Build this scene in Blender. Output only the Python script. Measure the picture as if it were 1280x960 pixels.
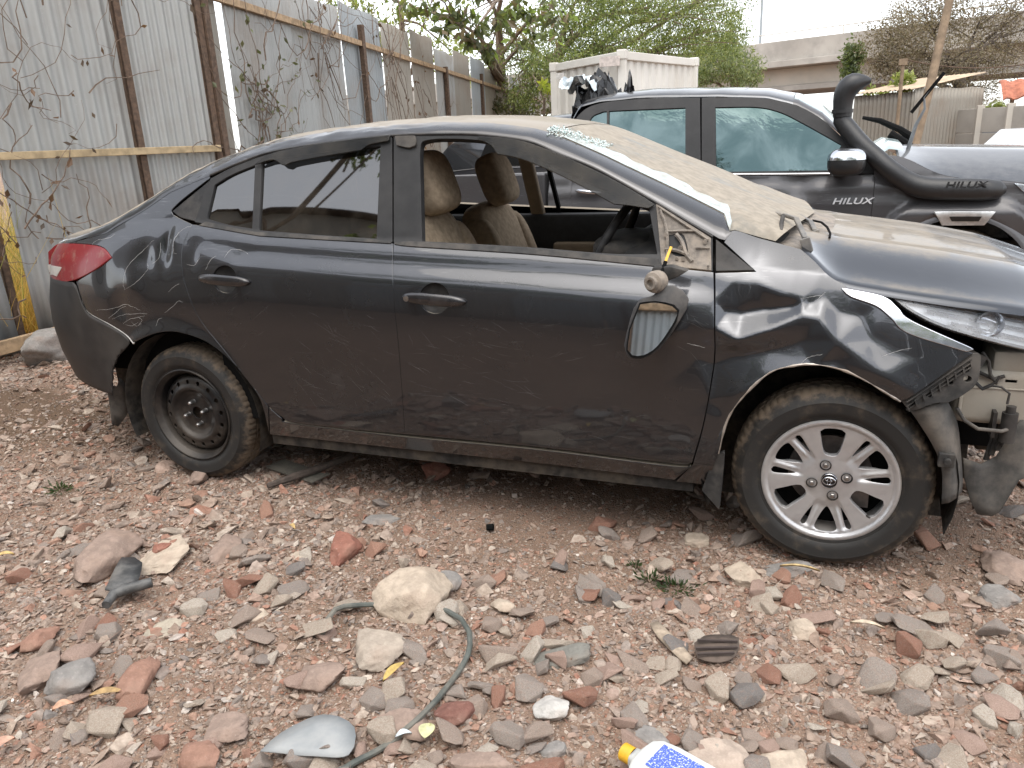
import bpy, bmesh, math, random
import numpy as np
from mathutils import Vector, Matrix, geometry, noise
for o in list(bpy.data.objects): bpy.data.objects.remove(o)
scene = bpy.context.scene
C = scene.collection
PI = math.pi
# ------------------------------------------------------------------ camera
CAM = np.array([-0.0693, -2.3719, 1.3571]); FPX = 969.0
YAW, PITCH, ROLL = math.radians(22.185), math.radians(17.35), math.radians(-2.80)
_f = np.array([-math.sin(YAW), math.cos(YAW), 0.]); _r = np.array([math.cos(YAW), math.sin(YAW), 0.]); _u = np.array([0, 0, 1.])
FW = _f*math.cos(PITCH)-_u*math.sin(PITCH); _u2 = _u*math.cos(PITCH)+_f*math.sin(PITCH)
RT = _r*math.cos(ROLL)+_u2*math.sin(ROLL); UP = _u2*math.cos(ROLL)-_r*math.sin(ROLL)
cd = bpy.data.cameras.new('camera'); cam = bpy.data.objects.new('camera', cd); C.objects.link(cam)
cd.sensor_width = 36.0; cd.lens = FPX/1280*36.0; cd.clip_start = 0.05; cd.clip_end = 3000
M4 = Matrix(((RT[0], UP[0], -FW[0], CAM[0]), (RT[1], UP[1], -FW[1], CAM[1]), (RT[2], UP[2], -FW[2], CAM[2]), (0, 0, 0, 1)))
cam.matrix_world = M4
scene.camera = cam
# ------------------------------------------------------------------ sky and sun
SUN_EL, SUN_AZ = math.radians(70), math.radians(168)      # azimuth from +Y towards +X
w = bpy.data.worlds.new('World'); scene.world = w; w.use_nodes = True
nt = w.node_tree; nt.nodes.clear()
sky = nt.nodes.new('ShaderNodeTexSky'); sky.sky_type = 'NISHITA'; sky.sun_disc = False
sky.sun_elevation = SUN_EL; sky.sun_rotation = SUN_AZ; sky.altitude = 300
sky.air_density = 1.0; sky.dust_density = 2.0; sky.ozone_density = 0.4
bg = nt.nodes.new('ShaderNodeBackground'); bg.inputs[1].default_value = 0.15
wo = nt.nodes.new('ShaderNodeOutputWorld'); 
# thin white overcast: the sky's own brightness with half of its colour
bw = nt.nodes.new('ShaderNodeHueSaturation'); bw.inputs['Saturation'].default_value = 0.22; nt.links.new(sky.outputs[0], bw.inputs['Color']); nt.links.new(bw.outputs[0], bg.inputs[0]); nt.links.new(bg.outputs[0], wo.inputs[0])
sl = bpy.data.lights.new('sun', 'SUN'); so = bpy.data.objects.new('sun', sl); C.objects.link(so)
sl.energy = 0.5; sl.angle = math.radians(60); sl.color = (1, .90, .74)
sd = Vector((math.sin(SUN_AZ)*math.cos(SUN_EL), math.cos(SUN_AZ)*math.cos(SUN_EL), math.sin(SUN_EL)))
so.rotation_euler = sd.to_track_quat('Z', 'Y').to_euler(); so.location = (0, 0, 20)
vs = scene.view_settings; vs.view_transform = 'Standard'; vs.look = 'None'; vs.gamma = 1; vs.use_curve_mapping = False
vs.exposure = 1.7
# ------------------------------------------------------------------ helpers
rnd = random.Random(7); npr = np.random.default_rng(11)
def ray(px, py):
    return FW+RT*((px-640)/FPX)-UP*((py-480)/FPX)
def at(px, py, Y=None, Z=None, D=None):
    d = ray(px, py)
    k = (Y-CAM[1])/d[1] if Y is not None else (Z-CAM[2])/d[2] if Z is not None else D
    return CAM+d*k
def sst(a, b, x):
    t = np.clip((np.asarray(x, float)-a)/(b-a), 0, 1); return t*t*(3-2*t)
def lerp(a, b, t): return a+(b-a)*t
def mesh_obj(name, verts, faces, m=None, parent=None, smooth=True, normals=None):
    me = bpy.data.meshes.new(name); me.from_pydata([tuple(map(float, v)) for v in verts], [], [tuple(map(int, f)) for f in faces]); me.update()
    if smooth: me.polygons.foreach_set('use_smooth', [True]*len(me.polygons))
    if normals is not None: me.normals_split_custom_set_from_vertices([tuple(map(float, n)) for n in normals])
    return link(name, me, m, parent)
def link(name, me, m=None, parent=None):
    o = bpy.data.objects.new(name, me); C.objects.link(o)
    if m is not None and len(me.materials) == 0: me.materials.append(m)
    if parent is not None: adopt(o, parent)
    return o
def adopt(o, parent):
    o.parent = parent
    if 'root_at' in parent: o.location = o.location-Vector(parent['root_at'])
def thing(name, label, cat, loc=(0, 0, 0), group=None):
    o = bpy.data.objects.new(name, None); C.objects.link(o); o.empty_display_size = .2
    o.location = loc; o['root_at'] = tuple(map(float, loc)); o['label'] = label; o['category'] = cat
    if group: o['group'] = group
    return o
def tag(o, label, cat, group=None):
    o['label'] = label; o['category'] = cat
    if group: o['group'] = group
    return o
class MB:
    """collects shapes into one mesh"""
    def __init__(s): s.v = []; s.f = []
    def add(s, v, f):
        n = len(s.v); s.v += [tuple(map(float, p)) for p in v]; s.f += [tuple(i+n for i in q) for q in f]; return s
    def box(s, a, b, M=None):
        (x0, y0, z0), (x1, y1, z1) = a, b
        v = [(x0, y0, z0), (x1, y0, z0), (x1, y1, z0), (x0, y1, z0), (x0, y0, z1), (x1, y0, z1), (x1, y1, z1), (x0, y1, z1)]
        if M is not None: v = [M @ Vector(p) for p in v]
        return s.add(v, [(0, 3, 2, 1), (4, 5, 6, 7), (0, 1, 5, 4), (1, 2, 6, 5), (2, 3, 7, 6), (3, 0, 4, 7)])
    def bar(s, p, q, w_, h_, up=(0, 0, 1)):
        p, q = Vector(p), Vector(q); d = (q-p).normalized(); sx = d.cross(Vector(up))
        if sx.length < 1e-4: sx = d.cross(Vector((1, 0, 0)))
        sx.normalize(); sz = sx.cross(d); v = []
        for e in (p, q):
            for a, b in ((-1, -1), (1, -1), (1, 1), (-1, 1)): v.append(e+sx*(a*w_/2)+sz*(b*h_/2))
        return s.add(v, [(0, 1, 2, 3), (7, 6, 5, 4), (0, 4, 5, 1), (1, 5, 6, 2), (2, 6, 7, 3), (3, 7, 4, 0)])
    def tube(s, pts, r, n=8, cap=True):
        pts = [Vector(p) for p in pts]; rs = r if isinstance(r, (list, tuple, np.ndarray)) else [r]*len(pts)
        v = []; f = []; prev = None
        for i, p in enumerate(pts):
            d = (pts[min(i+1, len(pts)-1)]-pts[max(i-1, 0)]); d = d.normalized() if d.length > 1e-9 else Vector((0, 0, 1))
            if prev is None:
                a = d.orthogonal().normalized()
            else:
                a = prev-d*prev.dot(d); a = a.normalized() if a.length > 1e-6 else d.orthogonal().normalized()
            prev = a; b = d.cross(a)
            for k in range(n):
                t = 2*PI*k/n; v.append(p+(a*math.cos(t)+b*math.sin(t))*rs[i])
        for i in range(len(pts)-1):
            for k in range(n): f.append((i*n+k, i*n+(k+1) % n, (i+1)*n+(k+1) % n, (i+1)*n+k))
        if cap: f.append(tuple(range(n-1, -1, -1))); f.append(tuple(range((len(pts)-1)*n, len(pts)*n)))
        return s.add(v, f)
    def lathe(s, prof, n=48, M=None, arc=(0, 2*PI)):
        """prof: list of (r, y); axis = Y"""
        v = []; f = []; full = abs(arc[1]-arc[0]-2*PI) < 1e-6; m_ = n if full else n+1
        for k in range(m_):
            t = arc[0]+(arc[1]-arc[0])*k/n
            for r, y in prof:
                p = Vector((r*math.cos(t), y, r*math.sin(t))); v.append(M @ p if M is not None else p)
        L = len(prof)
        for k in range(n):
            k2 = (k+1) % m_
            for j in range(L-1): f.append((k*L+j, k*L+j+1, k2*L+j+1, k2*L+j))
        return s.add(v, f)
    def grid(s, fn, nu, nv):
        v = [fn(i/nu, j/nv) for i in range(nu+1) for j in range(nv+1)]
        f = [(i*(nv+1)+j, (i+1)*(nv+1)+j, (i+1)*(nv+1)+j+1, i*(nv+1)+j+1) for i in range(nu) for j in range(nv)]
        return s.add(v, f)
    def build(s, name, m=None, parent=None, smooth=False, bevel=0, seg=2):
        me = bpy.data.meshes.new(name); me.from_pydata(s.v, [], s.f); me.update()
        if bevel or smooth:
            bm = bmesh.new(); bm.from_mesh(me); bmesh.ops.remove_doubles(bm, verts=bm.verts, dist=1e-6)
            if bevel: bmesh.ops.bevel(bm, geom=[e for e in bm.edges if e.is_manifold and e.calc_face_angle(0) > .5], offset=bevel, segments=seg, affect='EDGES', profile=.5)
            bm.to_mesh(me); bm.free()
        if smooth: me.polygons.foreach_set('use_smooth', [True]*len(me.polygons)); me.set_sharp_from_angle(angle=math.radians(40))
        return link(name, me, m, parent)
def spl(pts, step=4.0):
    """Catmull-Rom through 2-D/3-D points"""
    P = np.array(pts, float)
    if len(P) < 3:
        n = max(1, int(np.linalg.norm(P[1]-P[0])/step)); return [P[0]+(P[1]-P[0])*i/n for i in range(n+1)]
    Q = np.vstack([2*P[0]-P[1], P, 2*P[-1]-P[-2]]); out = []
    for i in range(1, len(Q)-2):
        a, b, c, d = Q[i-1], Q[i], Q[i+1], Q[i+2]; n = max(1, int(np.linalg.norm(c-b)/step))
        for k in range(n):
            t = k/n; out.append(.5*(2*b+(c-a)*t+(2*a-5*b+4*c-d)*t*t+(3*b-a-3*c+d)*t**3))
    out.append(P[-1]); return out
def loop(*segs):
    o = []
    for s_ in segs:
        for p in spl(s_):
            if not o or np.linalg.norm(np.asarray(p)-np.asarray(o[-1])) > 1e-6: o.append(p)
    if np.linalg.norm(np.asarray(o[0])-np.asarray(o[-1])) < 1e-6: o.pop()
    return o
def resample(P, step, closed=True):
    P = np.array(P, float); Q = np.vstack([P, P[:1]]) if closed else P
    out = []
    for a, b in zip(Q[:-1], Q[1:]):
        n = max(1, int(round(np.linalg.norm(b-a)/step)))
        for k in range(n): out.append(a+(b-a)*k/n)
    if not closed: out.append(Q[-1])
    # drop points that crowd
    res = [out[0]]
    for p in out[1:]:
        if np.linalg.norm(p-res[-1]) > step*.35: res.append(p)
    return np.array(res)
def inside(poly, pts):
    x, y = pts[:, 0], pts[:, 1]; r = np.zeros(len(pts), bool); P = np.array(poly); n = len(P); j = n-1
    for i in range(n):
        xi, yi = P[i]; xj, yj = P[j]
        if yi != yj:
            c = ((yi > y) != (yj > y)) & (x < (xj-xi)*(y-yi)/(yj-yi)+xi); r ^= c
        j = i
    return r
def inset(poly, d):
    P = np.array(poly); n = len(P); A = 0.5*np.sum(P[:, 0]*np.roll(P[:, 1], -1)-np.roll(P[:, 0], -1)*P[:, 1]); sg = 1 if A > 0 else -1
    e0 = P-np.roll(P, 1, 0); e1 = np.roll(P, -1, 0)-P
    e0 /= np.linalg.norm(e0, axis=1)[:, None]+1e-12; e1 /= np.linalg.norm(e1, axis=1)[:, None]+1e-12
    n0 = np.stack([-e0[:, 1], e0[:, 0]], 1)*sg; n1 = np.stack([-e1[:, 1], e1[:, 0]], 1)*sg; m_ = n0+n1
    m_ /= (np.linalg.norm(m_, axis=1)**2)[:, None]/2+.3
    return P+m_*d
def tri2d(outer, holes, step):
    """triangulate polygon with interior points; returns verts2d, tris"""
    loops_ = [resample(outer, step*.8)]+[resample(h, step*.8) for h in holes]
    V = []; E = []
    for L in loops_:
        b = len(V); V += list(L); E += [(b+i, b+(i+1) % len(L)) for i in range(len(L))]
    B = np.array(V); mn, mx = B.min(0), B.max(0); g = []
    r_ = 0; y = mn[1]
    while y < mx[1]:
        xs = np.arange(mn[0]+(step/2 if r_ % 2 else 0), mx[0], step); g.append(np.stack([xs, np.full(len(xs), y)], 1)); y += step*.87; r_ += 1
    G = np.vstack(g) if g else np.zeros((0, 2)); k = inside(loops_[0], G)
    for h in loops_[1:]: k &= ~inside(h, G)
    G = G[k]
    if len(G):
        dm = np.full(len(G), 9.)
        for p in B: dm = np.minimum(dm, np.hypot(G[:, 0]-p[0], G[:, 1]-p[1]))
        G = G[dm > step*.6]
    A = [Vector((float(p[0]), float(p[1]))) for p in list(B)+list(G)]
    v2, e2, f2 = geometry.delaunay_2d_cdt(A, E, [], 0, 1e-7)[:3]
    v2 = np.array([(v.x, v.y) for v in v2]); f2 = np.array([f for f in f2]); c_ = v2[f2].mean(1); k = inside(loops_[0], c_)
    for h in loops_[1:]: k &= ~inside(h, c_)
    f2 = f2[k]; a = v2[f2]; ar = (a[:, 1, 0]-a[:, 0, 0])*(a[:, 2, 1]-a[:, 0, 1])-(a[:, 2, 0]-a[:, 0, 0])*(a[:, 1, 1]-a[:, 0, 1])
    f2[ar < 0] = f2[ar < 0][:, ::-1]
    return v2, f2[np.abs(ar) > 1e-10]
def panel(name, outer, yf, m, parent, holes=(), off=0., step=.016, gap=.002, rim=.014, mirror=None, edge=.0016):
    """sheet-metal panel: outline in the (x,z) plane laid on the surface y = yf(x,z), edge turned inwards"""
    if gap: outer = inset(outer, gap); 
    V, T = tri2d(outer, holes, step)
    h = .004
    def Y(x, z): return yf(x, z)+off
    y = Y(V[:, 0], V[:, 1]); gx = (Y(V[:, 0]+h, V[:, 1])-Y(V[:, 0]-h, V[:, 1]))/(2*h); gz = (Y(V[:, 0], V[:, 1]+h)-Y(V[:, 0], V[:, 1]-h))/(2*h)
    N = np.stack([gx, -np.ones(len(V)), gz], 1); N /= np.linalg.norm(N, axis=1)[:, None]
    P = np.stack([V[:, 0], y, V[:, 1]], 1)
    # boundary
    cnt = {}
    for t in T:
        for a, b in ((t[0], t[1]), (t[1], t[2]), (t[2], t[0])): cnt[(a, b)] = 1
    be = [(a, b) for (a, b) in cnt if (b, a) not in cnt]
    F = [tuple(t) for t in T]
    if rim:
        on = {}
        for a, b in be:
            d = V[b]-V[a]; nn = np.array([d[1], -d[0]]); nn /= np.linalg.norm(nn)+1e-12
            for q in (a, b): on[q] = on.get(q, 0)+nn
        idx = {}; ev = []; en = []
        for q, nn in on.items():
            nn = nn/(np.linalg.norm(nn)+1e-9); o3 = np.array([nn[0], 0, nn[1]])
            idx[q] = len(P)+len(ev)
            ev += [P[q]+o3*edge-N[q]*edge*1.3, P[q]+o3*edge-N[q]*rim]
            s_ = o3+N[q]*.25; s_ /= np.linalg.norm(s_); en += [s_, o3]
        for a, b in be:
            F += [(a, idx[a], idx[b], b), (idx[a], idx[a]+1, idx[b]+1, idx[b])]
        P = np.vstack([P, ev]); N = np.vstack([N, en])
    if mirror is not None:
        P = P*[1, -1, 1]+[0, 2*mirror, 0]; N = N*[1, -1, 1]; F = [tuple(reversed(f)) for f in F]
    # CCW in (x,z) viewed from -y gives normal -y
    return mesh_obj(name, P, F, m, parent, True, N)
# ------------------------------------------------------------------ materials
class NT:
    def __init__(s, name):
        s.m = bpy.data.materials.new(name); s.m.use_nodes = True; s.t = s.m.node_tree; s.n = s.t.nodes; s.b = s.n['Principled BSDF']
    def new(s, t, **k):
        n = s.n.new(t)
        for a, v in k.items(): setattr(n, a, v)
        return n
    def put(s, sock, v):
        if hasattr(v, 'node'): s.t.links.new(v, sock)
        elif v is not None:
            if isinstance(v, (tuple, list)) and len(v) == 3 and sock.type == 'RGBA': v = (*v, 1)
            sock.default_value = v
    def co(s, kind='Object', scale=None):
        o = s.new('ShaderNodeTexCoord').outputs[kind]
        if scale is not None:
            mp = s.new('ShaderNodeMapping'); s.put(mp.inputs[0], o); mp.inputs['Scale'].default_value = scale if isinstance(scale, tuple) else (scale,)*3; o = mp.outputs[0]
        return o
    def noise(s, scale=5., detail=4., rough=.55, vec=None, dist=0., out=0):
        n = s.new('ShaderNodeTexNoise'); n.inputs['Scale'].default_value = scale; n.inputs['Detail'].default_value = detail; n.inputs['Roughness'].default_value = rough; n.inputs['Distortion'].default_value = dist
        s.put(n.inputs['Vector'], vec if vec is not None else s.co()); return n.outputs[out]
    def vor(s, scale=5., vec=None, feat='F1', out='Distance', rand=1.):
        n = s.new('ShaderNodeTexVoronoi', feature=feat); n.inputs['Scale'].default_value = scale; n.inputs['Randomness'].default_value = rand
        s.put(n.inputs['Vector'], vec if vec is not None else s.co()); return n.outputs[out]
    def ramp(s, f, stops, interp='LINEAR'):
        n = s.new('ShaderNodeValToRGB'); e = n.color_ramp.elements; n.color_ramp.interpolation = interp
        while len(e) < len(stops): e.new(.5)
        for el, (p, c) in zip(e, stops): el.position = p; el.color = (*c, 1) if isinstance(c, tuple) else (c, c, c, 1)
        s.put(n.inputs[0], f); return n.outputs[0]
    def math(s, op, a, b=None, c=None, clamp=False):
        n = s.new('ShaderNodeMath', operation=op, use_clamp=clamp); s.put(n.inputs[0], a)
        if b is not None: s.put(n.inputs[1], b)
        if c is not None: s.put(n.inputs[2], c)
        return n.outputs[0]
    def mr(s, v, a, b, c=0., d=1.):
        n = s.new('ShaderNodeMapRange'); n.interpolation_type = 'SMOOTHSTEP'
        for i, q in enumerate((v, a, b, c, d)): s.put(n.inputs[i], q)
        return n.outputs[0]
    def mix(s, f, a, b, mode='MIX'):
        n = s.new('ShaderNodeMix', data_type='RGBA', blend_type=mode); s.put(n.inputs[0], f); s.put(n.inputs[6], a); s.put(n.inputs[7], b); return n.outputs[2]
    def bump(s, h, strength=.3, dist=.01, nrm=None):
        n = s.new('ShaderNodeBump'); n.inputs['Strength'].default_value = strength; n.inputs['Distance'].default_value = dist; s.put(n.inputs['Height'], h)
        if nrm is not None: s.put(n.inputs['Normal'], nrm)
        return n.outputs[0]
    def nz(s):
        sp = s.new('ShaderNodeSeparateXYZ'); s.put(sp.inputs[0], s.new('ShaderNodeNewGeometry').outputs['Normal']); return sp.outputs[2]
    def sep(s, v):
        sp = s.new('ShaderNodeSeparateXYZ'); s.put(sp.inputs[0], v); return sp.outputs
    def set(s, **k):
        names = dict(col='Base Color', rough='Roughness', metal='Metallic', coat='Coat Weight', coatr='Coat Roughness', spec='Specular IOR Level', nrm='Normal', trans='Transmission Weight', alpha='Alpha', ior='IOR', sss='Subsurface Weight', sheen='Sheen Weight', cnrm='Coat Normal')
        for a, v in k.items(): s.put(s.b.inputs[names[a]], v)
        return s.m
def simple(name, col, rough=.6, metal=0., var=.15, scale=30., bump=0., spec=.5, dust=None, dustamt=.6, coat=0., coords='Object'):
    t = NT(name); v = t.co(coords); n = t.noise(scale, 5, .6, v)
    c = t.mix(t.mr(n, .3, .7), tuple(x*(1-var) for x in col), tuple(min(1, x*(1+var)) for x in col))
    r = rough
    if dust:
        d = t.math('MULTIPLY', t.mr(t.noise(scale*.25, 6, .65, v), .38, .68), dustamt, clamp=True)
        c = t.mix(d, c, dust); r = t.math('ADD', t.math('MULTIPLY', d, .9-rough), rough)
        if metal: metal = t.math('MULTIPLY', t.math('SUBTRACT', 1., d), metal)
    k = dict(col=c, rough=r, metal=metal, spec=spec, coat=coat)
    if bump: k['nrm'] = t.bump(n, bump, .01)
    return t.set(**k)
DUST = (.31, .265, .205)
def car_paint(name, dusttop=1.0, grime=.35, base=(.050, .052, .058), topcol=DUST, lo=.80, hi=.97, metal=.85, coatw=1., rough=.27, jit=.22):
    t = NT(name); co = t.co()
    n1 = t.noise(3.2, 6, .62, co); n2 = t.noise(14., 6, .7, co); z = t.nz()
    top = t.math('MULTIPLY', t.mr(t.math('ADD', z, t.math('MULTIPLY', t.math('SUBTRACT', n2, .5), jit)), lo, hi), dusttop, clamp=True)
    # fine film of dirt, heavier low on the doors, blotchy
    zz = t.sep(co)[2]
    low = t.mr(zz, .9, .25)
    film = t.math('MULTIPLY', t.math('MULTIPLY', t.mr(n2, .5, .8), t.mr(n1, .45, .75)), t.math('ADD', t.math('MULTIPLY', low, .55), .25))
    film = t.math('MULTIPLY', film, grime, clamp=True)
    # short fine scratches in two directions
    s1 = t.noise(1., 3, .6, t.co('Object', (26., 26., 300.))); m1 = t.noise(2.3, 3, .5, co)
    mp = t.new('ShaderNodeMapping'); t.put(mp.inputs[0], co); mp.inputs['Rotation'].default_value = (0, .62, 0); mp.inputs['Scale'].default_value = (12., 12., 420.)
    s2 = t.noise(1., 2, .5, mp.outputs[0])
    sc = t.math('MULTIPLY', t.mr(t.math('MAXIMUM', t.math('MULTIPLY', s1, .93), s2), .64, .72), t.mr(m1, .48, .64))
    sc = t.math('MULTIPLY', sc, .42)
    c = t.mix(sc, base, (.33, .33, .33)); c = t.mix(film, c, (.165, .16, .152)); c = t.mix(top, c, topcol)
    cover = t.math('MAXIMUM', top, film, clamp=True); inv = t.math('SUBTRACT', 1., cover, clamp=True)
    ob = t.bump(t.noise(9., 2, .5, co), .06, .01)
    return t.set(col=c, metal=t.math('MULTIPLY', inv, metal), rough=t.math('ADD', rough, t.math('MULTIPLY', cover, .5)), coat=t.math('MULTIPLY', inv, coatw), coatr=t.math('ADD', .035, t.math('MULTIPLY', film, .4)), nrm=ob)
def tinted_glass(name, tint=.03, col=(.01, .011, .012), dust=.1, rough=.02, ior=2.1):
    t = NT(name); co = t.co(); t.n.remove(t.b)
    gl = t.new('ShaderNodeBsdfGlossy'); gl.inputs['Roughness'].default_value = rough; gl.inputs['Color'].default_value = (1, 1, 1, 1)
    tr = t.new('ShaderNodeBsdfTransparent'); tr.inputs['Color'].default_value = (tint, tint*1.02, tint*1.03, 1)
    df = t.new('ShaderNodeBsdfDiffuse'); df.inputs['Color'].default_value = (*DUST, 1)
    fr = t.new('ShaderNodeFresnel'); fr.inputs['IOR'].default_value = ior
    m1 = t.new('ShaderNodeMixShader'); t.put(m1.inputs[0], fr.outputs[0]); t.put(m1.inputs[1], tr.outputs[0]); t.put(m1.inputs[2], gl.outputs[0])
    m2 = t.new('ShaderNodeMixShader'); t.put(m2.inputs[0], t.math('MULTIPLY', t.mr(t.noise(7., 6, .7, co), .35, .75), dust)); t.put(m2.inputs[1], m1.outputs[0]); t.put(m2.inputs[2], df.outputs[0])
    t.put(t.n['Material Output'].inputs[0], m2.outputs[0]); return t.m
M = {}
M['paint'] = car_paint('dark_grey_paint')
M['paint_roof'] = car_paint('dusty_roof_paint', .85, .6, lo=.80, hi=.98)
M['paint_rail'] = car_paint('rail_paint', .6, .45, base=(.034, .034, .037), lo=.88, hi=1.02)
M['paint_hood'] = car_paint('dusty_hood_paint', .80, .4, base=(.026, .030, .038), lo=.945, hi=1.0, jit=.05, rough=.34, coatw=.8)
M['blackplas'] = simple('black_plastic', (.018, .018, .019), .5, var=.25, spec=.35, dust=(.12, .105, .09), dustamt=.3, bump=.05)
M['blackrough'] = simple('dusty_black_plastic', (.02, .02, .02), .7, var=.3, dust=(.12, .105, .09), dustamt=.6, bump=.15)
M['pillar'] = simple('satin_black_pillar', (.018, .018, .019), .5, var=.12, scale=12, spec=.35, dust=(.10, .095, .09), dustamt=.2)
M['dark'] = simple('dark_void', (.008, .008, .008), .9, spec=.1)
M['under'] = simple('underbody', (.03, .028, .026), .85, var=.4, dust=(.10, .08, .06), dustamt=.6, spec=.2)
M['glass_tint'] = tinted_glass('tinted_glass', .03, dust=.06)
M['glass_vis'] = tinted_glass('smoked_visor', .06, dust=.12, rough=.2, ior=1.4)
M['chrome'] = simple('chrome', (.62, .64, .68), .09, 1., var=.05, dust=DUST, dustamt=.12)
M['alloy'] = simple('alloy_wheel', (.50, .50, .51), .36, .7, var=.06, scale=60, dust=(.3, .26, .21), dustamt=.28)
M['steel_black'] = simple('black_steel_wheel', (.012, .012, .013), .32, .3, var=.3, scale=14, dust=(.16, .13, .10), dustamt=.35)
M['nut'] = simple('wheel_nut', (.35, .34, .33), .35, 1., var=.2, scale=90)
M['beige'] = simple('beige_velour', (.42, .33, .235), .95, var=.18, scale=40, bump=.15, spec=.15)
M['beige_trim'] = simple('beige_trim', (.22, .175, .125), .8, var=.1)
M['raw'] = simple('dusty_raw_metal', (.20, .175, .15), .75, .0, var=.3, scale=45, bump=.2, dust=(.30, .245, .19), dustamt=.6)
M['yellow'] = simple('yellow_tape', (.75, .42, .03), .5, var=.1)
M['tank'] = simple('white_washer_tank', (.40, .375, .325), .55, var=.22, scale=14, dust=(.17, .135, .10), dustamt=.7)
M['liner'] = simple('grey_arch_liner', (.06, .058, .055), .75, var=.25, scale=22, dust=(.17, .145, .12), dustamt=.7, bump=.15)
def tyre_mat():
    t = NT('tyre_rubber'); co = t.co(); n = t.noise(24, 6, .65, co); s_ = t.sep(co)
    r2 = t.math('SQRT', t.math('ADD', t.math('MULTIPLY', s_[0], s_[0]), t.math('MULTIPLY', s_[2], s_[2])))
    d = t.math('MULTIPLY', t.mr(t.math('ADD', r2, t.math('MULTIPLY', t.math('SUBTRACT', n, .5), .10)), .270, .300), .6)
    d = t.math('MAXIMUM', d, t.math('MULTIPLY', t.mr(t.noise(9, 5, .7, co), .5, .8), .4))
    return t.set(col=t.mix(d, (.022, .021, .02), (.20, .15, .105)), rough=t.math('ADD', .62, t.math('MULTIPLY', d, .3)), nrm=t.bump(n, .15, .004), spec=.35)
M['tyre'] = tyre_mat()
def tail_mat():
    t = NT('red_lens'); co = t.co(); s_ = t.sep(co)
    wv = t.new('ShaderNodeTexWave'); wv.inputs['Scale'].default_value = 34; t.put(wv.inputs['Vector'], t.co('Object', (1., 1., .3))); wv.inputs['Distortion'].default_value = .4
    c = t.mix(t.math('MULTIPLY', wv.outputs[1], .35), (.17, .005, .008), (.33, .022, .025))
    c = t.mix(t.math('MULTIPLY', t.mr(t.noise(20, 5, .7, co), .5, .75), .35), c, DUST)
    return t.set(col=c, rough=.25, coat=.35, coatr=.12, spec=.3)
M['red_lens'] = tail_mat()
M['mirror'] = NT('mirror_glass').set(col=(.72, .75, .76), metal=1., rough=.02)
def dusty_glass():
    t = NT('dusty_windscreen'); co = t.co(); n = t.noise(5, 7, .62, co); n2 = t.noise(30, 4, .6, co)
    s_ = t.sep(co)
    d = t.math('MULTIPLY', t.mr(t.math('ADD', n, t.math('MULTIPLY', n2, .2)), .2, .62), .93)
    c = t.mix(t.mr(n2, .3, .7), (.235, .20, .155), (.33, .285, .225))
    return t.set(col=t.mix(d, (.08, .10, .10), c), rough=t.math('ADD', .12, t.math('MULTIPLY', d, .7)), spec=.5)
M['windscreen'] = dusty_glass()
def cullet():
    t = NT('shattered_glass'); co = t.co(); v = t.vor(120., co); c = t.ramp(v, [(.0, (.25, .42, .38)), (.35, (.55, .68, .65)), (.7, (.85, .9, .9))])
    return t.set(col=c, rough=.15, spec=.8, nrm=t.bump(v, .8, .01))
M['cullet'] = cullet()
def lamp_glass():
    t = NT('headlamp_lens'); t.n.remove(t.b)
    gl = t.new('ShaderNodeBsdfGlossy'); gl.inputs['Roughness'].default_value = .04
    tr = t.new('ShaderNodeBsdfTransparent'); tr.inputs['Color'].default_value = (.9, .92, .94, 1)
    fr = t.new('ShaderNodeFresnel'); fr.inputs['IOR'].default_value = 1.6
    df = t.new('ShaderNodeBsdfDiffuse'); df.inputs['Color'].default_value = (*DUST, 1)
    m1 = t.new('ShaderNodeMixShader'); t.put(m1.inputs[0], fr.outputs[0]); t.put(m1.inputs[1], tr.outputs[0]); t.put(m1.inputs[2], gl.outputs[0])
    m2 = t.new('ShaderNodeMixShader'); df.inputs['Color'].default_value = (.72, .74, .77, 1); t.put(m2.inputs[0], t.math('ADD', .22, t.math('MULTIPLY', t.mr(t.noise(12., 5, .7), .4, .8), .18))); t.put(m2.inputs[1], m1.outputs[0]); t.put(m2.inputs[2], df.outputs[0])  # white diffuse mixed into the lens stands in for bright reflections
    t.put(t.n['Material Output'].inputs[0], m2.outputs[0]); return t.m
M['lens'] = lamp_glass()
M['lampin'] = simple('lamp_reflector', (.6, .62, .66), .18, .9, var=.15, scale=14)
M['scratch'] = simple('bare_scratch', (.55, .54, .52), .5, var=.2)
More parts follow.
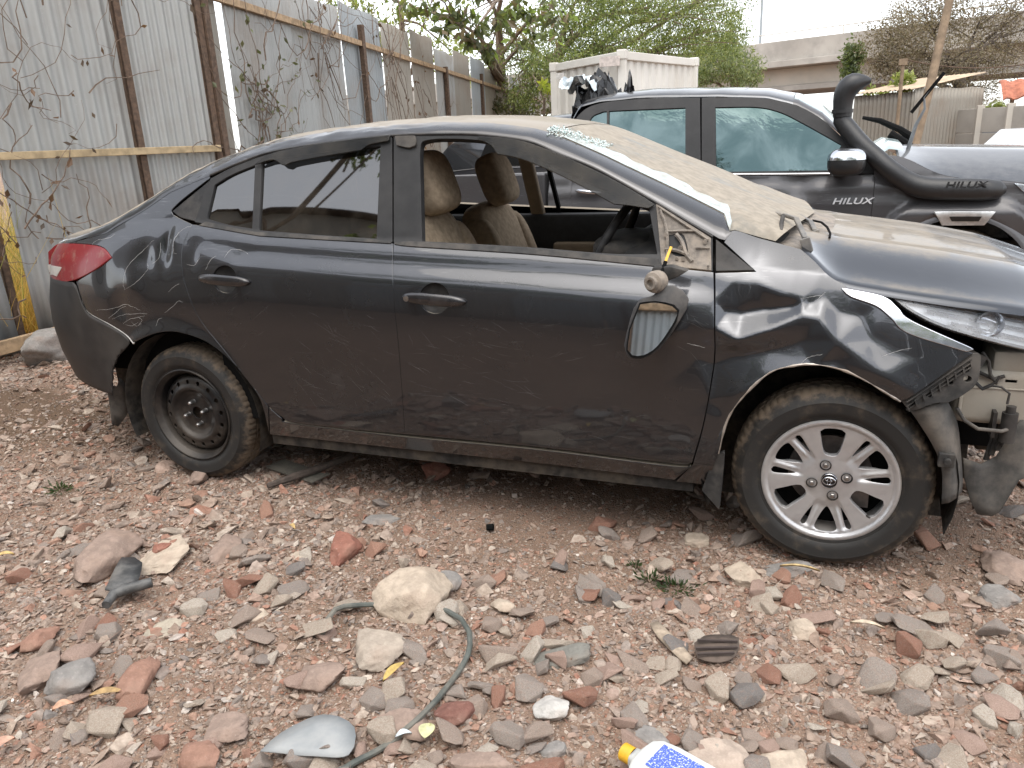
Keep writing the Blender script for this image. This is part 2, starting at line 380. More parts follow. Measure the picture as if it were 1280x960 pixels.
# ------------------------------------------------------------------ ground
def vnoise(x, y, seed=0, scale=1.):
    x = np.asarray(x, float)*scale; y = np.asarray(y, float)*scale; i = np.floor(x).astype(int); j = np.floor(y).astype(int); a = x-i; b = y-j; a = a*a*(3-2*a); b = b*b*(3-2*b)
    def h(p, q): n = (p*374761393+q*668265263+seed*144665) & 0x7fffffff; n = ((n ^ (n >> 13))*1274126177) & 0x7fffffff; return (n & 0xffff)/65535.
    return (h(i, j)*(1-a)+h(i+1, j)*a)*(1-b)+(h(i, j+1)*(1-a)+h(i+1, j+1)*a)*b
def gz(x, y):
    x = np.asarray(x, float); y = np.asarray(y, float)
    z = -.11*sst(1.6, 3.6, y)*sst(-6, -2.5, x)+.10*sst(-3.6, -4.9, x)*sst(3.5, 1.0, y)*sst(-1.2, -.2, y)
    z = z+.10*np.exp(-((x+3.75)/.5)**2-((y-.55)/.35)**2)
    amp = sst(30, 6, np.abs(y))*sst(30, 8, np.abs(x)); nearw = np.minimum(np.hypot(x, y-.12), np.hypot(x+2.55, y-.12)); amp = amp*(.35+.65*sst(.15, .6, nearw))
    return z+amp*((vnoise(x, y, 1, 1.3)-.5)*.05+(vnoise(x, y, 2, 4.1)-.5)*.03+(vnoise(x, y, 3, 11.)-.5)*.016+(vnoise(x, y, 4, 27.)-.5)*.008)-.004
def gline(dense0, dense1, st, far, g=1.35):
    a = list(np.arange(dense0, dense1, st)); s_ = st; p = a[-1]
    while p < far: s_ *= g; p += s_; a.append(p)
    s_ = st; p = a[0]; b = []
    while p > -far: s_ *= g; p -= s_; b.append(p)
    return np.array(b[::-1]+a)
_gx = gline(-5.6, 1.6, .024, 900); _gy = gline(-1.9, 1.3, .024, 900)
X, Y = np.meshgrid(_gx, _gy, indexing='ij'); Z = gz(X, Y); nx_, ny_ = X.shape
_idx = np.arange(nx_*ny_).reshape(nx_, ny_)
_q = np.stack([_idx[:-1, :-1], _idx[1:, :-1], _idx[1:, 1:], _idx[:-1, 1:]], -1).reshape(-1, 4)
def np_mesh(name, V, Fq, m=None, smooth=True, color=None):
    me = bpy.data.meshes.new(name); k = Fq.shape[1]
    me.vertices.add(len(V)); me.vertices.foreach_set('co', np.ascontiguousarray(V, dtype=np.float32).ravel())
    me.loops.add(Fq.size); me.loops.foreach_set('vertex_index', np.ascontiguousarray(Fq, dtype=np.int32).ravel())
    me.polygons.add(len(Fq)); me.polygons.foreach_set('loop_start', np.arange(0, Fq.size, k, dtype=np.int32)); me.polygons.foreach_set('use_smooth', np.full(len(Fq), smooth))
    me.update(calc_edges=True)
    if color is not None:
        a = me.attributes.new('tint', 'FLOAT_COLOR', 'POINT'); a.data.foreach_set('color', np.ascontiguousarray(color, dtype=np.float32).ravel())
    if m: me.materials.append(m)
    return me
def soil():
    t = NT('rubble_soil'); co = t.co(); big = t.noise(.9, 5, .6, co); mid = t.noise(5., 6, .62, co); fine = t.noise(60., 5, .65, co)
    c = t.ramp(mid, [(.25, (.185, .13, .092)), (.45, (.28, .188, .132)), (.6, (.335, .225, .16)), (.78, (.39, .29, .215))])
    br = t.ramp(big, [(.35, (.15, .11, .085)), (.62, (.30, .21, .165))]); c = t.mix(.45, c, br)
    v = t.vor(190., co, out='Color'); vd = t.vor(190., co); 
    hue = t.ramp(t.sep(v)[0], [(.0, (.16, .12, .10)), (.3, (.30, .22, .17)), (.55, (.38, .17, .11)), (.7, (.42, .34, .27)), (.9, (.55, .48, .41))], 'CONSTANT')
    msk = t.math('MULTIPLY', t.mr(vd, .55, .25), t.mr(t.sep(v)[1], .35, .5)); c = t.mix(t.math('MULTIPLY', msk, .75), c, hue)
    v2 = t.vor(75., co, out='Color'); vd2 = t.vor(75., co); m2 = t.math('MULTIPLY', t.mr(vd2, .5, .3), t.mr(t.sep(v2)[1], .62, .7))
    hue2 = t.ramp(t.sep(v2)[0], [(.0, (.2, .16, .135)), (.35, (.34, .27, .22)), (.65, (.40, .19, .125)), (.8, (.45, .38, .31))], 'CONSTANT'); c = t.mix(t.math('MULTIPLY', m2, .8), c, hue2)
    sx_ = t.sep(co); ex = t.math('DIVIDE', t.math('ADD', sx_[0], 4.2), .95); ey = t.math('DIVIDE', t.math('SUBTRACT', sx_[1], .38), .42); dd_ = t.math('ADD', t.math('SQRT', t.math('ADD', t.math('MULTIPLY', ex, ex), t.math('MULTIPLY', ey, ey))), t.math('MULTIPLY', t.math('SUBTRACT', mid, .5), 1.1)); c = t.mix(t.math('MULTIPLY', t.mr(dd_, 1.1, .7), .8), c, (.135, .09, .06))
    c = t.mix(t.mr(fine, .2, .8), t.mix(1., c, (.78, .78, .78), 'MULTIPLY'), c)
    h = t.math('ADD', t.math('MULTIPLY', fine, .35), t.math('ADD', t.math('MULTIPLY', t.math('SUBTRACT', 1., vd), .5), t.math('MULTIPLY', t.math('MULTIPLY', m2, 1.), .9)))
    return t.set(col=c, rough=.95, spec=.2, nrm=t.bump(h, .75, .012))
M['soil'] = soil()
ground = link('ground', np_mesh('ground', np.stack([X, Y, Z], -1).reshape(-1, 3), _q, M['soil'])); ground['kind'] = 'structure'
# ------------------------------------------------------------------ corrugated fences
def zinc(name, tone, brown):
    t = NT(name); co = t.co(); oi = t.new('ShaderNodeObjectInfo').outputs['Random']
    st = t.noise(1., 5, .65, t.co('Object', (34., 34., .9))); bl = t.noise(1.6, 5, .6, co)
    base = t.mix(oi, tuple(x*.86 for x in tone), tuple(min(1, x*1.08) for x in tone))
    c = t.mix(t.math('MULTIPLY', t.mr(st, .45, .8), .55), base, tuple(x*.62 for x in tone))
    c = t.mix(t.math('MULTIPLY', t.mr(bl, .42, .75), brown), c, (.23, .185, .145))
    c = t.mix(t.math('MULTIPLY', t.mr(t.noise(60, 3, .6, co), .62, .75), .35), c, (.5, .52, .53))
    return t.set(col=c, metal=.25, rough=.55, spec=.4, nrm=t.bump(bl, .1, .02))
M['zinc'] = zinc('galvanised_sheet', (.35, .35, .335), .6); M['zinc_brown'] = zinc('weathered_sheet', (.29, .265, .225), .8); M['zinc_blue'] = zinc('blue_grey_sheet', (.30, .32, .325), .4)
M['rust'] = simple('rusty_angle_iron', (.10, .062, .04), .8, var=.35, scale=30, bump=.2)
M['ywood'] = simple('weathered_batten', (.43, .325, .19), .85, var=.3, scale=18, bump=.2, dust=(.2, .15, .1), dustamt=.4)
M['ywood2'] = simple('brown_batten', (.36, .25, .15), .85, var=.3, scale=18, bump=.2)
def corr_sheet(name, a, b, z0, z1, m, parent, pitch=.076, amp=.009, lean=0., bend=0., slant=0.):
    """corrugated sheet between plan points a and b"""
    a = np.array(a, float); b = np.array(b, float); L = np.linalg.norm(b-a); d = (b-a)/L; n = np.array([d[1], -d[0]])
    nu = max(8, int(L/pitch*8)); nv = 8; V = np.zeros((nu+1, nv+1, 3)); u = np.linspace(0, L, nu+1); ph = rnd.random()*6
    for j in range(nv+1):
        t = j/nv; off = amp*np.sin(2*PI*u/pitch+ph)+lean*t+bend*np.sin(PI*t)*np.sin(PI*u/L*1.3); p = a[None]+d[None]*(u[:, None]+slant*t)+n[None]*off[:, None]
        V[:, j, :2] = p; V[:, j, 2] = z0+(z1-z0)*t+(.012*np.sin(u*7+ph) if j == nv else 0)
    ii = np.arange((nu+1)*(nv+1)).reshape(nu+1, nv+1); F = np.stack([ii[:-1, :-1], ii[1:, :-1], ii[1:, 1:], ii[:-1, 1:]], -1).reshape(-1, 4)
    o = link(name, np_mesh(name, V.reshape(-1, 3), F, m), None, parent); s_ = o.modifiers.new('thick', 'SOLIDIFY'); s_.thickness = .0012; return o
FA0 = np.array([-5.05, 1.38]); FA1 = np.array([-4.64, 2.82]); dA = (FA1-FA0)/np.linalg.norm(FA1-FA0); dB = np.array([-.205, .979])
def onA(px, py=300):   # distance along fence A where the pixel column meets it
    d = ray(px, py); nA = np.array([dA[1], -dA[0]]); k = ((FA0-CAM[:2])@nA)/(d[:2]@nA); p = CAM[:2]+d[:2]*k; return (p-FA0)@dA
def onB(px, py=120):
    d = ray(px, py); nB = np.array([dB[1], -dB[0]]); k = ((FA1-CAM[:2])@nB)/(d[:2]@nB); p = CAM[:2]+d[:2]*k; return (p-FA1)@dB
def zA(px, py): d = ray(px, py); nA = np.array([dA[1], -dA[0]]); k = ((FA0-CAM[:2])@nA)/(d[:2]@nA); return CAM[2]+d[2]*k
FENCE_A = thing('corrugated_fence', 'grey corrugated metal fence with low yellow batten behind the saloon tail', 'fence', (FA0[0], FA0[1], .05))
nAo = np.array([dA[1], -dA[0]])    # towards the yard
pA = lambda s_, o_=0.: FA0+dA*s_+nAo*o_
s0, s1, s2 = onA(36, 380), onA(166, 150), onA(263, 150)
corr_sheet('corrugated_sheet', pA(s0-1.2), pA(s0-.10), .14, 3.3, M['zinc_blue'], FENCE_A, slant=-.12)
corr_sheet('corrugated_sheet', pA(s0+.02), pA(s1+.03, .004), .22, 3.3, M['zinc'], FENCE_A, pitch=.085, amp=.011, slant=-.02)
corr_sheet('corrugated_sheet', pA(s1-.02, .022), pA(s2+.02, .026), .2, 3.3, M['zinc'], FENCE_A, pitch=.066, amp=.010)
corr_sheet('corrugated_sheet', pA(s0-2.3), pA(s0-1.18), .14, 3.3, M['zinc'], FENCE_A)
for s_, w_ in ((s1, .055), (s2, .055), (s0-.06, .05), (s0-1.25, .05)):
    mb = MB(); p = pA(s_, .045); 
    if abs(s_-s0+.06) < 1e-6: p = pA(s_, -.09)
    mb.box((-w_/2, -.012, -.1), (w_/2, .0, 3.4), Matrix.Translation((p[0], p[1], 0)) @ Matrix.Rotation(math.atan2(dA[1], dA[0]), 4, 'Z')); mb.box((-w_/2, -.012, -.1), (-w_/2+.008, .045, 3.4), Matrix.Translation((p[0], p[1], 0)) @ Matrix.Rotation(math.atan2(dA[1], dA[0]), 4, 'Z')); mb.build('fence_post', M['rust'], FENCE_A)
za, zb_ = zA(0, 200), zA(262, 186)
mb = MB(); mb.bar((*pA(s0-2.3, .075), za+.03), (*pA(s2, .075), zb_), .035, .05); mb.build('batten', M['ywood'], FENCE_A, bevel=.004)
mb = MB(); a = pA(s0-2.3, .12); b = pA(s0+.30, .10); mb.bar((*a, .10), (*b, .25), .04, .09); mb.build('base_plank', M['ywood2'], FENCE_A, bevel=.004)
FENCE_B = thing('corrugated_fence', 'long grey and brown corrugated metal fence receding behind both cars to the container', 'fence', (FA1[0], FA1[1], .0))
nBo = np.array([dB[1], -dB[0]]); pB = lambda s_, o_=0.: FA1+dB*s_+nBo*o_
cuts = [onB(x) for x in (264, 287, 371, 434, 483, 517, 545, 569, 588, 606, 622, 636, 648, 658, 667, 675)]
mts = ['zinc_brown', 'zinc', 'zinc', 'zinc_blue', 'zinc_brown', 'zinc_brown', 'zinc', 'zinc_brown', 'zinc_blue', 'zinc_brown', 'zinc_brown', 'zinc', 'zinc_brown', 'zinc', 'zinc_brown']
for i in range(len(cuts)-1):
    a, b = cuts[i], cuts[i+1]; g = .02+.02*rnd.random()
    n = max(1, round((b-a)/1.15)); 
    for k in range(n):
        x0 = lerp(a, b, k/n); x1 = lerp(a, b, (k+1)/n); oo = rnd.uniform(-.012, .012)
        corr_sheet('corrugated_sheet', pB(x0+g, oo), pB(x1-g*.2, oo+rnd.uniform(-.01, .01)), rnd.uniform(.05, .15), 2.92+rnd.uniform(-.08, .10), M[mts[i]], FENCE_B, lean=rnd.uniform(-.02, .02), slant=rnd.uniform(-.015, .015))
for px, zt, o_ in ((263, 3.1, .05), (371, 3.0, -.04), (453, 2.75, .06), (555, 2.6, .06), (600, 2.7, .05), (640, 2.7, .05)):
    s_ = onB(px); p = pB(s_, o_); mb = MB(); mb.box((-.03, -.03, -.1), (.03, .03, zt), Matrix.Translation((p[0], p[1], 0))); mb.build('fence_post', M['rust'], FENCE_B)
mb = MB(); mb.bar((*pB(cuts[0]-.05, .05), 2.55), (*pB(cuts[-1], .05), 2.52), .04, .06); mb.build('batten', M['ywood2'], FENCE_B, bevel=.004)
# ------------------------------------------------------------------ white container
M['cwhite'] = simple('container_white', (.62, .60, .55), .6, var=.06, scale=6, dust=(.40, .36, .30), dustamt=.35)
Cc = at(778, 66, D=11.6); Lc = at(693, 83, D=13.1); Rc = at(868, 76, D=13.4)
CT = thing('shipping_container', 'white ribbed shipping container by the end of the fence', 'container', (float(Cc[0]), float(Cc[1]), 0.))
ZT = 2.56
def ribwall(a, b, name):
    a = np.array(a[:2]); b = np.array(b[:2]); L = np.linalg.norm(b-a); d = (b-a)/L; n = np.array([d[1], -d[0]])
    if n@(CAM[:2]-a) < 0: n = -n
    u = 0.; prof = []
    while u < L:
        for du, o_ in ((0, 0), (.075, 0), (.11, -.03), (.18, -.03), (.215, 0)): 
            if u+du <= L: prof.append((u+du, o_))
        u += .23
    prof.append((L, 0)); V = []
    for s_, o_ in prof: q = a+d*s_+n*o_; V += [(q[0], q[1], -.1), (q[0], q[1], ZT-.10)]
    F = [(2*i, 2*i+2, 2*i+3, 2*i+1) for i in range(len(prof)-1)]; mb = MB(); mb.add(V, F); return mb.build(name, M['cwhite'], CT), d, n
for a, b in ((Lc, Cc), (Cc, Rc)):
    ribwall(a, b, 'ribbed_wall')
    mb = MB(); mb.bar((a[0], a[1], ZT-.05), (b[0], b[1], ZT-.05), .07, .12); mb.build('top_rail', M['cwhite'], CT, bevel=.01)
Dc = Lc+Rc-Cc
ribwall(Lc, Dc, 'ribbed_wall'); ribwall(Rc, Dc, 'ribbed_wall')
mb = MB(); mb.add([(*Cc[:2], ZT-.02), (*Rc[:2], ZT-.02), (*Dc[:2], ZT-.02), (*Lc[:2], ZT-.02)], [(0, 1, 2, 3)]); mb.build('container_roof', M['cwhite'], CT)
for q in (Cc, Lc, Rc):
    mb = MB(); mb.box((q[0]-.06, q[1]-.06, -.1), (q[0]+.06, q[1]+.06, ZT-.10)); mb.build('corner_post', M['cwhite'], CT, bevel=.01)
    mb = MB(); mb.box((q[0]-.075, q[1]-.075, ZT-.11), (q[0]+.075, q[1]+.075, ZT+.03)); mb.build('corner_casting', M['cwhite'], CT, bevel=.015)
for px0, px1, py0, py1, D, nm, mm in ((750, 776, 70, 84, 11.8, 'data_plate', (.5, .44, .40)), (697, 705, 91, 99, 12.9, 'vent_box', (.55, .53, .5))):
    a = at(px0, py1, D=D-.12); b = at(px1, py0, D=D-.22); mb = MB(); mb.box((min(a[0], b[0]), min(a[1], b[1])-.03, min(a[2], b[2])), (max(a[0], b[0]), min(a[1], b[1]), max(a[2], b[2]))); mb.build(nm, simple(nm, mm, .6, var=.2, scale=20), CT)
# ------------------------------------------------------------------ flyover
M['conc'] = simple('stained_concrete', (.34, .315, .28), .9, var=.2, scale=1.2, bump=.1, dust=(.2, .175, .15), dustamt=.5)
M['conc_lt'] = simple('pale_concrete', (.43, .405, .36), .9, var=.12, scale=1.0, dust=(.36, .25, .15), dustamt=.3)
FA_, FB_ = at(900, 62, D=46.), at(1290, 38, D=36.); FA_[2] = FB_[2] = 6.0; dv = (FB_-FA_)/np.linalg.norm(FB_-FA_); nv_ = np.array([dv[1], -dv[0], 0]); nv_ = nv_ if nv_[1] < 0 else -nv_
FO = thing('flyover', 'grey concrete flyover with parapet crossing behind the trees', 'bridge', (float(FB_[0]), float(FB_[1]), 0.))
A_, B_ = FA_-dv*45, FB_+dv*25
def fbar(name, o0, o1, z0, z1, m):
    mb = MB(); V = []
    for e in (A_, B_):
        for o_, z in ((o0, z0), (o1, z0), (o1, z1), (o0, z1)): q = e+nv_*o_; V.append((q[0], q[1], z))
    mb.add(V, [(0, 1, 2, 3), (7, 6, 5, 4), (0, 4, 5, 1), (1, 5, 6, 2), (2, 6, 7, 3), (3, 7, 4, 0)]); return mb.build(name, m, FO, bevel=.03)
zt = 6.15
fbar('parapet', -.3, 0, zt-1.15, zt-.1, M['conc']); fbar('deck', -9, .25, zt-1.5, zt-1.152, M['conc']); fbar('girder', -7.5, -1.0, zt-2.45, zt-1.502, M['conc_lt']); fbar('girder_flange', -7.7, -.85, zt-2.75, zt-2.452, M['conc'])
fbar('guard_rail', -.18, -.12, zt+.28, zt+.34, M['conc_lt'])
for k in range(14):
    q = A_+(B_-A_)*(k+.5)/14+nv_*-.15; mb = MB(); mb.box((q[0]-.03, q[1]-.03, zt-.11), (q[0]+.03, q[1]+.03, zt+.3)); mb.build('rail_post', M['conc_lt'], FO)
for k in (.18, .46, .80):
    q = A_+(B_-A_)*k+nv_*-4.; mb = MB(); mb.box((q[0]-.7, q[1]-1.6, -.2), (q[0]+.7, q[1]+1.6, zt-2.75)); mb.build('pier', M['conc'], FO, bevel=.08)
# far low buildings and ground clutter under the deck keep the horizon closed
lp = at(950, 55, D=50.); mb = MB(); mb.tube([(lp[0], lp[1], 5.), (lp[0]+.05, lp[1], 18.)], [.09, .05], 8); tag(mb.build('lamp_post', simple('lamp_pole', (.3, .32, .33), .5, .5)), 'thin grey lamp pole standing on the flyover', 'lamp post')
# ------------------------------------------------------------------ shed, wall, leaning pole
SH = at(1066, 150, D=20.); SHr = at(1140, 150, D=18.5)
SHD = thing('tin_shed', 'low corrugated tin shed with tan roof behind the pickup snorkel', 'shed', (float(SH[0]), float(SH[1]), 0.))
o = corr_sheet('front_sheet', SH[:2], SHr[:2], -.1, 2.05, M['zinc_brown'], SHD, pitch=.12, amp=.02)
sd_ = (SHr-SH)[:2]; sn = np.array([sd_[1], -sd_[0]]); sn /= np.linalg.norm(sn); sn = sn if sn[1] > 0 else -sn
corr_sheet('side_sheet', SHr[:2], SHr[:2]+sn*2.5, -.1, 2.1, M['zinc_brown'], SHD, pitch=.12, amp=.02)
mb = MB(); n_ = 70; V = []; F = []
for i in range(n_+1):
    p = SH[:2]+sd_*(i/n_*1.06-.03); w_ = .015*math.sin(i*1.25)
    for t in (0, 1): q = p+sn*(-.15+2.6*t); V.append((q[0], q[1], 2.10+.35*t+w_))
F = [(2*i, 2*i+2, 2*i+3, 2*i+1) for i in range(n_)]; mb.add(V, F); o = mb.build('roof_sheet', simple('tan_roof_sheet', (.42, .32, .22), .7, var=.2, scale=3), SHD, smooth=True)
W0, W1 = at(1128, 160, D=21.), at(1300, 168, D=17.)
WL = thing('compound_wall', 'low grey precast concrete panel wall at the right behind the pickup', 'wall', (float(W0[0]), float(W0[1]), 0.))
for k in range(5):
    a = W0+(W1-W0)*k/5; b = W0+(W1-W0)*(k+1)/5; h = 1.60
    for r_ in range(3): mb = MB(); mb.bar((a[0], a[1], -.1+(h+.1)*(r_+.5)/3), (b[0], b[1], -.1+(h+.1)*(r_+.5)/3), .06, (h+.1)/3-.02); mb.build('wall_panel', M['conc'], WL, bevel=.008)
    mb = MB(); mb.box((a[0]-.08, a[1]-.10, -.1), (a[0]+.08, a[1]+.06, h+.06)); mb.build('wall_post', M['conc_lt'], WL, bevel=.01)
M['timber'] = simple('pole_timber', (.20, .145, .095), .85, var=.25, scale=6, bump=.2)
mb = MB(); a = at(1136, 168, D=15.5); b = at(1196, -40, D=15.); a[2] = min(a[2], .0); mb.tube([a, lerp(a, b, .5)+np.array([.03, 0, 0]), b], [.095, .085, .075], 10); tag(mb.build('leaning_pole', M['timber'], smooth=True), 'leaning brown timber pole in front of the dry tree', 'pole')
mb = MB(); a = at(1126, 160, D=18.); b = at(1129, 78, D=18.); mb.tube([(b[0], b[1], -.1), b], [.045, .04], 8); q = b; mb.box((q[0]-.09, q[1]-.06, q[2]-.06), (q[0]+.09, q[1]+.06, q[2]+.08)); tag(mb.build('utility_post', M['timber']), 'short brown post with a box on top beside the tin shed', 'post')
mb = MB(); c0 = at(1129, 74, D=18.); c1 = at(1300, 78, D=17.); mb.tube([c0+(c1-c0)*t+np.array([0, 0, -.15*math.sin(PI*t)]) for t in np.linspace(0, 1, 14)], .012, 5); tag(mb.build('overhead_wire', M['rust']), 'thin overhead wire strung from the short brown post', 'wire')
# red awning, far cars
mb = MB(); a = at(1250, 122, D=19.); mb.grid(lambda u, v: (a[0]+2.2*u, a[1]+.9*v-.4, a[2]-.05+.45*math.sin(min(1, v*1.1+u*.3)*1.5)+.03*math.sin(u*40)), 30, 6); o = mb.build('tile_roof', simple('red_tile', (.34, .12, .07), .8, var=.3, scale=9)); tag(o, 'small red tiled canopy at the right edge above the wall', 'canopy'); o.modifiers.new('thick', 'SOLIDIFY').thickness = .04
for dx_ in (.3, 1.8): mb = MB(); mb.tube([(a[0]+dx_, a[1]+.2, -.1), (a[0]+dx_, a[1]+.2, a[2]+.1)], .05, 8); o2 = mb.build('canopy_post', M['timber'], None); o2.parent = o
def far_car(px, py, D, L, label, col, rz):
    p = at(px, py, D=D); T_ = thing('parked_car', label, 'car', (float(p[0]), float(p[1]), 0.), 'small cars far at the right')
    Rz = Matrix.Translation((p[0], p[1], 0)) @ Matrix.Rotation(rz, 4, 'Z'); s_ = L/4.
    prof = [(-2, .35), (-2, .85), (-1.9, .95), (-1.35, 1.0), (-.8, 1.42), (.45, 1.45), (1.05, 1.0), (1.8, .85), (2, .7), (2, .35)]
    def ext(pr, w_, name, m):
        n = len(pr); V = [Rz @ Vector((x*s_, -w_*s_, z*s_)) for x, z in pr]+[Rz @ Vector((x*s_, w_*s_, z*s_)) for x, z in pr]
        mb = MB(); mb.add(V, [tuple(range(n)), tuple(range(2*n-1, n-1, -1))]+[((i+1) % n, i, n+i, n+(i+1) % n) for i in range(n)]); return mb.build(name, m, T_, bevel=.03*s_)
    ext(prof, .82, 'body', simple('far_car_paint', col, .3, .3, coat=.8)); ext([(-1.2, 1.0), (-.78, 1.36), (.42, 1.38), (.9, 1.0)], .825, 'window', M['glass_tint'])
    for x in (-1.25, 1.25):
        for y in (-.75, .75): mb = MB(); mb.lathe([(0, -.09), (.2, -.09), (.3, -.07), (.31, 0), (.3, .07), (0, .09)], 20, Rz @ Matrix.Translation((x*s_, y*s_, .31*s_)) @ Matrix.Scale(s_, 4)); mb.build('wheel', M['tyre'], T_)
far_car(1232, 140, 24., 4.2, 'dark hatchback seen over the low concrete wall', (.10, .11, .12), .15)
far_car(1318, 168, 15., 3.2, 'white car cut by the right edge behind the pickup', (.6, .62, .62), .6)
# ------------------------------------------------------------------ dark grey saloon
CY = .865
_zbx = [-3.5, -2.4, -2.11, -1.56, -.965, -.53, -.25, .4, .9]; _zbz = [1.12, 1.115, 1.074, 1.042, 1.017, .995, .955, .90, .86]
def zbelt(x): return np.interp(x, _zbx, _zbz)
_sn = np.array([-.40, -.25, -.18, -.14, -.115, -.09, -.075, -.06, -.045, -.035, -.015, 0.0]); _ss = np.array([0, .04, .12, .32, .72, .85, .48, .36, .48, .85, .9, .8])
_zg = np.linspace(-.4, 0, 401); _sg = np.interp(_zg, _sn, _ss)
for _ in range(3): _sg = np.convolve(np.pad(_sg, 6, 'edge'), np.ones(13)/13, 'valid')
_ug = np.concatenate([[0], np.cumsum((_sg[1:]+_sg[:-1])/2*.001)])
UB = _ug[-1]
def sup(u, n): u = np.clip(u, 0, .9999); return 1-(1-u**n)**(1/n)
def ybase(x, z):
    x = np.asarray(x, float); z = np.asarray(z, float); zn = z-zbelt(x)
    u1 = np.interp(zn, _zg, _ug); t_ = np.clip((zn+.42)/.42, 0, 1); u2 = UB*t_**3
    wgt = np.maximum(sst(-2.1, -2.55, x), sst(-.5, -.25, x)); u_ = u1*(1-wgt)+u2*wgt
    up = np.maximum(zn, 0); sl_ = .42+.8*sst(-.36, -.12, x)
    y = u_+np.where(zn > 0, sl_*up+.05*up*(x+1.4)**2, 0)
    lo = np.maximum(.45-z, 0); y = y+.25*lo*lo+np.maximum(.33-z, 0)*.4
    y = y+CY*sup((x-.15)/.72, 2.6)
    xr = np.interp(z, [.3, .42, .52, .65, .75, .85, .95, 1.05, 1.15], [-3.52, -3.57, -3.63, -3.655, -3.64, -3.60, -3.585, -3.50, -3.42]); y = y+CY*sup((-2.62-x)/(-2.62-xr), 3.0)
    for xc in (0., -2.55):
        r = np.hypot(x-xc, z-.30); y = y-.010*np.exp(-((r-.365)/.045)**2)*sst(.25, .4, z)
    return y
def yglass(x, z):
    x = np.asarray(x, float); z = np.asarray(z, float); zn = z-zbelt(x); return ybase(x, np.maximum(z, zbelt(x)+.005))+np.minimum(zn-.005, 0)*.42
def hit(px, py, yf=ybase, lo=-.2, hi=.95, n=700):
    d = ray(px, py); k0 = (lo-CAM[1])/d[1]; k1 = (hi-CAM[1])/d[1]; k = np.linspace(k0, k1, n)
    P = CAM[None]+k[:, None]*d[None]; g = P[:, 1]-yf(P[:, 0], P[:, 2]); i = np.argmax(g > 0)
    if g[i] <= 0: i = int(np.argmax(g))
    elif i > 0:
        t = g[i-1]/(g[i-1]-g[i]); return P[i-1]+(P[i]-P[i-1])*t
    return P[i]
def TR(pts, yf=ybase, **k): return [(lambda q: (q[0], q[2]))(hit(p[0], p[1], yf, **k)) for p in pts]
def TP(*segs, yf=ybase, **k): return TR(loop(*segs), yf, **k)
# crumpled metal: facets between control points (pixel x, pixel y, millimetres pushed in)
_dc = [(870, 330, 0), (893, 342, 0), (944, 338, 0), (918, 352, -2), (945, 353, -3), (985, 369, 0), (1004, 375, 4), (893, 378, 6), (905, 393, 26), (926, 396, 34), (958, 391, 33), (990, 386, 22), (1011, 380, 12),
 (893, 410, 4), (922, 424, -10), (958, 412, -9), (1001, 394, -6), (1024, 397, -8), (1031, 407, -9), (1047, 427, -9), (1070, 443, -9), (1103, 466, -7), (1136, 489, -2),
 (893, 440, 20), (930, 446, 20), (960, 440, 18), (1000, 430, 15), (1040, 455, 9), (1017, 457, 5), (1077, 473, 2), (1100, 485, 2),
 (892, 458, 24), (925, 488, -4), (950, 466, 4), (905, 520, 2), (888, 500, 6), (898, 560, 0), (866, 575, 0), (1030, 374, 10), (1050, 393, 16), (1075, 398, 18), (1090, 425, 14), (1120, 440, 9), (1150, 450, 4), (1160, 470, 2), (1145, 492, 0), (1215, 440, 0),
 (1000, 320, 0), (950, 305, 0), (1052, 362, 5), (1100, 385, 6), (1140, 412, 3), (860, 400, 2), (865, 425, 8), (850, 412, -2), (840, 440, 2), (820, 400, 0), (830, 480, 0), (870, 450, 12), (850, 520, 0), (800, 340, 0), (1030, 340, 0)]
def tin_field(ctrl, x0, x1, z0, z1, st=.004, blur=2):
    P = [(lambda q: (q[0], q[2]))(hit(a, b)) for a, b, _ in ctrl]; H = np.array([c/1000 for _, _, c in ctrl])
    A = [Vector(p) for p in P]; B = [Vector(p) for p in ((x0, z0), (x1, z0), (x1, z1), (x0, z1))]
    v, e, f, ov = geometry.delaunay_2d_cdt(A+B, [], [], 0, 1e-6)[:4]
    Hv = np.array([np.mean([H[k] if k < len(H) else 0. for k in o_]) if len(o_) else 0. for o_ in ov]); v = np.array([(q.x, q.y) for q in v])
    gx = np.arange(x0, x1, st); gz = np.arange(z0, z1, st); G = np.zeros((len(gx), len(gz))); X, Z = np.meshgrid(gx, gz, indexing='ij')
    for t in f:
        a, b, c = v[t[0]], v[t[1]], v[t[2]]; mn = np.minimum(np.minimum(a, b), c); mx = np.maximum(np.maximum(a, b), c)
        i0, i1 = np.searchsorted(gx, [mn[0], mx[0]]); j0, j1 = np.searchsorted(gz, [mn[1], mx[1]])
        if i1 <= i0 or j1 <= j0: continue
        x = X[i0:i1, j0:j1]; z = Z[i0:i1, j0:j1]; D = (b[1]-c[1])*(a[0]-c[0])+(c[0]-b[0])*(a[1]-c[1])
        if abs(D) < 1e-12: continue
        l1 = ((b[1]-c[1])*(x-c[0])+(c[0]-b[0])*(z-c[1]))/D; l2 = ((c[1]-a[1])*(x-c[0])+(a[0]-c[0])*(z-c[1]))/D; l3 = 1-l1-l2
        k = (l1 >= -1e-9) & (l2 >= -1e-9) & (l3 >= -1e-9); G[i0:i1, j0:j1][k] = (l1*Hv[t[0]]+l2*Hv[t[1]]+l3*Hv[t[2]])[k]
    for _ in range(blur):
        Q = np.pad(G, 1, 'edge'); G = (Q[1:-1, 1:-1]*2+Q[:-2, 1:-1]+Q[2:, 1:-1]+Q[1:-1, :-2]+Q[1:-1, 2:])/6
    return gx, gz, G
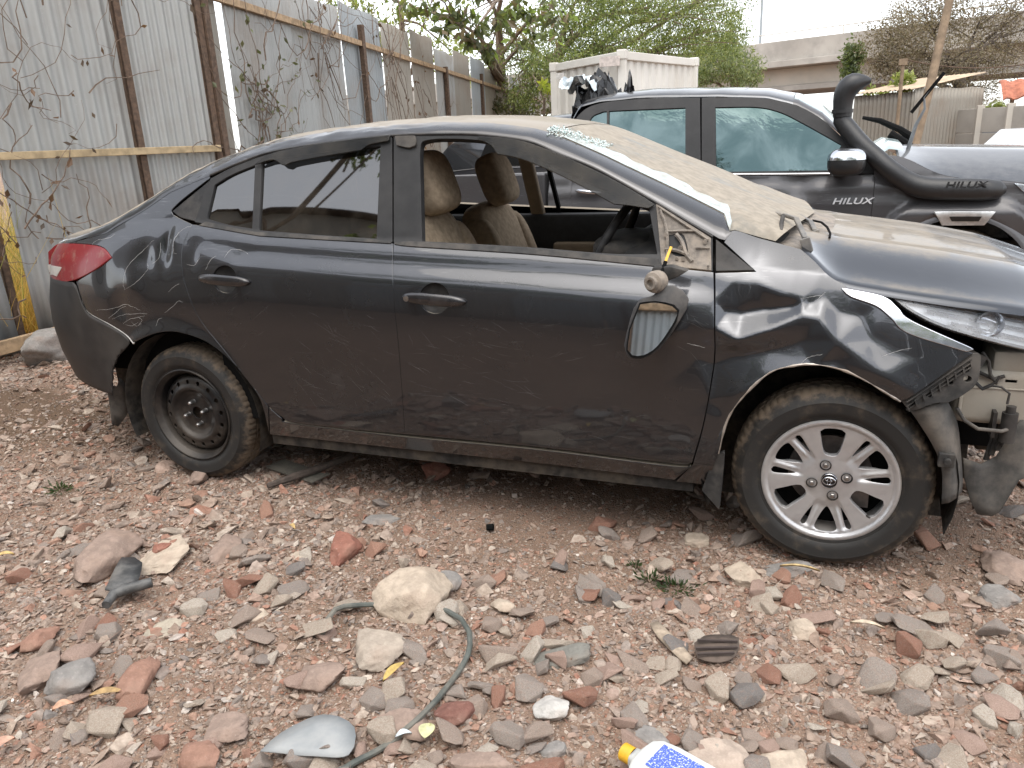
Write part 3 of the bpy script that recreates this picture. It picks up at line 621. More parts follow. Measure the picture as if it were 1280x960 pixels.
def bil(fld, x, z):
    gx, gz, G = fld; st = gx[1]-gx[0]; u = np.clip((x-gx[0])/st, 0, len(gx)-1.001); v = np.clip((z-gz[0])/st, 0, len(gz)-1.001)
    i = u.astype(int); j = v.astype(int); a = u-i; b = v-j; ok = (x > gx[0]) & (x < gx[-1]) & (z > gz[0]) & (z < gz[-1])
    return np.where(ok, (G[i, j]*(1-a)*(1-b)+G[i+1, j]*a*(1-b)+G[i, j+1]*(1-a)*b+G[i+1, j+1]*a*b), 0)
FEND = tin_field([(a, b, c*1.1) for a, b, c in _dc], -.62, .40, .30, 1.06, blur=6)
_qd = [(q[0], q[2], a, s_, s2) for q, a, s_, s2 in ((hit(205, 312), .016, .030, .055), (hit(180, 322), .014, .05, .05), (hit(165, 352), -.008, .06, .07), (hit(218, 300), -.007, .02, .05), (hit(240, 318), .006, .03, .05), (hit(150, 385), .007, .05, .05), (hit(300, 322), .004, .05, .02), (hit(130, 345), .006, .05, .06), (hit(420, 470), .005, .16, .10), (hit(640, 470), .004, .2, .08))]
def yside(x, z):
    x = np.asarray(x, float); z = np.asarray(z, float); y = ybase(x, z)+bil(FEND, x, z)
    for cx, cz, a, sx_, sz_ in _qd: y = y+a*np.exp(-((x-cx)/sx_)**2-((z-cz)/sz_)**2)
    return y
def build_sedan():
    S = thing('saloon_car', 'dark grey dented saloon car with missing front bumper and driver window', 'car', (-1.28, CY, 0))
    pn = M['paint']; pd = M['pillar']; bp = M['blackplas']
    # ---- lower panels
    def cuphole(px, py, k=.97):
        q = hit(px, py); return [(q[0]+.062*k*math.cos(a), q[2]+.002+.056*k*math.sin(a)) for a in np.linspace(0, 2*PI, 28, endpoint=False)]
    fd = panel('front_door', TP([(491.5, 304), (520, 307), (660, 316), (760, 326), (825, 333), (892, 340)], [(892, 340), (892.5, 400), (891, 456), (880, 525), (865, 579)], [(865, 579), (839, 579.5), (672, 559), (506, 543)], [(506, 543), (501, 471), (497.5, 427), (493, 384), (491, 340), (491.5, 304)]), yside, pn, S, step=.013, holes=[cuphole(543, 374)])
    rd = panel('rear_door', TP([(240, 280), (258, 283), (316, 292), (340, 294), (471, 302), (491, 304)], [(491, 304), (491, 340), (493, 384), (497.5, 427), (501, 471), (506, 543)], [(506, 543), (430, 536), (366, 528), (352, 521), (336, 508), (312, 478), (282, 440), (251, 401), (236, 369), (228, 340), (228, 310), (240, 280)]), yside, pn, S, step=.014, holes=[cuphole(281, 350)])
    panel('sill', TP([(336, 509.5), (352, 522.8), (366, 529.6), (506, 546.5), (672, 562.5), (839, 583), (866, 582)], [(866, 582), (843, 600)], [(843, 600), (672, 579), (502, 561), (337, 543)], [(337, 543), (336, 509.5)]), yside, pn, S, step=.02)
    qp = panel('quarter_panel', TP([(262, 223), (245, 236), (225, 252), (214, 263.5), (216, 268), (225, 273), (240, 280)], [(240, 280), (228, 310), (228, 340), (236, 369), (251, 401), (282, 440), (312, 478), (335, 508)], [(335, 508), (336, 541)], [(336, 541), (327, 505), (312, 478), (292, 455), (272, 437), (251, 424), (221, 415), (197, 416), (173, 425), (166, 429)], [(166, 429), (157, 418.5), (138, 406), (111, 391), (103, 378), (95, 352)], [(95, 352), (118, 338), (140, 322)], [(140, 322), (125, 307.5), (85, 303.5)], [(85, 303.5), (108, 298), (134, 288), (182, 259), (214, 237), (240, 226), (262, 217)], [(262, 217), (262, 223)]), yside, pn, S, step=.013)
    fn = panel('front_fender', TP([(905, 303), (917, 288), (950, 297.5), (1001, 311)], [(1001, 311), (1017, 325), (1037, 345), (1057, 357)], [(1057, 357), (1064, 370), (1096, 382), (1136, 416), (1208, 439), (1217, 441)], [(1217, 441), (1145, 492), (1126, 502)], [(1126, 502), (1077, 473), (1050, 462), (1017, 456), (991, 458), (962, 466), (932, 492), (909, 525), (898, 567)], [(898, 567), (884, 606)], [(884, 606), (845, 602)], [(845, 602), (866, 581)], [(866, 581), (881, 525), (892, 456), (893.5, 400), (894, 341)], [(894, 341), (945, 339.5)], [(945, 339.5), (905, 303)]), yside, pn, S, step=.010, gap=.0015)
    # bare bright metal edge along the wheel-arch lip
    arch = spl([(1126, 502), (1077, 473), (1050, 462), (1017, 456), (991, 458), (962, 466), (932, 492), (909, 525), (898, 567)], 8)
    mb = MB(); mb.tube([(lambda q: (q[0], yside(q[0], q[2])+.002, q[2]-.001))(hit(*p)) for p in arch], [.0042*(.8+.3*math.sin(i*.9)+.2*math.sin(i*2.3)) for i in range(len(arch))], 6); mb.build('arch_lip', simple('bare_arch_lip', (.34, .31, .28), .4, .6, var=.4, scale=50, dust=(.26, .2, .15), dustamt=.8), fn, smooth=True)
    # ---- trim strips
    panel('belt_moulding', TP([(494, 303), (527, 302), (660, 310), (760, 318.5), (824, 323)], [(824, 323), (825, 332.5)], [(825, 332.5), (760, 326), (660, 316.5), (520, 307.5), (494, 304.5)], [(494, 304.5), (494, 303)]), yside, M['blackrough'], fd, off=-.006, gap=0, step=.02)
    panel('belt_moulding', TP([(258, 277), (316, 289), (340, 290.5), (471, 299.5), (489, 301)], [(489, 301), (489, 303.5)], [(489, 303.5), (471, 302.5), (340, 295), (316, 292.5), (250, 281)], [(250, 281), (258, 277)]), yside, M['blackrough'], rd, off=-.006, gap=0, step=.02)
    # ---- window frames
    Wr1 = TP([(268, 231), (290, 218), (319, 206)], [(319, 206), (315.5, 286)], [(315.5, 286), (285, 281), (258, 273.5)], [(258, 273.5), (268, 231)])
    Wr2 = TP([(327, 203), (345, 198), (415, 188), (476, 182)], [(476, 182), (471, 298.5)], [(471, 298.5), (400, 294), (323, 288)], [(323, 288), (327, 203)])
    panel('window_frame', TP([(263, 223), (300, 204), (340, 190.5), (415, 178.5), (490, 170)], [(490, 170), (490.5, 303)], [(490.5, 303), (471, 301.5), (340, 293), (316, 291), (243, 277.5)], [(243, 277.5), (263, 223)]), yside, pd, rd, holes=[Wr1, Wr2], step=.02, off=-.001, rim=.02)
    panel('window_pane', TP([(266, 228), (290, 215), (322, 203)], [(322, 203), (318, 289)], [(318, 289), (285, 283), (255, 276)], [(255, 276), (266, 228)]), yglass, M['glass_tint'], rd, off=.010, gap=0, rim=0, step=.05)
    panel('window_pane', TP([(324, 201), (345, 195), (415, 185), (480, 178)], [(480, 178), (475, 301)], [(475, 301), (400, 297), (320, 291)], [(320, 291), (324, 201)]), yglass, M['glass_tint'], rd, off=.011, gap=0, rim=0, step=.05)
    Wf = TP([(524.5, 196), (526, 180), (533, 175), (557, 173), (600, 175), (640, 183), (690, 204), (747, 232), (812, 261)], [(812, 261), (822, 318)], [(822, 318), (760, 317), (660, 309), (527, 301.5)], [(527, 301.5), (524.5, 196)])
    panel('window_frame', TP([(492, 170), (557, 168), (600, 169), (660, 177), (700, 194), (747, 213), (819, 253)], [(819, 253), (891, 296)], [(891, 296), (891, 339)], [(891, 339), (825, 331.5), (760, 324), (660, 314), (520, 305), (492, 303.5)], [(492, 303.5), (492, 170)]), yside, pd, fd, holes=[Wf], step=.02, off=-.001, rim=.03)
    # smoked rain visors
    panel('rain_visor', TP([(322, 205), (345, 191), (415, 178), (489, 169)], [(489, 169), (488, 175), (465, 180), (454, 187)], [(454, 187), (400, 196), (365, 203), (358, 207), (345, 199), (322, 205)]), ybase, M['glass_vis'], rd, off=-.016, gap=0, rim=.006, step=.03)
    panel('rain_visor', TP([(600, 170), (660, 178), (747, 214), (812, 250), (818, 256)], [(818, 256), (812, 259), (790, 256), (769, 254)], [(769, 254), (735, 235), (700, 217), (660, 200), (640, 194.5), (624, 192)], [(624, 192), (617, 182), (607, 176), (600, 174)], [(600, 174), (600, 170)]), ybase, M['glass_vis'], fd, off=-.016, gap=0, rim=.006, step=.03)
    panel('visor_stub', TP([(496, 170), (520, 169.5)], [(520, 169.5), (521, 181), (514, 184), (498, 181)], [(498, 181), (496, 170)]), ybase, M['blackrough'], fd, off=-.014, gap=0, rim=.012, step=.03)
    # quarter window triangle and fender triangle
    panel('quarter_light', TP([(215, 264), (238, 245), (261, 226)], [(261, 226), (244, 276.5)], [(244, 276.5), (225, 271.5), (215, 264)]), ybase, bp, S, off=.003, gap=.001, step=.03)
    panel('corner_trim', TP([(895, 299), (943, 337.5)], [(943, 337.5), (895, 338.5)], [(895, 338.5), (895, 299)]), ybase, bp, fn, off=-.001, gap=.001, step=.03)
    # bare mirror mounting plate with torn hole
    sail = panel('mirror_mount_plate', TP([(821, 255), (888, 297)], [(888, 297), (889, 337)], [(889, 337), (828, 331)], [(828, 331), (821, 255)]), ybase, M['raw'], fd, off=-.006, gap=0, step=.02, holes=[TP([(836, 293), (852, 291), (858, 300), (860, 318), (845, 320), (836, 312)], [(836, 312), (836, 293)])])
    def on(px, py, o=0.):
        q = hit(px, py); return Vector((q[0], q[1]+o, q[2]))
    mb = MB()
    for pts, r in (([(846, 292), (853, 301), (858, 316), (866, 326)], .007), ([(832, 311), (845, 312), (862, 318)], .006), ([(832, 289), (850, 288), (868, 288)], .004), ([(870, 309), (888, 309)], .003), ([(826, 262), (834, 285), (835, 318)], .005), ([(824, 258), (860, 282), (886, 299)], .004)):
        mb.tube([on(*p, -.012) for p in spl(pts, 5)], r, 6)
    for px, py, r in ((833.5, 293, .007), (882, 301, .007), (855, 323, .006), (847, 322, .005), (886, 332, .004), (851, 309, .007)):
        p = on(px, py, -.012); mb.tube([p, p+Vector((0, -.006, 0))], r, 10)
    mb.build('bracket', M['raw'], sail, smooth=True)
    MB().bar(on(841, 307, -.028), on(834, 326, -.034), .008, .004, (0, -1, 0)).build('yellow_clip', M['yellow'], sail)
    # ---- tail lamp
    tl = panel('tail_lamp', TP([(61, 315), (72, 305.5), (85, 304.5), (125, 308.5), (139, 322)], [(139, 322), (118, 337), (94, 349), (72, 353)], [(72, 353), (63, 342), (61, 315)]), ybase, M['red_lens'], S, off=-.004, gap=0, rim=.03, step=.015, edge=.003)
    panel('clear_corner', TP([(61, 331), (78, 334)], [(78, 334), (72, 345)], [(72, 345), (63, 340), (61, 331)]), ybase, simple('clear_lens', (.45, .43, .40), .25, var=.1), tl, off=-.0065, gap=0, rim=.002, step=.02)
    # ---- rear bumper, wrapped round the tail
    top = [hit(*p) for p in spl([(166, 429), (157, 418.5), (138, 406), (111, 391), (103, 378), (95, 352)], 3)]
    bx_ = np.array([(q[0], q[2]) for q in top]); o_ = np.argsort(bx_[:, 0]); bx_ = bx_[o_]
    XRZ = lambda z: np.interp(z, [.3, .42, .52, .65, .75, .85, .95, 1.05, 1.15], [-3.52, -3.57, -3.63, -3.655, -3.64, -3.60, -3.585, -3.50, -3.42])
    front_x = lambda z: np.interp(z, [.36, .42, .50, .56, .62, .64], [-2.955, -2.935, -2.90, -2.85, -2.77, -2.75])
    def ztop(x): return np.interp(x, bx_[:, 0], bx_[:, 1], left=bx_[0, 1])
    def wrap(name, zlo, zhi, m, front):
        NU, NV = 64, 22; V = []
        for i in range(NU+1):
            s_ = i/NU
            for j in range(NV+1):
                t = j/NV
                if s_ < .5:
                    x = lerp(front, -3.40, s_/.5); z = lerp(zlo(x), zhi(x), t); x = min(x, float(front_x(z))) if front > -3.0 else x; y = float(ybase(x, z))
                else:
                    z = lerp(zlo(-3.40), zhi(-3.40), t); xr = float(XRZ(z)); y0 = float(ybase(-3.40, z)); yt = float(CY*sup((-2.62+3.40)/(-2.62-xr), 3.)); e0 = y0-yt
                    k = (s_-.5)/.5; yy = lerp(yt, CY, k); w_ = 1-yy/CY; u = (1-max(0., w_)**3)**(1/3); x = -2.62+(xr+2.62)*u; y = yy+e0*(1-k)
                V.append((x, y-.001, z))
        F = [(i*(NV+1)+j, i*(NV+1)+j+1, (i+1)*(NV+1)+j+1, (i+1)*(NV+1)+j) for i in range(NU) for j in range(NV)]
        V2 = [(x, 2*CY-y, z) for x, y, z in V]; mb = MB(); mb.add(V, F); mb.add(V2, [tuple(reversed(f)) for f in F]); o = mb.build(name, m, S, smooth=True); o.data.polygons.foreach_set('use_smooth', [True]*len(o.data.polygons)); return o
    zlow = lambda x: float(np.interp(x, [-3.40, -3.2, -3.0, -2.9], [.415, .395, .372, .362]))
    wrap('boot_face', lambda x: .875, lambda x: float(np.interp(x, [-3.40, -3.2], [1.02, 1.0])), pn, -3.22)
    bump = wrap('rear_bumper', zlow, lambda x: float(ztop(x))-.004, simple('bumper_black', (.018, .018, .019), .42, .0, var=.2, scale=12, spec=.35, dust=(.10, .085, .07), dustamt=.3), -2.75)
    mb = MB(); mb.box((-3.0, .16, .40), (-2.66, .2, .72)); mb.build('inner_arch', M['under'], S)
    so_ = bump.modifiers.new('thick', 'SOLIDIFY'); so_.thickness = .004; so_.offset = 1
    # torn edge of the bumper seam
    mb = MB(); sp = spl([(95, 352), (103, 379), (111, 391), (138, 406), (157, 418.5), (166, 429)], 4)
    mb.tube([on(p[0]+.8, p[1]+.5, .003) for p in sp], [.0025+.003*max(0, (i-6)/len(sp)) for i in range(len(sp))], 6); mb.build('seam_edge', M['scratch'], bump, smooth=True)
    # ---- rust-white scratches on the quarter and bumper
    sc = MB()
    lines = [[(120, 388), (140, 386), (157, 381), (176, 388)], [(136, 398), (148, 387), (156, 383)], [(140, 399), (152, 394), (172, 392), (184, 392)], [(153, 405), (163, 399), (181, 395)], [(156, 406), (165, 407), (172, 403)], [(103, 402), (110, 394)], [(108, 415), (118, 399)], [(110, 426), (130, 416), (136, 409)], [(132, 436), (141, 425), (152, 421)], [(130, 429), (139, 420), (143, 410)], [(124, 452), (136, 447), (144, 437), (148, 430)], [(108, 413), (121, 405), (128, 402)],
             [(157, 362), (155, 352), (162, 330), (185, 306), (192, 300)], [(157, 362), (172, 352), (183, 338), (182, 330)], [(188, 330), (196, 325), (199, 312), (199, 304)], [(217, 316), (219, 300), (228, 287), (238, 283)], [(217, 316), (221, 317)], [(232, 330), (242, 332), (250, 322)], [(257, 337), (264, 324), (271, 320)], [(280, 322), (289, 312), (303, 313), (310, 318)], [(195, 408), (199, 398), (203, 397)], [(206, 391), (215, 384), (224, 376), (228, 378)], [(210, 365), (219, 357), (224, 355)], [(115, 306), (120, 301), (134, 298), (144, 293)], [(172, 396), (178, 400), (174, 406)], [(164, 402), (170, 408), (176, 404)],
             [(1015, 380), (1025, 372), (1032, 366)], [(1000, 374), (1030, 369)], [(1000, 456), (1012, 447), (1028, 443)], [(1103, 446), (1128, 438), (1140, 436)], [(858, 430), (880, 436)]]
    for L in lines:
        pts = spl(L, 3); pts = [(p[0]+rnd.uniform(-.4, .4), p[1]+rnd.uniform(-.4, .4)) for p in pts]
        sc.tube([(lambda q: (q[0], float(yside(q[0], q[2])), q[2]))(hit(*p)) for p in pts], [(.00035+.0004*rnd.random())*(1-.6*abs(2*i/len(pts)-1)) for i, _ in enumerate(pts)], 4)
    o = sc.build('scratch_marks', M['scratch'], qp, smooth=True)
    # faint scuffs across the doors
    def scuffs(parent, boxes, seed):
        R_ = random.Random(seed); sc = MB()
        for x0, x1, y0, y1, n, ang in boxes:
            for _ in range(n):
                px, py = R_.uniform(x0, x1), R_.uniform(y0, y1); L = R_.uniform(6, 34); a = R_.gauss(ang, .22); k = max(3, int(L/5)); cv = R_.gauss(0, .12)
                pts = [(px+L*t*math.cos(a+cv*t), py+L*t*math.sin(a+cv*t)) for t in np.linspace(0, 1, k)]
                r0 = R_.uniform(.00012, .00034); sc.tube([(lambda q: (q[0], float(yside(q[0], q[2])), q[2]))(hit(*p, n=300)) for p in pts], [r0*(1-.8*abs(2*i/(k-1)-1)) for i in range(k)], 4)
        o = sc.build('scratch_marks', simple('faint_scratch', (.13, .128, .125), .6, var=.4), parent, smooth=True); o['kind'] = 'stuff'
    scuffs(rd, [(360, 480, 385, 500, 60, .55), (300, 460, 300, 345, 14, -.2), (270, 340, 370, 440, 14, -.8)], 5)
    scuffs(fd, [(505, 660, 400, 500, 55, .35), (620, 760, 400, 460, 12, -.15), (840, 885, 390, 440, 10, .5), (560, 800, 505, 560, 14, .1)], 6)
    # ---- door handles
    def handle(parent, cx, cy, sx_, lock):
        q = hit(cx, cy); base = Vector((q[0], q[1], q[2])); L = .124
        cup = MB(); 
        def g(u, v):
            a = u*2*PI; r = v; return (base.x+.062*r*math.cos(a), float(yside(base.x+.062*r*math.cos(a), base.z+.002+.056*r*math.sin(a)))+.002+.030*max(0., 1-r**2)**.5, base.z+.002+.056*r*math.sin(a))
        cup.grid(g, 24, 6); cup.build('handle_recess', M['blackplas'], None, smooth=True)
        ob = C.objects[-1]; adopt(ob, parent)
        hb = MB(); n = 22
        def sec(i):
            s_ = -1+2*i/n; x = base.x+L*s_; hh = .0215*(1-abs(s_)**3)**.5+.0005; dd = -.012-.018*(1-s_*s_)
            z = base.z-.006*s_+.001; return x, hh, dd, z
        V = []; F = []
        for i in range(n+1):
            x, hh, dd, z = sec(i)
            for k in range(12):
                a = 2*PI*k/12; V.append((x, base.y+dd*.55+.011*math.cos(a)*min(1, hh/.008), z+hh*math.sin(a)))
        for i in range(n):
            for k in range(12): F.append((i*12+k, (i+1)*12+k, (i+1)*12+(k+1) % 12, i*12+(k+1) % 12))
        h_ = mesh_obj('door_handle', V, F, simple('handle_black', (.014, .014, .016), .22, .2, var=.2, coat=.6, dust=(.12, .1, .09), dustamt=.15), parent)
        if lock:
            k0 = base+Vector((-.100, -.016, .003)); mb = MB(); mb.tube([k0, k0+Vector((0, -.008, 0))], .010, 16); mb.build('lock_cylinder', M['nut'], parent, smooth=True)
    handle(fd, 543, 374, 1, True); handle(rd, 281, 350, 1, False)
    # ---- roof, pillars, glass : sections across the car
    dp = [hit(*p) for p in ((70, 306), (88, 304.5), (134, 291), (182, 262), (214, 240), (240, 229), (262, 220), (300, 202), (340, 188.5), (415, 176.5), (490, 168.5), (557, 166.5), (600, 167.5), (660, 175.5), (700, 192), (747, 211), (819, 251.5), (905, 301.5), (918, 287), (950, 296.5), (1001, 310))]
    dx = np.array([q[0] for q in dp]); dz = np.array([q[2] for q in dp]); k = np.argsort(dx); dx, dz = dx[k], dz[k]
    zcx = [-3.56, -3.48, -3.25, -3.1, -3.0, -2.9, -2.7, -2.5, -2.35, -2.15, -1.9, -1.6, -1.4, -1.2, -1.0, -.9, -.8, -.65, -.5, -.3, -.14, -.02, .1]
    zcz = [1.0, 1.05, 1.085, 1.10, 1.13, 1.18, 1.275, 1.36, 1.405, 1.44, 1.462, 1.472, 1.468, 1.455, 1.425, 1.385, 1.335, 1.272, 1.212, 1.12, 1.055, 1.02, 1.0]
    xs_f = np.linspace(-3.56, .1, 400); zs_f = np.interp(xs_f, zcx, zcz); zs_f = np.convolve(np.pad(zs_f, 8, 'edge'), np.ones(17)/17, 'valid')
    def sect(x, t, far=False):
        x_ = x; zd = float(np.interp(x, dx, dz)); yd = float(ybase(min(max(x, dx[0]), .05), zd))-.0012; zc = max(float(np.interp(x, xs_f, zs_f)), zd+.012)
        k1 = .8*(zc-zd)/.92; p0 = np.array([yd, zd]); p1 = p0+np.array([.42, .92])*k1; p2 = np.array([lerp(yd, CY, .45), zc-.004]); p3 = np.array([CY, zc])
        b = (1-t)**3*p0+3*t*(1-t)**2*p1+3*t*t*(1-t)*p2+t**3*p3
        # hail of small dents along the rail
        b[1] += (.006*noise.noise((x*9, t*7, 3.1))+.004*noise.noise((x*23, t*15, 1.7)))*sst(-1.2, -1.7, x)*sst(.0, .1, t)*sst(-3.0, -2.7, x)
        return (x, 2*CY-b[0] if far else b[0], b[1])
    def strip(name, xa, xb, ta, tb, m, nx, ntt, far=False, lift=0., parent=S):
        V = []; F = []
        for i in range(nx+1):
            x = lerp(xa, xb, i/nx); a = ta(x) if callable(ta) else ta; b = tb(x) if callable(tb) else tb
            for j in range(ntt+1):
                p = sect(x, lerp(a, b, j/ntt), far); V.append((p[0], p[1], p[2]+lift))
        for i in range(nx):
            for j in range(ntt):
                f = (i*(ntt+1)+j, i*(ntt+1)+j+1, (i+1)*(ntt+1)+j+1, (i+1)*(ntt+1)+j); F.append(tuple(reversed(f)) if not far else f)
        return V, F
    def both(name, xa, xb, ta, m, nx, ntt, lift=0.):
        V, F = strip(name, xa, xb, ta, 1., m, nx, ntt, False, lift); V2, F2 = strip(name, xa, xb, ta, 1., m, nx, ntt, True, lift); n = len(V)
        mb = MB(); mb.add(V, F); mb.add(V2, F2); return mb.build(name, m, S, smooth=True)
    tr_ = lambda x: float(.30*sst(-.33, -.37, x)*(1-.45*sst(-2.3, -2.6, x)))
    for far in (False, True):
        V, F = strip('roof_rail', -3.0, -.335, 0., tr_, None, 150, 12, far); mesh_obj('roof_rail', V, F, M['paint_rail'], S)
    both('roof', -2.36, -.97, lambda x: tr_(x)*1.0, M['paint_roof'], 70, 24, 0.)
    mb = MB()
    def wsp(u, v):
        x = lerp(-.965, -.205+.10*v, u); t0 = tr_(x); return sect(x, lerp(t0, 1., v))
    mb.grid(wsp, 50, 24); mb.grid(lambda u, v: (lambda p: (p[0], 2*CY-p[1], p[2]))(wsp(u, 1-v)), 50, 24); mb.build('windscreen', M['windscreen'], S, smooth=True)
    both('rear_window', -2.98, -2.365, lambda x: tr_(x), M['windscreen'], 30, 16, .001)
    both('boot_lid', -3.52, -2.985, lambda x: .02, M['paint_roof'], 24, 24, .0)
    # drip moulding along the door tops
    mb = MB(); mp_ = spl([(263, 219), (300, 203.5), (340, 190), (415, 177.8), (490, 169.5), (557, 167.5), (600, 168.5), (660, 176.5), (700, 193), (747, 212), (819, 252.5), (891, 296)], 8)
    mb.tube([on(p[0], p[1], -.002) for p in mp_], .0045, 6); mb.build('drip_moulding', M['blackplas'], S, smooth=True)
    # white edge strip of the windscreen bonding and shattered glass by the roof
    mb = MB(); R_ = random.Random(3)
    for i in range(900):
        x = -.985+.19*R_.random()**1.3; t = .33+(x+.985)*1.1+R_.gauss(0, .05); p = Vector(sect(x, t)); s_ = R_.uniform(.0015, .005)
        n = Vector((R_.gauss(.3, 1), R_.gauss(-.3, 1), R_.gauss(.9, .7))).normalized(); a = n.orthogonal().normalized(); b = n.cross(a)
        p += Vector((0, 0, R_.uniform(0, .016)*(1 if x < -.88 else .4))); mb.add([p+a*s_, p+b*s_*.8, p-a*s_*.9, p-b*s_, p+n*s_*.6], [(0, 1, 4), (1, 2, 4), (2, 3, 4), (3, 0, 4), (3, 2, 1, 0)])
    o = mb.build('shattered_glass', M['cullet'], S); o['kind'] = 'stuff'
    V = []; F = []
    ex = np.linspace(-.93, -.34, 60)
    for x in ex:
        w_ = .12+.05*math.sin(PI*(x+.93)/.59)+.02*math.sin(x*31)+.012*math.sin(x*83)
        for t in (tr_(x)+.004, tr_(x)+w_*.5, tr_(x)+w_): p = sect(x, t); V.append((p[0], p[1], p[2]+.003))
    for i in range(len(ex)-1):
        for j in range(2): F.append((i*3+j, (i+1)*3+j, (i+1)*3+j+1, i*3+j+1))
    mesh_obj('cracked_glass_edge', V, F, simple('cracked_glass_edge', (.43, .49, .49), .3, var=.3, scale=70, dust=DUST, dustamt=.55, bump=.3), S)
    # ---- bonnet
    he = [hit(*p) for p in spl([(1001, 312), (1017, 326), (1037, 346), (1057, 356.5), (1109, 366), (1188, 378), (1280, 390), (1340, 401), (1400, 416)], 6)]
    hx = np.array([q[0] for q in he]); hz = np.array([q[2] for q in he]); k = np.argsort(hx); hx, hz = hx[k], hz[k]
    hcx = [-.13, -.05, .1, .3, .5, .65, .75]; hcz = [1.015, 1.015, .995, .965, .925, .875, .82]
    def hoodp(u, v):
        x = lerp(-.128, hx[-1], u); zd = float(np.interp(x, hx, hz)); yd = float(ybase(x, zd))+.004; zc = max(float(np.interp(x, hcx, hcz)), zd+.01)
        xx = x
        if v < .06:
            t = v/.06; return (xx, yd+.03*t*t-.002*(1-t), zd-.012*(1-t)**2+.010*t)     # turned edge
        t = (v-.06)/.94; s_ = 1-(1-t)**2.0; cr = .012*math.exp(-((t-.42)/.10)**2)
        return (xx, lerp(yd+.03, CY, t), zd+.010+(zc-zd-.010)*(.55*s_+.45*sst(0, .35, t))+cr*.6)
    mb = MB(); mb.grid(lambda u, v: hoodp(u, v), 56, 40)
    mb.grid(lambda u, v: (lambda p: (p[0], 2*CY-p[1], p[2]))(hoodp(u, 1-v)), 56, 40)
    hood = mb.build('bonnet', M['paint_hood'], S, smooth=True)
    bm = bmesh.new(); bm.from_mesh(hood.data); bmesh.ops.recalc_face_normals(bm, faces=bm.faces)
    if sum(f.normal.z*f.calc_area() for f in bm.faces) < 0: bmesh.ops.reverse_faces(bm, faces=bm.faces)
    bm.to_mesh(hood.data); bm.free(); hood.data.polygons.foreach_set('use_smooth', [True]*len(hood.data.polygons))
    # cowl grille and wipers between glass and bonnet
    mb = MB(); mb.grid(lambda u, v: (lerp(-.24, -.10, v)+.07*math.sin(PI*u), lerp(.195, 1.535, u), .998+.04*math.sin(PI*u)-.022*v+(.010 if .3 < v < .6 else 0)), 24, 6); mb.build('cowl', M['raw'], S, smooth=True)
    def wiper(piv, elbow, tip, tip2, w_=.016):
        mb = MB(); p0, p1, p2, p3 = [Vector(at(a, b, Y=y)) for a, b, y in (piv, elbow, tip, tip2)]
        mb.bar(p0+Vector((.008, 0, -.03)), p0+Vector((-.006, 0, .014)), .030, .030); mb.bar(p0+Vector((-.004, 0, .012)), p1, w_, .012); mb.bar(p1, p2, w_*.7, .010); mb.tube([p1+Vector((0, 0, -.004)), p3], .005, 6); return mb.build('wiper_arm', simple('wiper_grey_dust', (.14, .135, .13), .6, var=.2, dust=(.3, .26, .2), dustamt=.5), S, bevel=.003)
    wiper((1008, 303, .22), (995, 273, .34), (980, 268, .42), (935, 255, .75)); wiper((1020, 293, .50), (1013, 277, .58), (990, 264, .72), (958, 253, .95))
    mb = MB(); mb.tube([at(a, b, Y=y) for a, b, y in ((979, 269, .36), (977, 278, .33), (976, 289, .26))], .007, 6); mb.build('wiper_stub', M['blackrough'], S, smooth=True)
    mb = MB(); mb.tube([at(a, b, Y=y) for a, b, y in ((1016, 275.5, .62), (1027, 278, .58), (1034, 284, .52), (1038, 292, .45), (1037, 297, .40))], .004, 6); mb.build('bonnet_seal', M['dark'], S, smooth=True)
    # ---- headlamp, chrome blade, front-end wreckage
    panel('chrome_blade', TP([(1053, 360), (1103, 370.5), (1122, 385), (1139, 401), (1216, 436)], [(1216, 436), (1208, 438.5)], [(1208, 438.5), (1136, 415.5), (1115, 397), (1096, 381.5), (1064, 369.5), (1053, 360)]), ybase, M['chrome'], S, off=-.004, gap=0, rim=.01, step=.01, edge=.003)
    hlo = TP([(1114, 370), (1190, 380), (1280, 393), (1345, 405)], [(1345, 405), (1350, 455)], [(1350, 455), (1280, 441), (1188, 414), (1145, 394), (1125, 380), (1114, 370)])
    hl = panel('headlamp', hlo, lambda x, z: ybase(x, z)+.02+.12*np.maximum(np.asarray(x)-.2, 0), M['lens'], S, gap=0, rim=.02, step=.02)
    yh = lambda x, z: ybase(x, z)+.040+.12*np.maximum(np.asarray(x)-.2, 0)
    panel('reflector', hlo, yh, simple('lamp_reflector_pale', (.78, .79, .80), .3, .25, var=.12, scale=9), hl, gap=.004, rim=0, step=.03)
    mb = MB()
    for (p, q, r) in (((1132, 378), (1345, 418), .007), ((1160, 391), (1345, 432), .005), ((1190, 408), (1345, 446), .006)):
        L = [hit(*e) for e in spl([p, q], 14)]; mb.tube([(e[0], float(yh(e[0], e[2]))-.012, e[2]) for e in L], r, 6)
    for px in (1240, 1305):
        e = hit(px, 408); mb.lathe([(.0, .03), (.02, .026), (.034, .0), (.036, -.004)], 20, Matrix.Translation((e[0], float(yh(e[0], e[2]))-.03, e[2])))
    mb.build('lamp_bezel', M['chrome'], hl, smooth=True)
    # bumper side bracket with ribs and holes
    yb = lambda x, z: ybase(x, z)+.008
    bo = TP([(1128, 503), (1218, 443)], [(1218, 443), (1226, 446), (1222, 478), (1205, 494), (1186, 504)], [(1186, 504), (1168, 505), (1140, 514), (1128, 503)])
    hol = []
    for cx, cy, rx in ((1141, 506, 4.5), (1162, 495, 4.5), (1188, 479, 5), (1208, 463, 5), (1210, 475, 6.)):
        hol.append(TR([(cx+rx*math.cos(a), cy+rx*.8*math.sin(a)) for a in np.linspace(0, 2*PI, 12, endpoint=False)]))
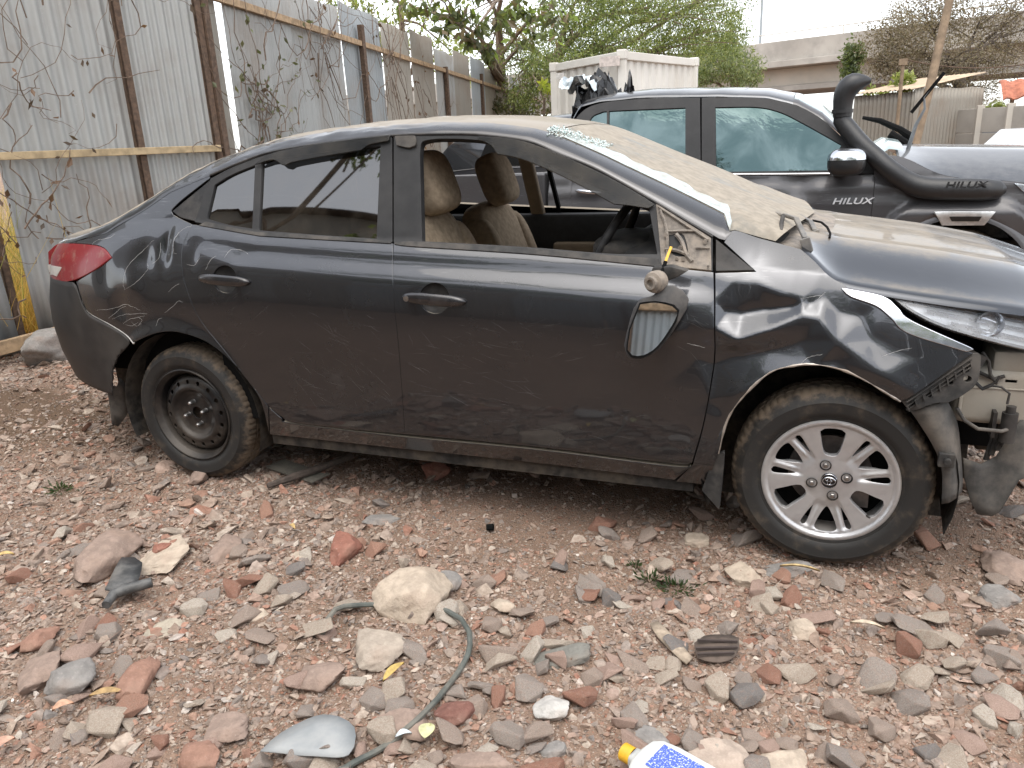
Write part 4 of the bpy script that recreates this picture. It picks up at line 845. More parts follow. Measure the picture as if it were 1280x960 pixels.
    br = panel('bumper_bracket', bo, yb, M['blackrough'], S, holes=hol, gap=0, rim=.03, step=.015)
    mb = MB()
    for k in range(9):
        t = k/8; a = on(lerp(1134, 1214, t), lerp(507, 452, t), .004); b = on(lerp(1130, 1208, t)+7, lerp(507, 452, t)+10-6*abs(t-.5), .004); mb.bar(a, b, .004, .014, (0, -1, 0))
    for o1 in (0, 6, 11): mb.bar(on(1133, 503+o1*.9, .004), on(1215, 447+o1, .004), .003, .012, (0, -1, 0))
    mb.build('rib', M['blackrough'], br)
    # arch liner tail hanging in front of the wheel
    def sheet(name, cols, m, th=.003):
        rows = [[np.array(p) for p in c_] for c_ in cols]; nv = len(rows[0]); V = []; F = []
        R2 = [spl(r_, .02) for r_ in rows]; n = min(len(r_) for r_ in R2); R2 = [[r_[int(round(i*(len(r_)-1)/(n-1)))] for i in range(n)] for r_ in R2]
        for r_ in R2: V += r_
        for i in range(len(R2)-1):
            for j in range(n-1): F.append((i*n+j, i*n+j+1, (i+1)*n+j+1, (i+1)*n+j))
        o = mesh_obj(name, V, F, m, S); s_ = o.modifiers.new('thick', 'SOLIDIFY'); s_.thickness = th; s_.offset = 0; return o
    ps = lambda L, y: [at(a, b, Y=y+dy) for a, b, dy in L]
    sheet('arch_liner', [ps([(1137, 512, 0), (1153, 535, .0), (1168, 560, 0), (1177, 583, 0), (1178, 606, 0), (1177, 630, 0)], .02), ps([(1160, 508, -.005), (1172, 530, -.01), (1182, 560, -.015), (1186, 585, -.012), (1187, 608, -.01), (1187, 628, -.01)], .02), ps([(1172, 505, .0), (1186, 528, .02), (1192, 560, .01), (1195, 585, .02), (1197, 606, .02), (1196, 622, .02)], .02), ps([(1184, 501, .03), (1196, 528, .06), (1200, 560, .06), (1202, 585, .07), (1203, 600, .07), (1202, 614, .07)], .02)], M['liner'])
    mb = MB(); p = Vector(at(1184, 576, Y=-.005)); mb.box((p.x-.022, p.y, p.z-.022), (p.x+.02, p.y+.02, p.z+.02)); mb.tube([p, p+Vector((0, -.014, 0))], .010, 10); mb.build('liner_clip', M['blackrough'], S, bevel=.002)
    # washer tank and pump, crash beam behind the missing bumper
    mb = MB(); p = Vector(at(1247, 497, Y=.17)); mb.box((p.x-.11, p.y, p.z-.09), (p.x+.16, p.y+.18, p.z+.085)); tk = mb.build('washer_tank', M['tank'], S, bevel=.028, seg=4, smooth=True); MBs = MB(); MBs.box((p.x-.08, p.y-.004, p.z+.025), (p.x+.15, p.y+.01, p.z+.031)); MBs.box((p.x-.10, p.y-.006, p.z-.06), (p.x-.09, p.y+.01, p.z+.06)); MBs.build('tank_seam', M['tank'], tk, bevel=.003)
    mb = MB(); p = Vector(at(1261, 530, Y=.13)); mb.tube([p+Vector((0, 0, -.055)), p+Vector((0, 0, .035))], .021, 14); mb.tube([p+Vector((0, 0, .035)), p+Vector((0, 0, .055))], .013, 12); mb.box((p.x-.04, p.y+.005, p.z-.05), (p.x-.03, p.y+.06, p.z+.03)); mb.build('washer_pump', bp, tk, smooth=True)
    mb = MB(); mb.tube([at(a, b, Y=y) for a, b, y in ((1196, 510, .06), (1205, 525, .06), (1222, 536, .07), (1252, 539, .1), (1262, 536, .12))], .0055, 8); mb.build('washer_hose', M['liner'], tk, smooth=True)
    mb = MB(); mb.tube([at(a, b, Y=.1) for a, b in ((1259, 505), (1262, 492), (1252, 484), (1240, 482), (1228, 487), (1220, 480))], .0035, 6); mb.tube([at(a, b, Y=.14) for a, b in ((1215, 473), (1228, 485), (1245, 478), (1250, 470))], .004, 6); mb.build('loose_wire', M['blackplas'], S, smooth=True)
    mb = MB(); p = at(1262, 452, Y=.2); mb.box((p[0]-.045, .18, p[2]-.03), (p[0]+.2, .42, p[2]+.035)); mb.box((p[0]-.02, .17, p[2]-.065), (p[0]+.03, .22, p[2]-.03)); mb.box((p[0]+.06, .175, p[2]-.05), (p[0]+.10, .22, p[2]-.03)); mb.build('absorber_block', M['tank'], S, bevel=.010, smooth=True)
    mb = MB(); mb.box((.26, .36, .34), (.80, .40, .80)); mb.build('dark_backing', M['dark'], S)  # black sheet put in for the darkness behind the missing bumper
    mb = MB(); mb.tube([at(a, b, Y=.16) for a, b in ((1206, 448), (1216, 462), (1230, 468), (1242, 474), (1256, 470))], .006, 6); mb.tube([at(a, b, Y=.15) for a, b in ((1228, 440), (1236, 452), (1238, 468), (1246, 480))], .005, 6); mb.bar(at(1206, 440, Y=.12), at(1228, 452, Y=.14), .02, .03); mb.build('torn_harness', M['blackrough'], S, smooth=True)
    sheet('undertray', [ps([(1204, 572, 0), (1206, 600, 0), (1214, 628, 0), (1222, 643, 0)], .14), ps([(1226, 580, .02), (1228, 603, .02), (1232, 622, .01), (1240, 645, .0)], .14), ps([(1245, 570, .04), (1248, 590, .02), (1252, 608, .02), (1250, 640, .0)], .14), ps([(1275, 525, .03), (1276, 555, .02), (1278, 580, .02), (1274, 600, .0)], .14), ps([(1310, 520, .05), (1312, 545, .05), (1314, 570, .05), (1310, 590, .05)], .14)], M['liner'], .004)
    mb = MB(); mb.box((.45, .42, .30), (.62, 1.31, .62)); mb.box((.20, .40, .36), (.50, .46, .86)); mb.box((.62, .45, .46), (.70, 1.28, .58)); mb.box((.16, .38, .66), (.60, .46, .78)); mb.build('front_crossmember', M['under'], S, bevel=.01)
    mb = MB(); 
    for k in range(7): p = at(1232+k*7, 575-6*k, Y=.2); mb.bar(p, p+np.array([.02, .02, .10]), .006, .02)
    mb.build('broken_grille', M['blackrough'], S)
    # mud flap by the sill, broken flap behind the rear wheel
    panel('mud_flap', TP([(892, 573), (904, 568)], [(904, 568), (902, 625)], [(902, 625), (880, 607)], [(880, 607), (892, 573)]), lambda x, z: ybase(x, z)*0+.012, M['blackrough'], S, gap=0, rim=.02, step=.03)
    sheet('torn_arch_liner', [ps([(133, 484, 0), (137, 505, 0), (140, 530, 0)], .06), ps([(146, 483, .03), (144, 505, .04), (148, 533, .03)], .05), ps([(148, 478, .03), (152, 500, .05), (157, 521, .05)], .05), ps([(150, 472, .03), (156, 495, .07), (164, 508, .1)], .05), ps([(176, 500, .2), (176, 510, .2), (176, 516, .2)], .05)], M['liner'], .006)
    # ---- dark inside: wheel wells, floor, inner sides
    for xc in (0., -2.55):
        for y0, y1, sgn in ((.035, .30, 1), (2*CY-.035, 2*CY-.30, -1)):
            mb = MB(); n = 24; V = []; F = []; rr = .375 if xc == 0 else .365
            for i in range(n+1):
                a = PI*(-.12+1.24*i/n); V += [(xc-.02*(xc == 0)+rr*math.cos(a), y0, .30+rr*math.sin(a)), (xc+rr*math.cos(a), y1, .30+rr*math.sin(a))]
            for i in range(n): F.append((2*i, 2*i+1, 2*i+3, 2*i+2))
            mb.add(V, F); mb.add([(xc-.37, y1, .1), (xc+.37, y1, .1), (xc+.37, y1, .7), (xc-.37, y1, .7)], [(0, 1, 2, 3)]); mb.build('wheel_well', M['under'], S)
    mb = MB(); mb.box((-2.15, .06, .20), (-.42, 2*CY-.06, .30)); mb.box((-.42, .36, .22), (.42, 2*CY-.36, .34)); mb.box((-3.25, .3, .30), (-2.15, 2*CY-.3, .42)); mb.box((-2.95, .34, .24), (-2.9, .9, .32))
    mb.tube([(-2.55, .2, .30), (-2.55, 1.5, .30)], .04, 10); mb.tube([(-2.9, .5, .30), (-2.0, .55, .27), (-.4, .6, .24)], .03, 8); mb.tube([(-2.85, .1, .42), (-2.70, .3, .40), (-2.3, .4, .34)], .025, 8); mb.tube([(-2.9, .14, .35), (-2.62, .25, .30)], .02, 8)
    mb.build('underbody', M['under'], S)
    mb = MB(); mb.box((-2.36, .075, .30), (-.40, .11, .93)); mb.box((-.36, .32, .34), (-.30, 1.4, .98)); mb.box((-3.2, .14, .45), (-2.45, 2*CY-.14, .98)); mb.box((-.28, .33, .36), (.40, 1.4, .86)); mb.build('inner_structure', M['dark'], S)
    # ---- far side
    fs = TP([(240, 281), (340, 294), (491, 304), (660, 316), (825, 333), (892, 340)], [(892, 340), (891, 456), (865, 579)], [(865, 579), (672, 559), (506, 543), (366, 528), (312, 478), (228, 340), (240, 281)])
    panel('side_skin', fs, ybase, pn, S, step=.05, mirror=CY)
    fe = [(-.37, .95), (.35, .86), (.34, .74), (.30, .6), (.20, .55), (.0, .68), (-.2, .65), (-.33, .45), (-.40, .28)]; panel('fender', fe, ybase, pn, S, step=.06, mirror=CY, gap=0)
    fq = [(-2.42, 1.05), (-2.40, .8), (-2.2, .5), (-2.25, .5), (-2.4, .64), (-2.55, .68), (-2.75, .62), (-2.85, .4), (-3.2, .45), (-3.33, .75), (-3.3, 1.0), (-2.9, 1.05)]; panel('quarter_panel', fq, ybase, pn, S, step=.06, mirror=CY, gap=0)
    def yfar(x, z): return 2*CY-ybase(x, z)
    for xb, xt, w_ in ((-1.49, -1.52, .075), (-2.38, -2.25, .12)):
        mb = MB(); mb.bar((xb, yfar(xb, 1.0)-.03, .95), (xt, yfar(xt, 1.38)-.03, 1.40), .035, w_, (1, 0, 0)); mb.build('pillar', M['beige_trim'], S, bevel=.01)
    mb = MB(); mb.bar((-1.38, yfar(-1.4, 1.0)-.005, .97), (-1.42, yfar(-1.4, 1.38)-.01, 1.40), .02, .02, (1, 0, 0)); mb.build('window_channel', M['dark'], S)
    mb = MB(); mb.box((-2.35, 1.58, .60), (-.42, 1.66, .985)); ft = mb.build('door_trim', simple('door_trim_black', (.012, .013, .015), .7, var=.3), S, bevel=.02, smooth=True)
    mb = MB(); mb.box((-1.40, 1.55, .60), (-.60, 1.582, .84)); mb.build('door_insert', M['beige_trim'], ft, bevel=.02, smooth=True)
    # ---- cabin
    def rbox(mb, c_, h_, n=.45, R=None, nu=20, nv=14):
        def sg(v, e): return math.copysign(abs(v)**e, v)
        def g(u, v):
            a = 2*PI*u; b = PI*(v-.5); p = Vector((h_[0]*sg(math.cos(b), n)*sg(math.cos(a), n), h_[1]*sg(math.cos(b), n)*sg(math.sin(a), n), h_[2]*sg(math.sin(b), n)))
            if R is not None: p = R @ p
            return Vector(c_)+p
        mb.grid(g, nu, nv)
    def seat(hx_, hy, hz, wear):
        tilt = Matrix.Rotation(math.radians(-20), 3, 'Y')
        st = link('front_seat', bpy.data.meshes.new('front_seat'), M['beige'], None)
        mb = MB(); rbox(mb, (hx_+.03, hy, hz-.40), (.085, .235, .31), .5, tilt, 28, 18); rbox(mb, (hx_+.05, hy-.20, hz-.42), (.09, .05, .26), .6, tilt); rbox(mb, (hx_+.05, hy+.20, hz-.42), (.09, .05, .26), .6, tilt)
        C.objects.unlink(st); bpy.data.objects.remove(st); b_ = mb.build('front_seat', M['beige'], S, smooth=True)
        mb = MB(); rbox(mb, (hx_+.01, hy, hz), (.065, .125, .125), .55, tilt, 24, 16); mb.build('headrest', M['beige'], b_, smooth=True)
        mb = MB(); rbox(mb, (hx_+.36, hy, hz-.68), (.27, .25, .09), .5, Matrix.Rotation(math.radians(-6), 3, 'Y')); mb.build('seat_cushion', M['beige'], b_, smooth=True)
    seat(-1.535, .47, 1.215, 0); seat(-1.575, 1.24, 1.185, 1)
    mb = MB(); rbox(mb, (-2.28, CY, .82), (.09, .62, .30), .35, Matrix.Rotation(math.radians(-24), 3, 'Y')); rbox(mb, (-1.98, CY, .58), (.28, .62, .10), .4); mb.build('rear_bench', M['beige'], S, smooth=True)
    mb = MB(); rbox(mb, (-.42, CY, .90), (.36, .72, .13), .5); rbox(mb, (-.72, .48, .97), (.12, .22, .05), .5); rbox(mb, (-.55, CY, .65), (.20, .16, .28), .5); mb.build('dashboard', simple('dashboard', (.018, .018, .018), .75, var=.3, dust=(.12, .1, .08), dustamt=.5), S, smooth=True)
    mb = MB(); cw = Vector((-.80, .46, .965)); Rw = Matrix.Rotation(math.radians(-62), 3, 'Y'); ring = [cw+Rw @ Vector((.185*math.cos(a), .185*math.sin(a), 0)) for a in np.linspace(0, 2*PI, 40)]
    mb.tube(ring, .016, 10); rbox(mb, cw+Vector((.02, 0, -.01)), (.05, .07, .06), .7); mb.bar(cw, ring[10], .03, .02); mb.bar(cw, ring[29], .03, .02); mb.build('steering_wheel', bp, S, smooth=True)
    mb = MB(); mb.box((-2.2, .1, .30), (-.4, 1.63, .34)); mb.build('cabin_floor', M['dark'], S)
    mb = MB(); mb.grid(lambda u, v: (lambda p: (p[0], p[1], p[2]-.025))(sect(lerp(-2.35, -.98, u), lerp(.32, 1, v))), 20, 10); mb.grid(lambda u, v: (lambda p: (p[0], 2*CY-p[1], p[2]-.025))(sect(lerp(-2.35, -.98, u), lerp(.32, 1, v))), 20, 10); mb.build('headliner', M['beige_trim'], S, smooth=True)
    # ---- hanging door mirror
    def plate(name, px, y0, y1, m, parent, shrink=1., bevel=.006, tilt=0.):
        a = [at(p[0], p[1], Y=y0) for p in px]; c_ = np.mean(a, 0); zc_ = at(815, 412, Y=-.09)[2]; a = [np.array([q[0], q[1]+tilt*(q[2]-zc_), q[2]]) for q in a]; b = [c_+(q-c_)*shrink for q in a]; n = len(a)
        V = list(a)+[np.array([q[0], y1, q[2]]) for q in b]; F = [tuple(range(n))[::-1], tuple(range(n, 2*n))]+[(i, (i+1) % n, n+(i+1) % n, n+i) for i in range(n)]
        mb = MB(); mb.add(V, F); o = mb.build(name, m, parent, bevel=bevel, smooth=True)
        bm = bmesh.new(); bm.from_mesh(o.data); bmesh.ops.recalc_face_normals(bm, faces=bm.faces); bm.to_mesh(o.data); bm.free(); return o
    hs = plate('door_mirror', spl([(824, 358), (840, 358), (861, 375), (849, 403), (825, 436), (801, 448.5), (785, 446), (780, 431), (789, 387), (797, 375), (814, 371), (824, 358)][:-1], 12), -.085, -.015, simple('mirror_housing', (.03, .03, .032), .4, var=.2, dust=(.16, .14, .12), dustamt=.4), S, .80, .008, .24)
    gpx = spl([(799, 382), (818, 380), (839, 384.5), (845.5, 390), (842, 403), (823, 431), (806, 442), (792, 442), (786, 436), (788, 412), (799, 382)][:-1], 6)
    a = [at(p[0], p[1], Y=-.0965) for p in gpx]; c_ = np.mean(a, 0); tl_ = Matrix.Rotation(math.radians(0), 3, 'X')
    plate('mirror_gasket', spl([(797.5, 380), (818, 378), (841, 382.5), (848, 389), (844.5, 404), (824, 433.5), (806, 445), (790, 444.5), (784, 437), (786, 411), (797.5, 380)][:-1], 8), -.0945, -.075, M['dark'], hs, 1., .002, .24)
    zc_ = at(815, 412, Y=-.09)[2]; a = [np.array([q[0], q[1]+.24*(q[2]-zc_), q[2]]) for q in a]
    mesh_obj('mirror_pane', a, [tuple(range(len(a)))], M['mirror'], hs, False)
    mb = MB(); p = Vector(at(817, 353, Y=-.06)); MT = Matrix.Translation(p) @ Matrix.Rotation(math.radians(-20), 4, 'Z'); mb.lathe([(.0, -.012), (.010, -.014), (.012, -.022), (.019, -.022), (.021, -.010), (.030, -.006), (.034, .004), (.033, .03), (.0, .04)], 28, MT); mb.build('pivot_socket', M['raw'], hs, smooth=True)
    plate('torn_arm', [(816, 334), (838, 333), (859, 339), (848, 346), (836, 351), (826, 345), (812, 345)], -.03, .01, M['blackrough'], hs, 1.05, .004)
    mb = MB(); mb.tube([at(832, 327, Y=-.01), at(828, 338, Y=-.03), at(822, 348, Y=-.05)], .006, 8); mb.build('mirror_cable', M['dark'], hs, smooth=True)
    # ---- wheels
    def tyre(parent, nm='tyre'):
        prof = [(.198, .035), (.2, .014), (.206, .008), (.214, .007), (.217, .003), (.235, -.004), (.256, -.003), (.262, -.0045), (.266, -.002), (.280, .006), (.291, .017), (.2975, .030), (.3, .044), (.301, .056), (.294, .0575), (.294, .0635), (.301, .065), (.302, .093), (.295, .0945), (.295, .1005), (.302, .102), (.301, .13), (.294, .1315), (.294, .1375), (.3, .139), (.297, .158), (.288, .174), (.262, .186), (.235, .186), (.2, .176)]
        n = 216; mb = MB(); mb.lathe(prof, n); L = len(prof)
        for k in range(n):
            for j in range(9, 14):
                if k % 3 == 0:
                    x, y, z = mb.v[k*L+j]; s_ = 1-.0125*(1 if j > 9 else .4); mb.v[k*L+j] = (x*s_, y, z*s_)
            for j in range(16, 25):
                if (k+j//4) % 4 == 0 and prof[j][0] > .298:
                    x, y, z = mb.v[k*L+j]; mb.v[k*L+j] = (x*.985, y, z*.985)
        mb.f = [tuple(reversed(f)) for f in mb.f]
        return mb.build(nm, M['tyre'], parent, smooth=True)
    def part_empty(name, loc):
        e = bpy.data.objects.new(name, None); C.objects.link(e); e.location = loc; e.empty_display_size = .1; adopt(e, S); return e
    def alloy(w_):
        def pol(pts): return [(r*math.cos(math.radians(a)), r*math.sin(math.radians(a))) for r, a in pts]
        def rnd_poly(P): return [tuple(p) for p in spl([*map(np.array, P), np.array(P[0])], .008)][:-1]
        holes = []
        for s_ in (90, 210, 330):
            holes.append(rnd_poly(pol([(.084, s_-11), (.10, s_-14.5), (.14, s_-13.8), (.167, s_-13), (.1745, s_-8.5), (.176, s_), (.1745, s_+8.5), (.167, s_+13), (.14, s_+13.8), (.10, s_+14.5), (.084, s_+11), (.079, s_)])))
            for sg in (-1, 1): holes.append(rnd_poly(pol([(.098, s_+sg*36.5), (.125, s_+sg*33.6), (.155, s_+sg*32.8), (.172, s_+sg*33.6), (.176, s_+sg*36.5), (.170, s_+sg*39.5), (.15, s_+sg*39.6), (.12, s_+sg*38.6)][::sg])))
            holes.append(rnd_poly(pol([(.098, s_+60-3.5), (.12, s_+60-8.5), (.155, s_+60-11.5), (.171, s_+60-11.3), (.177, s_+60-6), (.178, s_+60), (.177, s_+60+6), (.171, s_+60+11.3), (.155, s_+60+11.5), (.12, s_+60+8.5), (.098, s_+60+3.5), (.092, s_+60)])))
        outer = [(.2*math.cos(a), .2*math.sin(a)) for a in np.linspace(0, 2*PI, 90, endpoint=False)]
        def dish(x, z):
            r = np.hypot(x, z); th = np.degrees(np.arctan2(z, x)); d = np.abs((th-90+60) % 120-60)     # 0 at window centre, 60 mid thin pair
            y = np.interp(r, [0, .035, .075, .11, .15, .178, .184, .19, .197, .2], [.016, .016, .019, .017, .0135, .0115, .0125, .004, .0025, .005])
            thin = sst(31, 38, d)*sst(.07, .10, r)*sst(.18, .165, r); wide = np.exp(-((d-23)/6.5)**4)*sst(.07, .12, r)*sst(.185, .17, r)
            ridge = np.exp(-((d-44.5)/2.6)**2)*sst(.08, .12, r)*sst(.18, .165, r)
            return y+.009*thin-.007*ridge
        rim = panel('rim', outer, dish, M['alloy'], w_, holes=holes, gap=0, rim=.022, step=.0055, edge=.0015); rim.location = (0, 0, 0)
        mb = MB(); mb.lathe([(.2, .005), (.2035, .006), (.203, .016), (.19, .022), (.183, .06), (.18, .15), (.19, .17)], 64); mb.build('rim_barrel', simple('rim_barrel', (.34, .34, .34), .5, .6, var=.15, dust=(.2, .17, .14), dustamt=.7), rim, smooth=True)
        mb = MB(); mb.lathe([(.0, .075), (.06, .075), (.062, .085), (.125, .085), (.126, .105), (.0, .105)], 48); mb.box((.03, .06, -.1), (.12, .12, .03)); mb.build('brake_disc', simple('brake_disc', (.16, .14, .13), .5, .6, var=.3), rim, smooth=True)
        mb = MB(); mb.lathe([(0, .1), (.19, .1)], 40); mb.build('wheel_shade_plate', M['dark'], rim)  # near-black disc stands in for the shade behind the spokes
        mb = MB(); mb.lathe([(0, .010), (.022, .010), (.0245, .0115), (.025, .02)], 32); cap = mb.build('centre_cap', simple('cap_black', (.012, .012, .013), .25), rim, smooth=True)
        mb = MB()
        def ell(cx, cz, a, b, r): mb.tube([(cx+a*math.cos(t), .0088, cz+b*math.sin(t)) for t in np.linspace(0, 2*PI, 36)], r, 6, False)
        ell(0, 0, .0185, .0125, .0015); ell(0, .0035, .0115, .0065, .0012) if False else None
        ell(0, 0.0062, .0120, .0060, .0013); ell(0, -.0005, .0052, .0118, .0013); ell(0, 0, .0235, .0235, .0010); mb.build('emblem', M['chrome'], cap, smooth=True)
        for a in (105, 15, -75, -165):
            x, z = .052*math.cos(math.radians(a)), .052*math.sin(math.radians(a)); mb = MB(); mb.lathe([(.0175, .0135), (.0165, .012), (.0145, .014), (.0125, .0225), (.0, .0225)], 20, Matrix.Translation((x, 0, z))); cup = mb.build('nut_seat', M['steel_black'], rim, smooth=True)
            mb = MB(); mb.lathe([(.0, .0075), (.006, .008), (.0085, .011), (.0092, .022)], 6, Matrix.Translation((x, 0, z))); mb.build('wheel_nut', M['nut'], rim, smooth=False)
        v = Vector((.172*math.cos(math.radians(318)), .016, .172*math.sin(math.radians(318))))
        mb = MB(); mb.tube([v, v+Vector((-.012, .0, .01))], .004, 8); mb.build('valve', bp, rim, smooth=True)
    def steel(w_):
        holes = [[(.143*math.cos(t)+.0095*math.cos(a), .143*math.sin(t)+.011*math.sin(a)) for a in np.linspace(0, 2*PI, 14, endpoint=False)] for t in np.linspace(.1, 2*PI+.1, 16, endpoint=False)]+[[(.027*math.cos(a), .027*math.sin(a)) for a in np.linspace(0, 2*PI, 24, endpoint=False)]]
        outer = [(.176*math.cos(a), .176*math.sin(a)) for a in np.linspace(0, 2*PI, 80, endpoint=False)]
        dish = lambda x, z: np.interp(np.hypot(x, z), [0, .03, .055, .078, .098, .110, .118, .126, .135, .152, .164, .176], [.040, .040, .043, .042, .034, .0205, .018, .021, .026, .029, .036, .058])
        rim = panel('rim', outer, dish, M['steel_black'], w_, holes=holes, gap=0, rim=.006, step=.006, edge=.001); rim.location = (0, 0, 0)
        mb = MB(); mb.lathe([(.2, .03), (.2055, .012), (.2055, .004), (.2015, .0015), (.197, .004), (.193, .014), (.186, .018), (.183, .026), (.179, .045), (.1755, .060), (.174, .15)], 72); mb.build('rim_flange', M['steel_black'], rim, smooth=True)
        mb = MB(); mb.lathe([(0, .075), (.16, .075)], 40); mb.build('brake_drum', simple('rusty_drum', (.10, .07, .05), .8, var=.4), rim)
        for a in (104, 14, -76, -166):
            x, z = .05*math.cos(math.radians(a)), .05*math.sin(math.radians(a)); mb = MB(); mb.lathe([(.0, .010), (.005, .011), (.0095, .018), (.0105, .026), (.0105, .038), (.0125, .043)], 12, Matrix.Translation((x, 0, z))); mb.build('wheel_nut', M['nut'], rim, smooth=True)
    wf = part_empty('front_wheel', (0, .035, .297)); tyre(wf); alloy(wf)
    wr = part_empty('rear_wheel', (-2.55, .035, .297)); tyre(wr); steel(wr)
    def clone(src, loc):
        e = src.copy(); C.objects.link(e); e.location = Vector(loc)-Vector(S['root_at']); e.rotation_euler = (0, 0, PI)
        for ch in src.children:
            c_ = ch.copy(); C.objects.link(c_); c_.parent = e
    clone(wf, (0, 2*CY-.035, .297)); clone(wr, (-2.55, 2*CY-.035, .297))
    return S
SEDAN = build_sedan()
# ------------------------------------------------------------------ dark grey pickup behind the saloon
HY = 3.40; HC = HY+.925
M['hpaint'] = car_paint('pickup_paint', .55, .9, metal=.35, coatw=.45, rough=.4, base=(.068, .066, .069), topcol=(.36, .34, .31), lo=.88, hi=1.02)
M['hpaint_top'] = car_paint('pickup_roof_paint', .30, .3, base=(.06, .064, .072), topcol=(.40, .39, .37), lo=.8, hi=1.0)
def film_glass():
    t = NT('pale_film_glass'); co = t.co(); n = t.noise(3.2, 4, .6, co, .6); n2 = t.noise(9., 3, .6, co)
    c = t.mix(t.mr(n, .35, .7), (.055, .088, .09), (.12, .165, .165))
    return t.set(col=c, metal=.9, rough=t.math('ADD', .03, t.math('MULTIPLY', t.mr(n2, .4, .8), .14)), nrm=t.bump(n, .10, .03))
M['film'] = film_glass()
def yhil(x, z):
    x = np.asarray(x, float); z = np.asarray(z, float); zn = z-1.045
    up = np.maximum(zn, 0); y = HY+.30*up+.10*up*up
    lo = np.minimum(zn, 0); y = y-.030*sst(0, -.10, lo)-.012*sst(-.12, -.2, lo)+.05*sst(-.25, -.6, lo)
    y = y+.8*sup((x-1.1)/.95, 2.4)
    r = np.hypot(x-.72, z-.40); fl = sst(.56, .50, r)*sst(.3, .42, r); y = y-.055*fl*sst(.9, .78, z)
    for cx, cz, a, s_, s2 in ((-.25, .98, .028, .10, .07), (-.12, .93, -.012, .08, .06), (-.62, .92, .02, .08, .08)): y = y+a*np.exp(-((x-cx)/s_)**2-((z-cz)/s2)**2)
    return y
HK = dict(yf=yhil, lo=3.2, hi=4.4)
def build_pickup():
    S = thing('pickup_truck', 'dark grey dented pickup truck with black snorkel parked behind the saloon', 'pickup truck', (-.6, HC, -.11))
    pt = M['hpaint']; bp = M['blackplas']
    T = lambda *s_: TP(*s_, **HK)
    onh = lambda px, py, o=0.: (lambda q: Vector((q[0], q[1]+o, q[2])))(hit(px, py, **HK))
    zlow = .34
    xg = lambda px, py: hit(px, py, **HK)
    b0, b1 = xg(876, 219), xg(1092, 219); xr = xg(716, 205)[0]
    fd = panel('front_door', [(b0[0], b0[2]), (b1[0], b1[2]), (b1[0]+.01, 1.0), (b1[0]+.005, .8), (b1[0]-.03, zlow+.05), (b1[0]-.10, zlow), (b0[0], zlow)], yhil, pt, S, step=.025, gap=.003)
    rd = panel('rear_door', [(xr, b0[2]), (b0[0], b0[2]), (b0[0], zlow), (xr+.25, zlow), (xr+.03, .62), (xr, .8)], yhil, pt, S, step=.03, gap=.003)
    panel('cab_side', [(xr-.18, 1.40), (xr, 1.40), (xr, .8), (xr+.03, .62), (xr+.25, zlow), (xr-.18, zlow)], yhil, pt, S, step=.04)
    # fender with arch
    hg = TR(spl([(1094, 206), (1112, 194), (1137.5, 200), (1167, 214.5), (1197, 222), (1268, 227), (1330, 235)], 6), **HK)
    cxw, czw, rw = .735, .33, .43
    arc = [(cxw+rw*math.cos(a), czw+rw*math.sin(a)) for a in np.linspace(-.25, PI+.2, 30)]
    fo = [(b1[0], b1[2])]+[p for p in hg]+[(hg[-1][0]+.02, .75), (hg[-1][0]-.05, .45)]+[p for p in arc if p[0] < hg[-1][0]-.08]+[(b1[0]-.10, zlow), (b1[0]-.03, zlow+.05), (b1[0]+.005, .8), (b1[0]+.01, 1.0)]
    fe = panel('front_fender', fo, yhil, pt, S, step=.022, gap=.003)
    mb = MB(); n = 36
    mb.grid(lambda u, v: (cxw+(rw+.085*v)*math.cos(-.3+(PI+.5)*u), HY-.095+.05*v*v+(.02 if v > .9 else 0), czw+(rw+.085*v)*math.sin(-.3+(PI+.5)*u)), n, 5)
    mb.grid(lambda u, v: (cxw+rw*math.cos(-.3+(PI+.5)*u), HY-.095+.30*v, czw+rw*math.sin(-.3+(PI+.5)*u)), n, 2); mb.build('wheel_flare', pt, fe, smooth=True)
    # vent badge
    vb = panel('vent_badge', T([(1168, 264), (1243, 264)], [(1243, 264), (1229, 281)], [(1229, 281), (1177, 281)], [(1177, 281), (1168, 264)]), yhil, simple('silver_badge', (.55, .56, .56), .4, .3), S, off=-.03, gap=0, rim=.03, step=.02, edge=.004)
    panel('vent_slot', T([(1186, 270.5), (1226, 270.5)], [(1226, 270.5), (1222, 276)], [(1222, 276), (1189, 276)], [(1189, 276), (1186, 270.5)]), yhil, simple('vent_black', (.02, .02, .02), .5), vb, off=-.034, gap=0, rim=.002, step=.03)
    mb = MB(); mb.box((b0[0]-.06, HY+.05, .5), (b0[0]+.06, HY+.09, 1.05)); mb.bar((b0[0], HY+.07, 1.04), (b0[0], HY+.25, 1.58), .03, .10, (1, 0, 0)); mb.build('centre_pillar', M['dark'], S)
    # window surrounds and panes
    Wr = T([(734, 205), (734, 165), (739, 147), (750, 141), (765, 138.5), (857, 134.5)], [(857, 134.5), (857, 214.5)], [(857, 214.5), (800, 213), (734, 210)], [(734, 210), (734, 205)])
    Wf = T([(894, 134), (944, 133.6), (974, 139.5), (1004, 154), (1031, 169), (1052, 181)], [(1052, 181), (1036, 213)], [(1036, 213), (895, 215)], [(895, 215), (894, 134)])
    panel('window_frame', T([(716, 205), (716, 165), (724, 143), (750, 129), (810, 123), (875, 122)], [(875, 122), (876, 217)], [(876, 217), (800, 216), (716, 213)], [(716, 213), (716, 205)]), yhil, M['pillar'], rd, holes=[Wr], step=.03)
    panel('window_frame', T([(877, 122), (900, 121.5), (959, 123.5), (997, 132), (1028, 149), (1048, 167), (1091, 207)], [(1091, 207), (1091, 217)], [(1091, 217), (877, 218)], [(877, 218), (877, 122)]), yhil, M['pillar'], fd, holes=[Wf], step=.03)
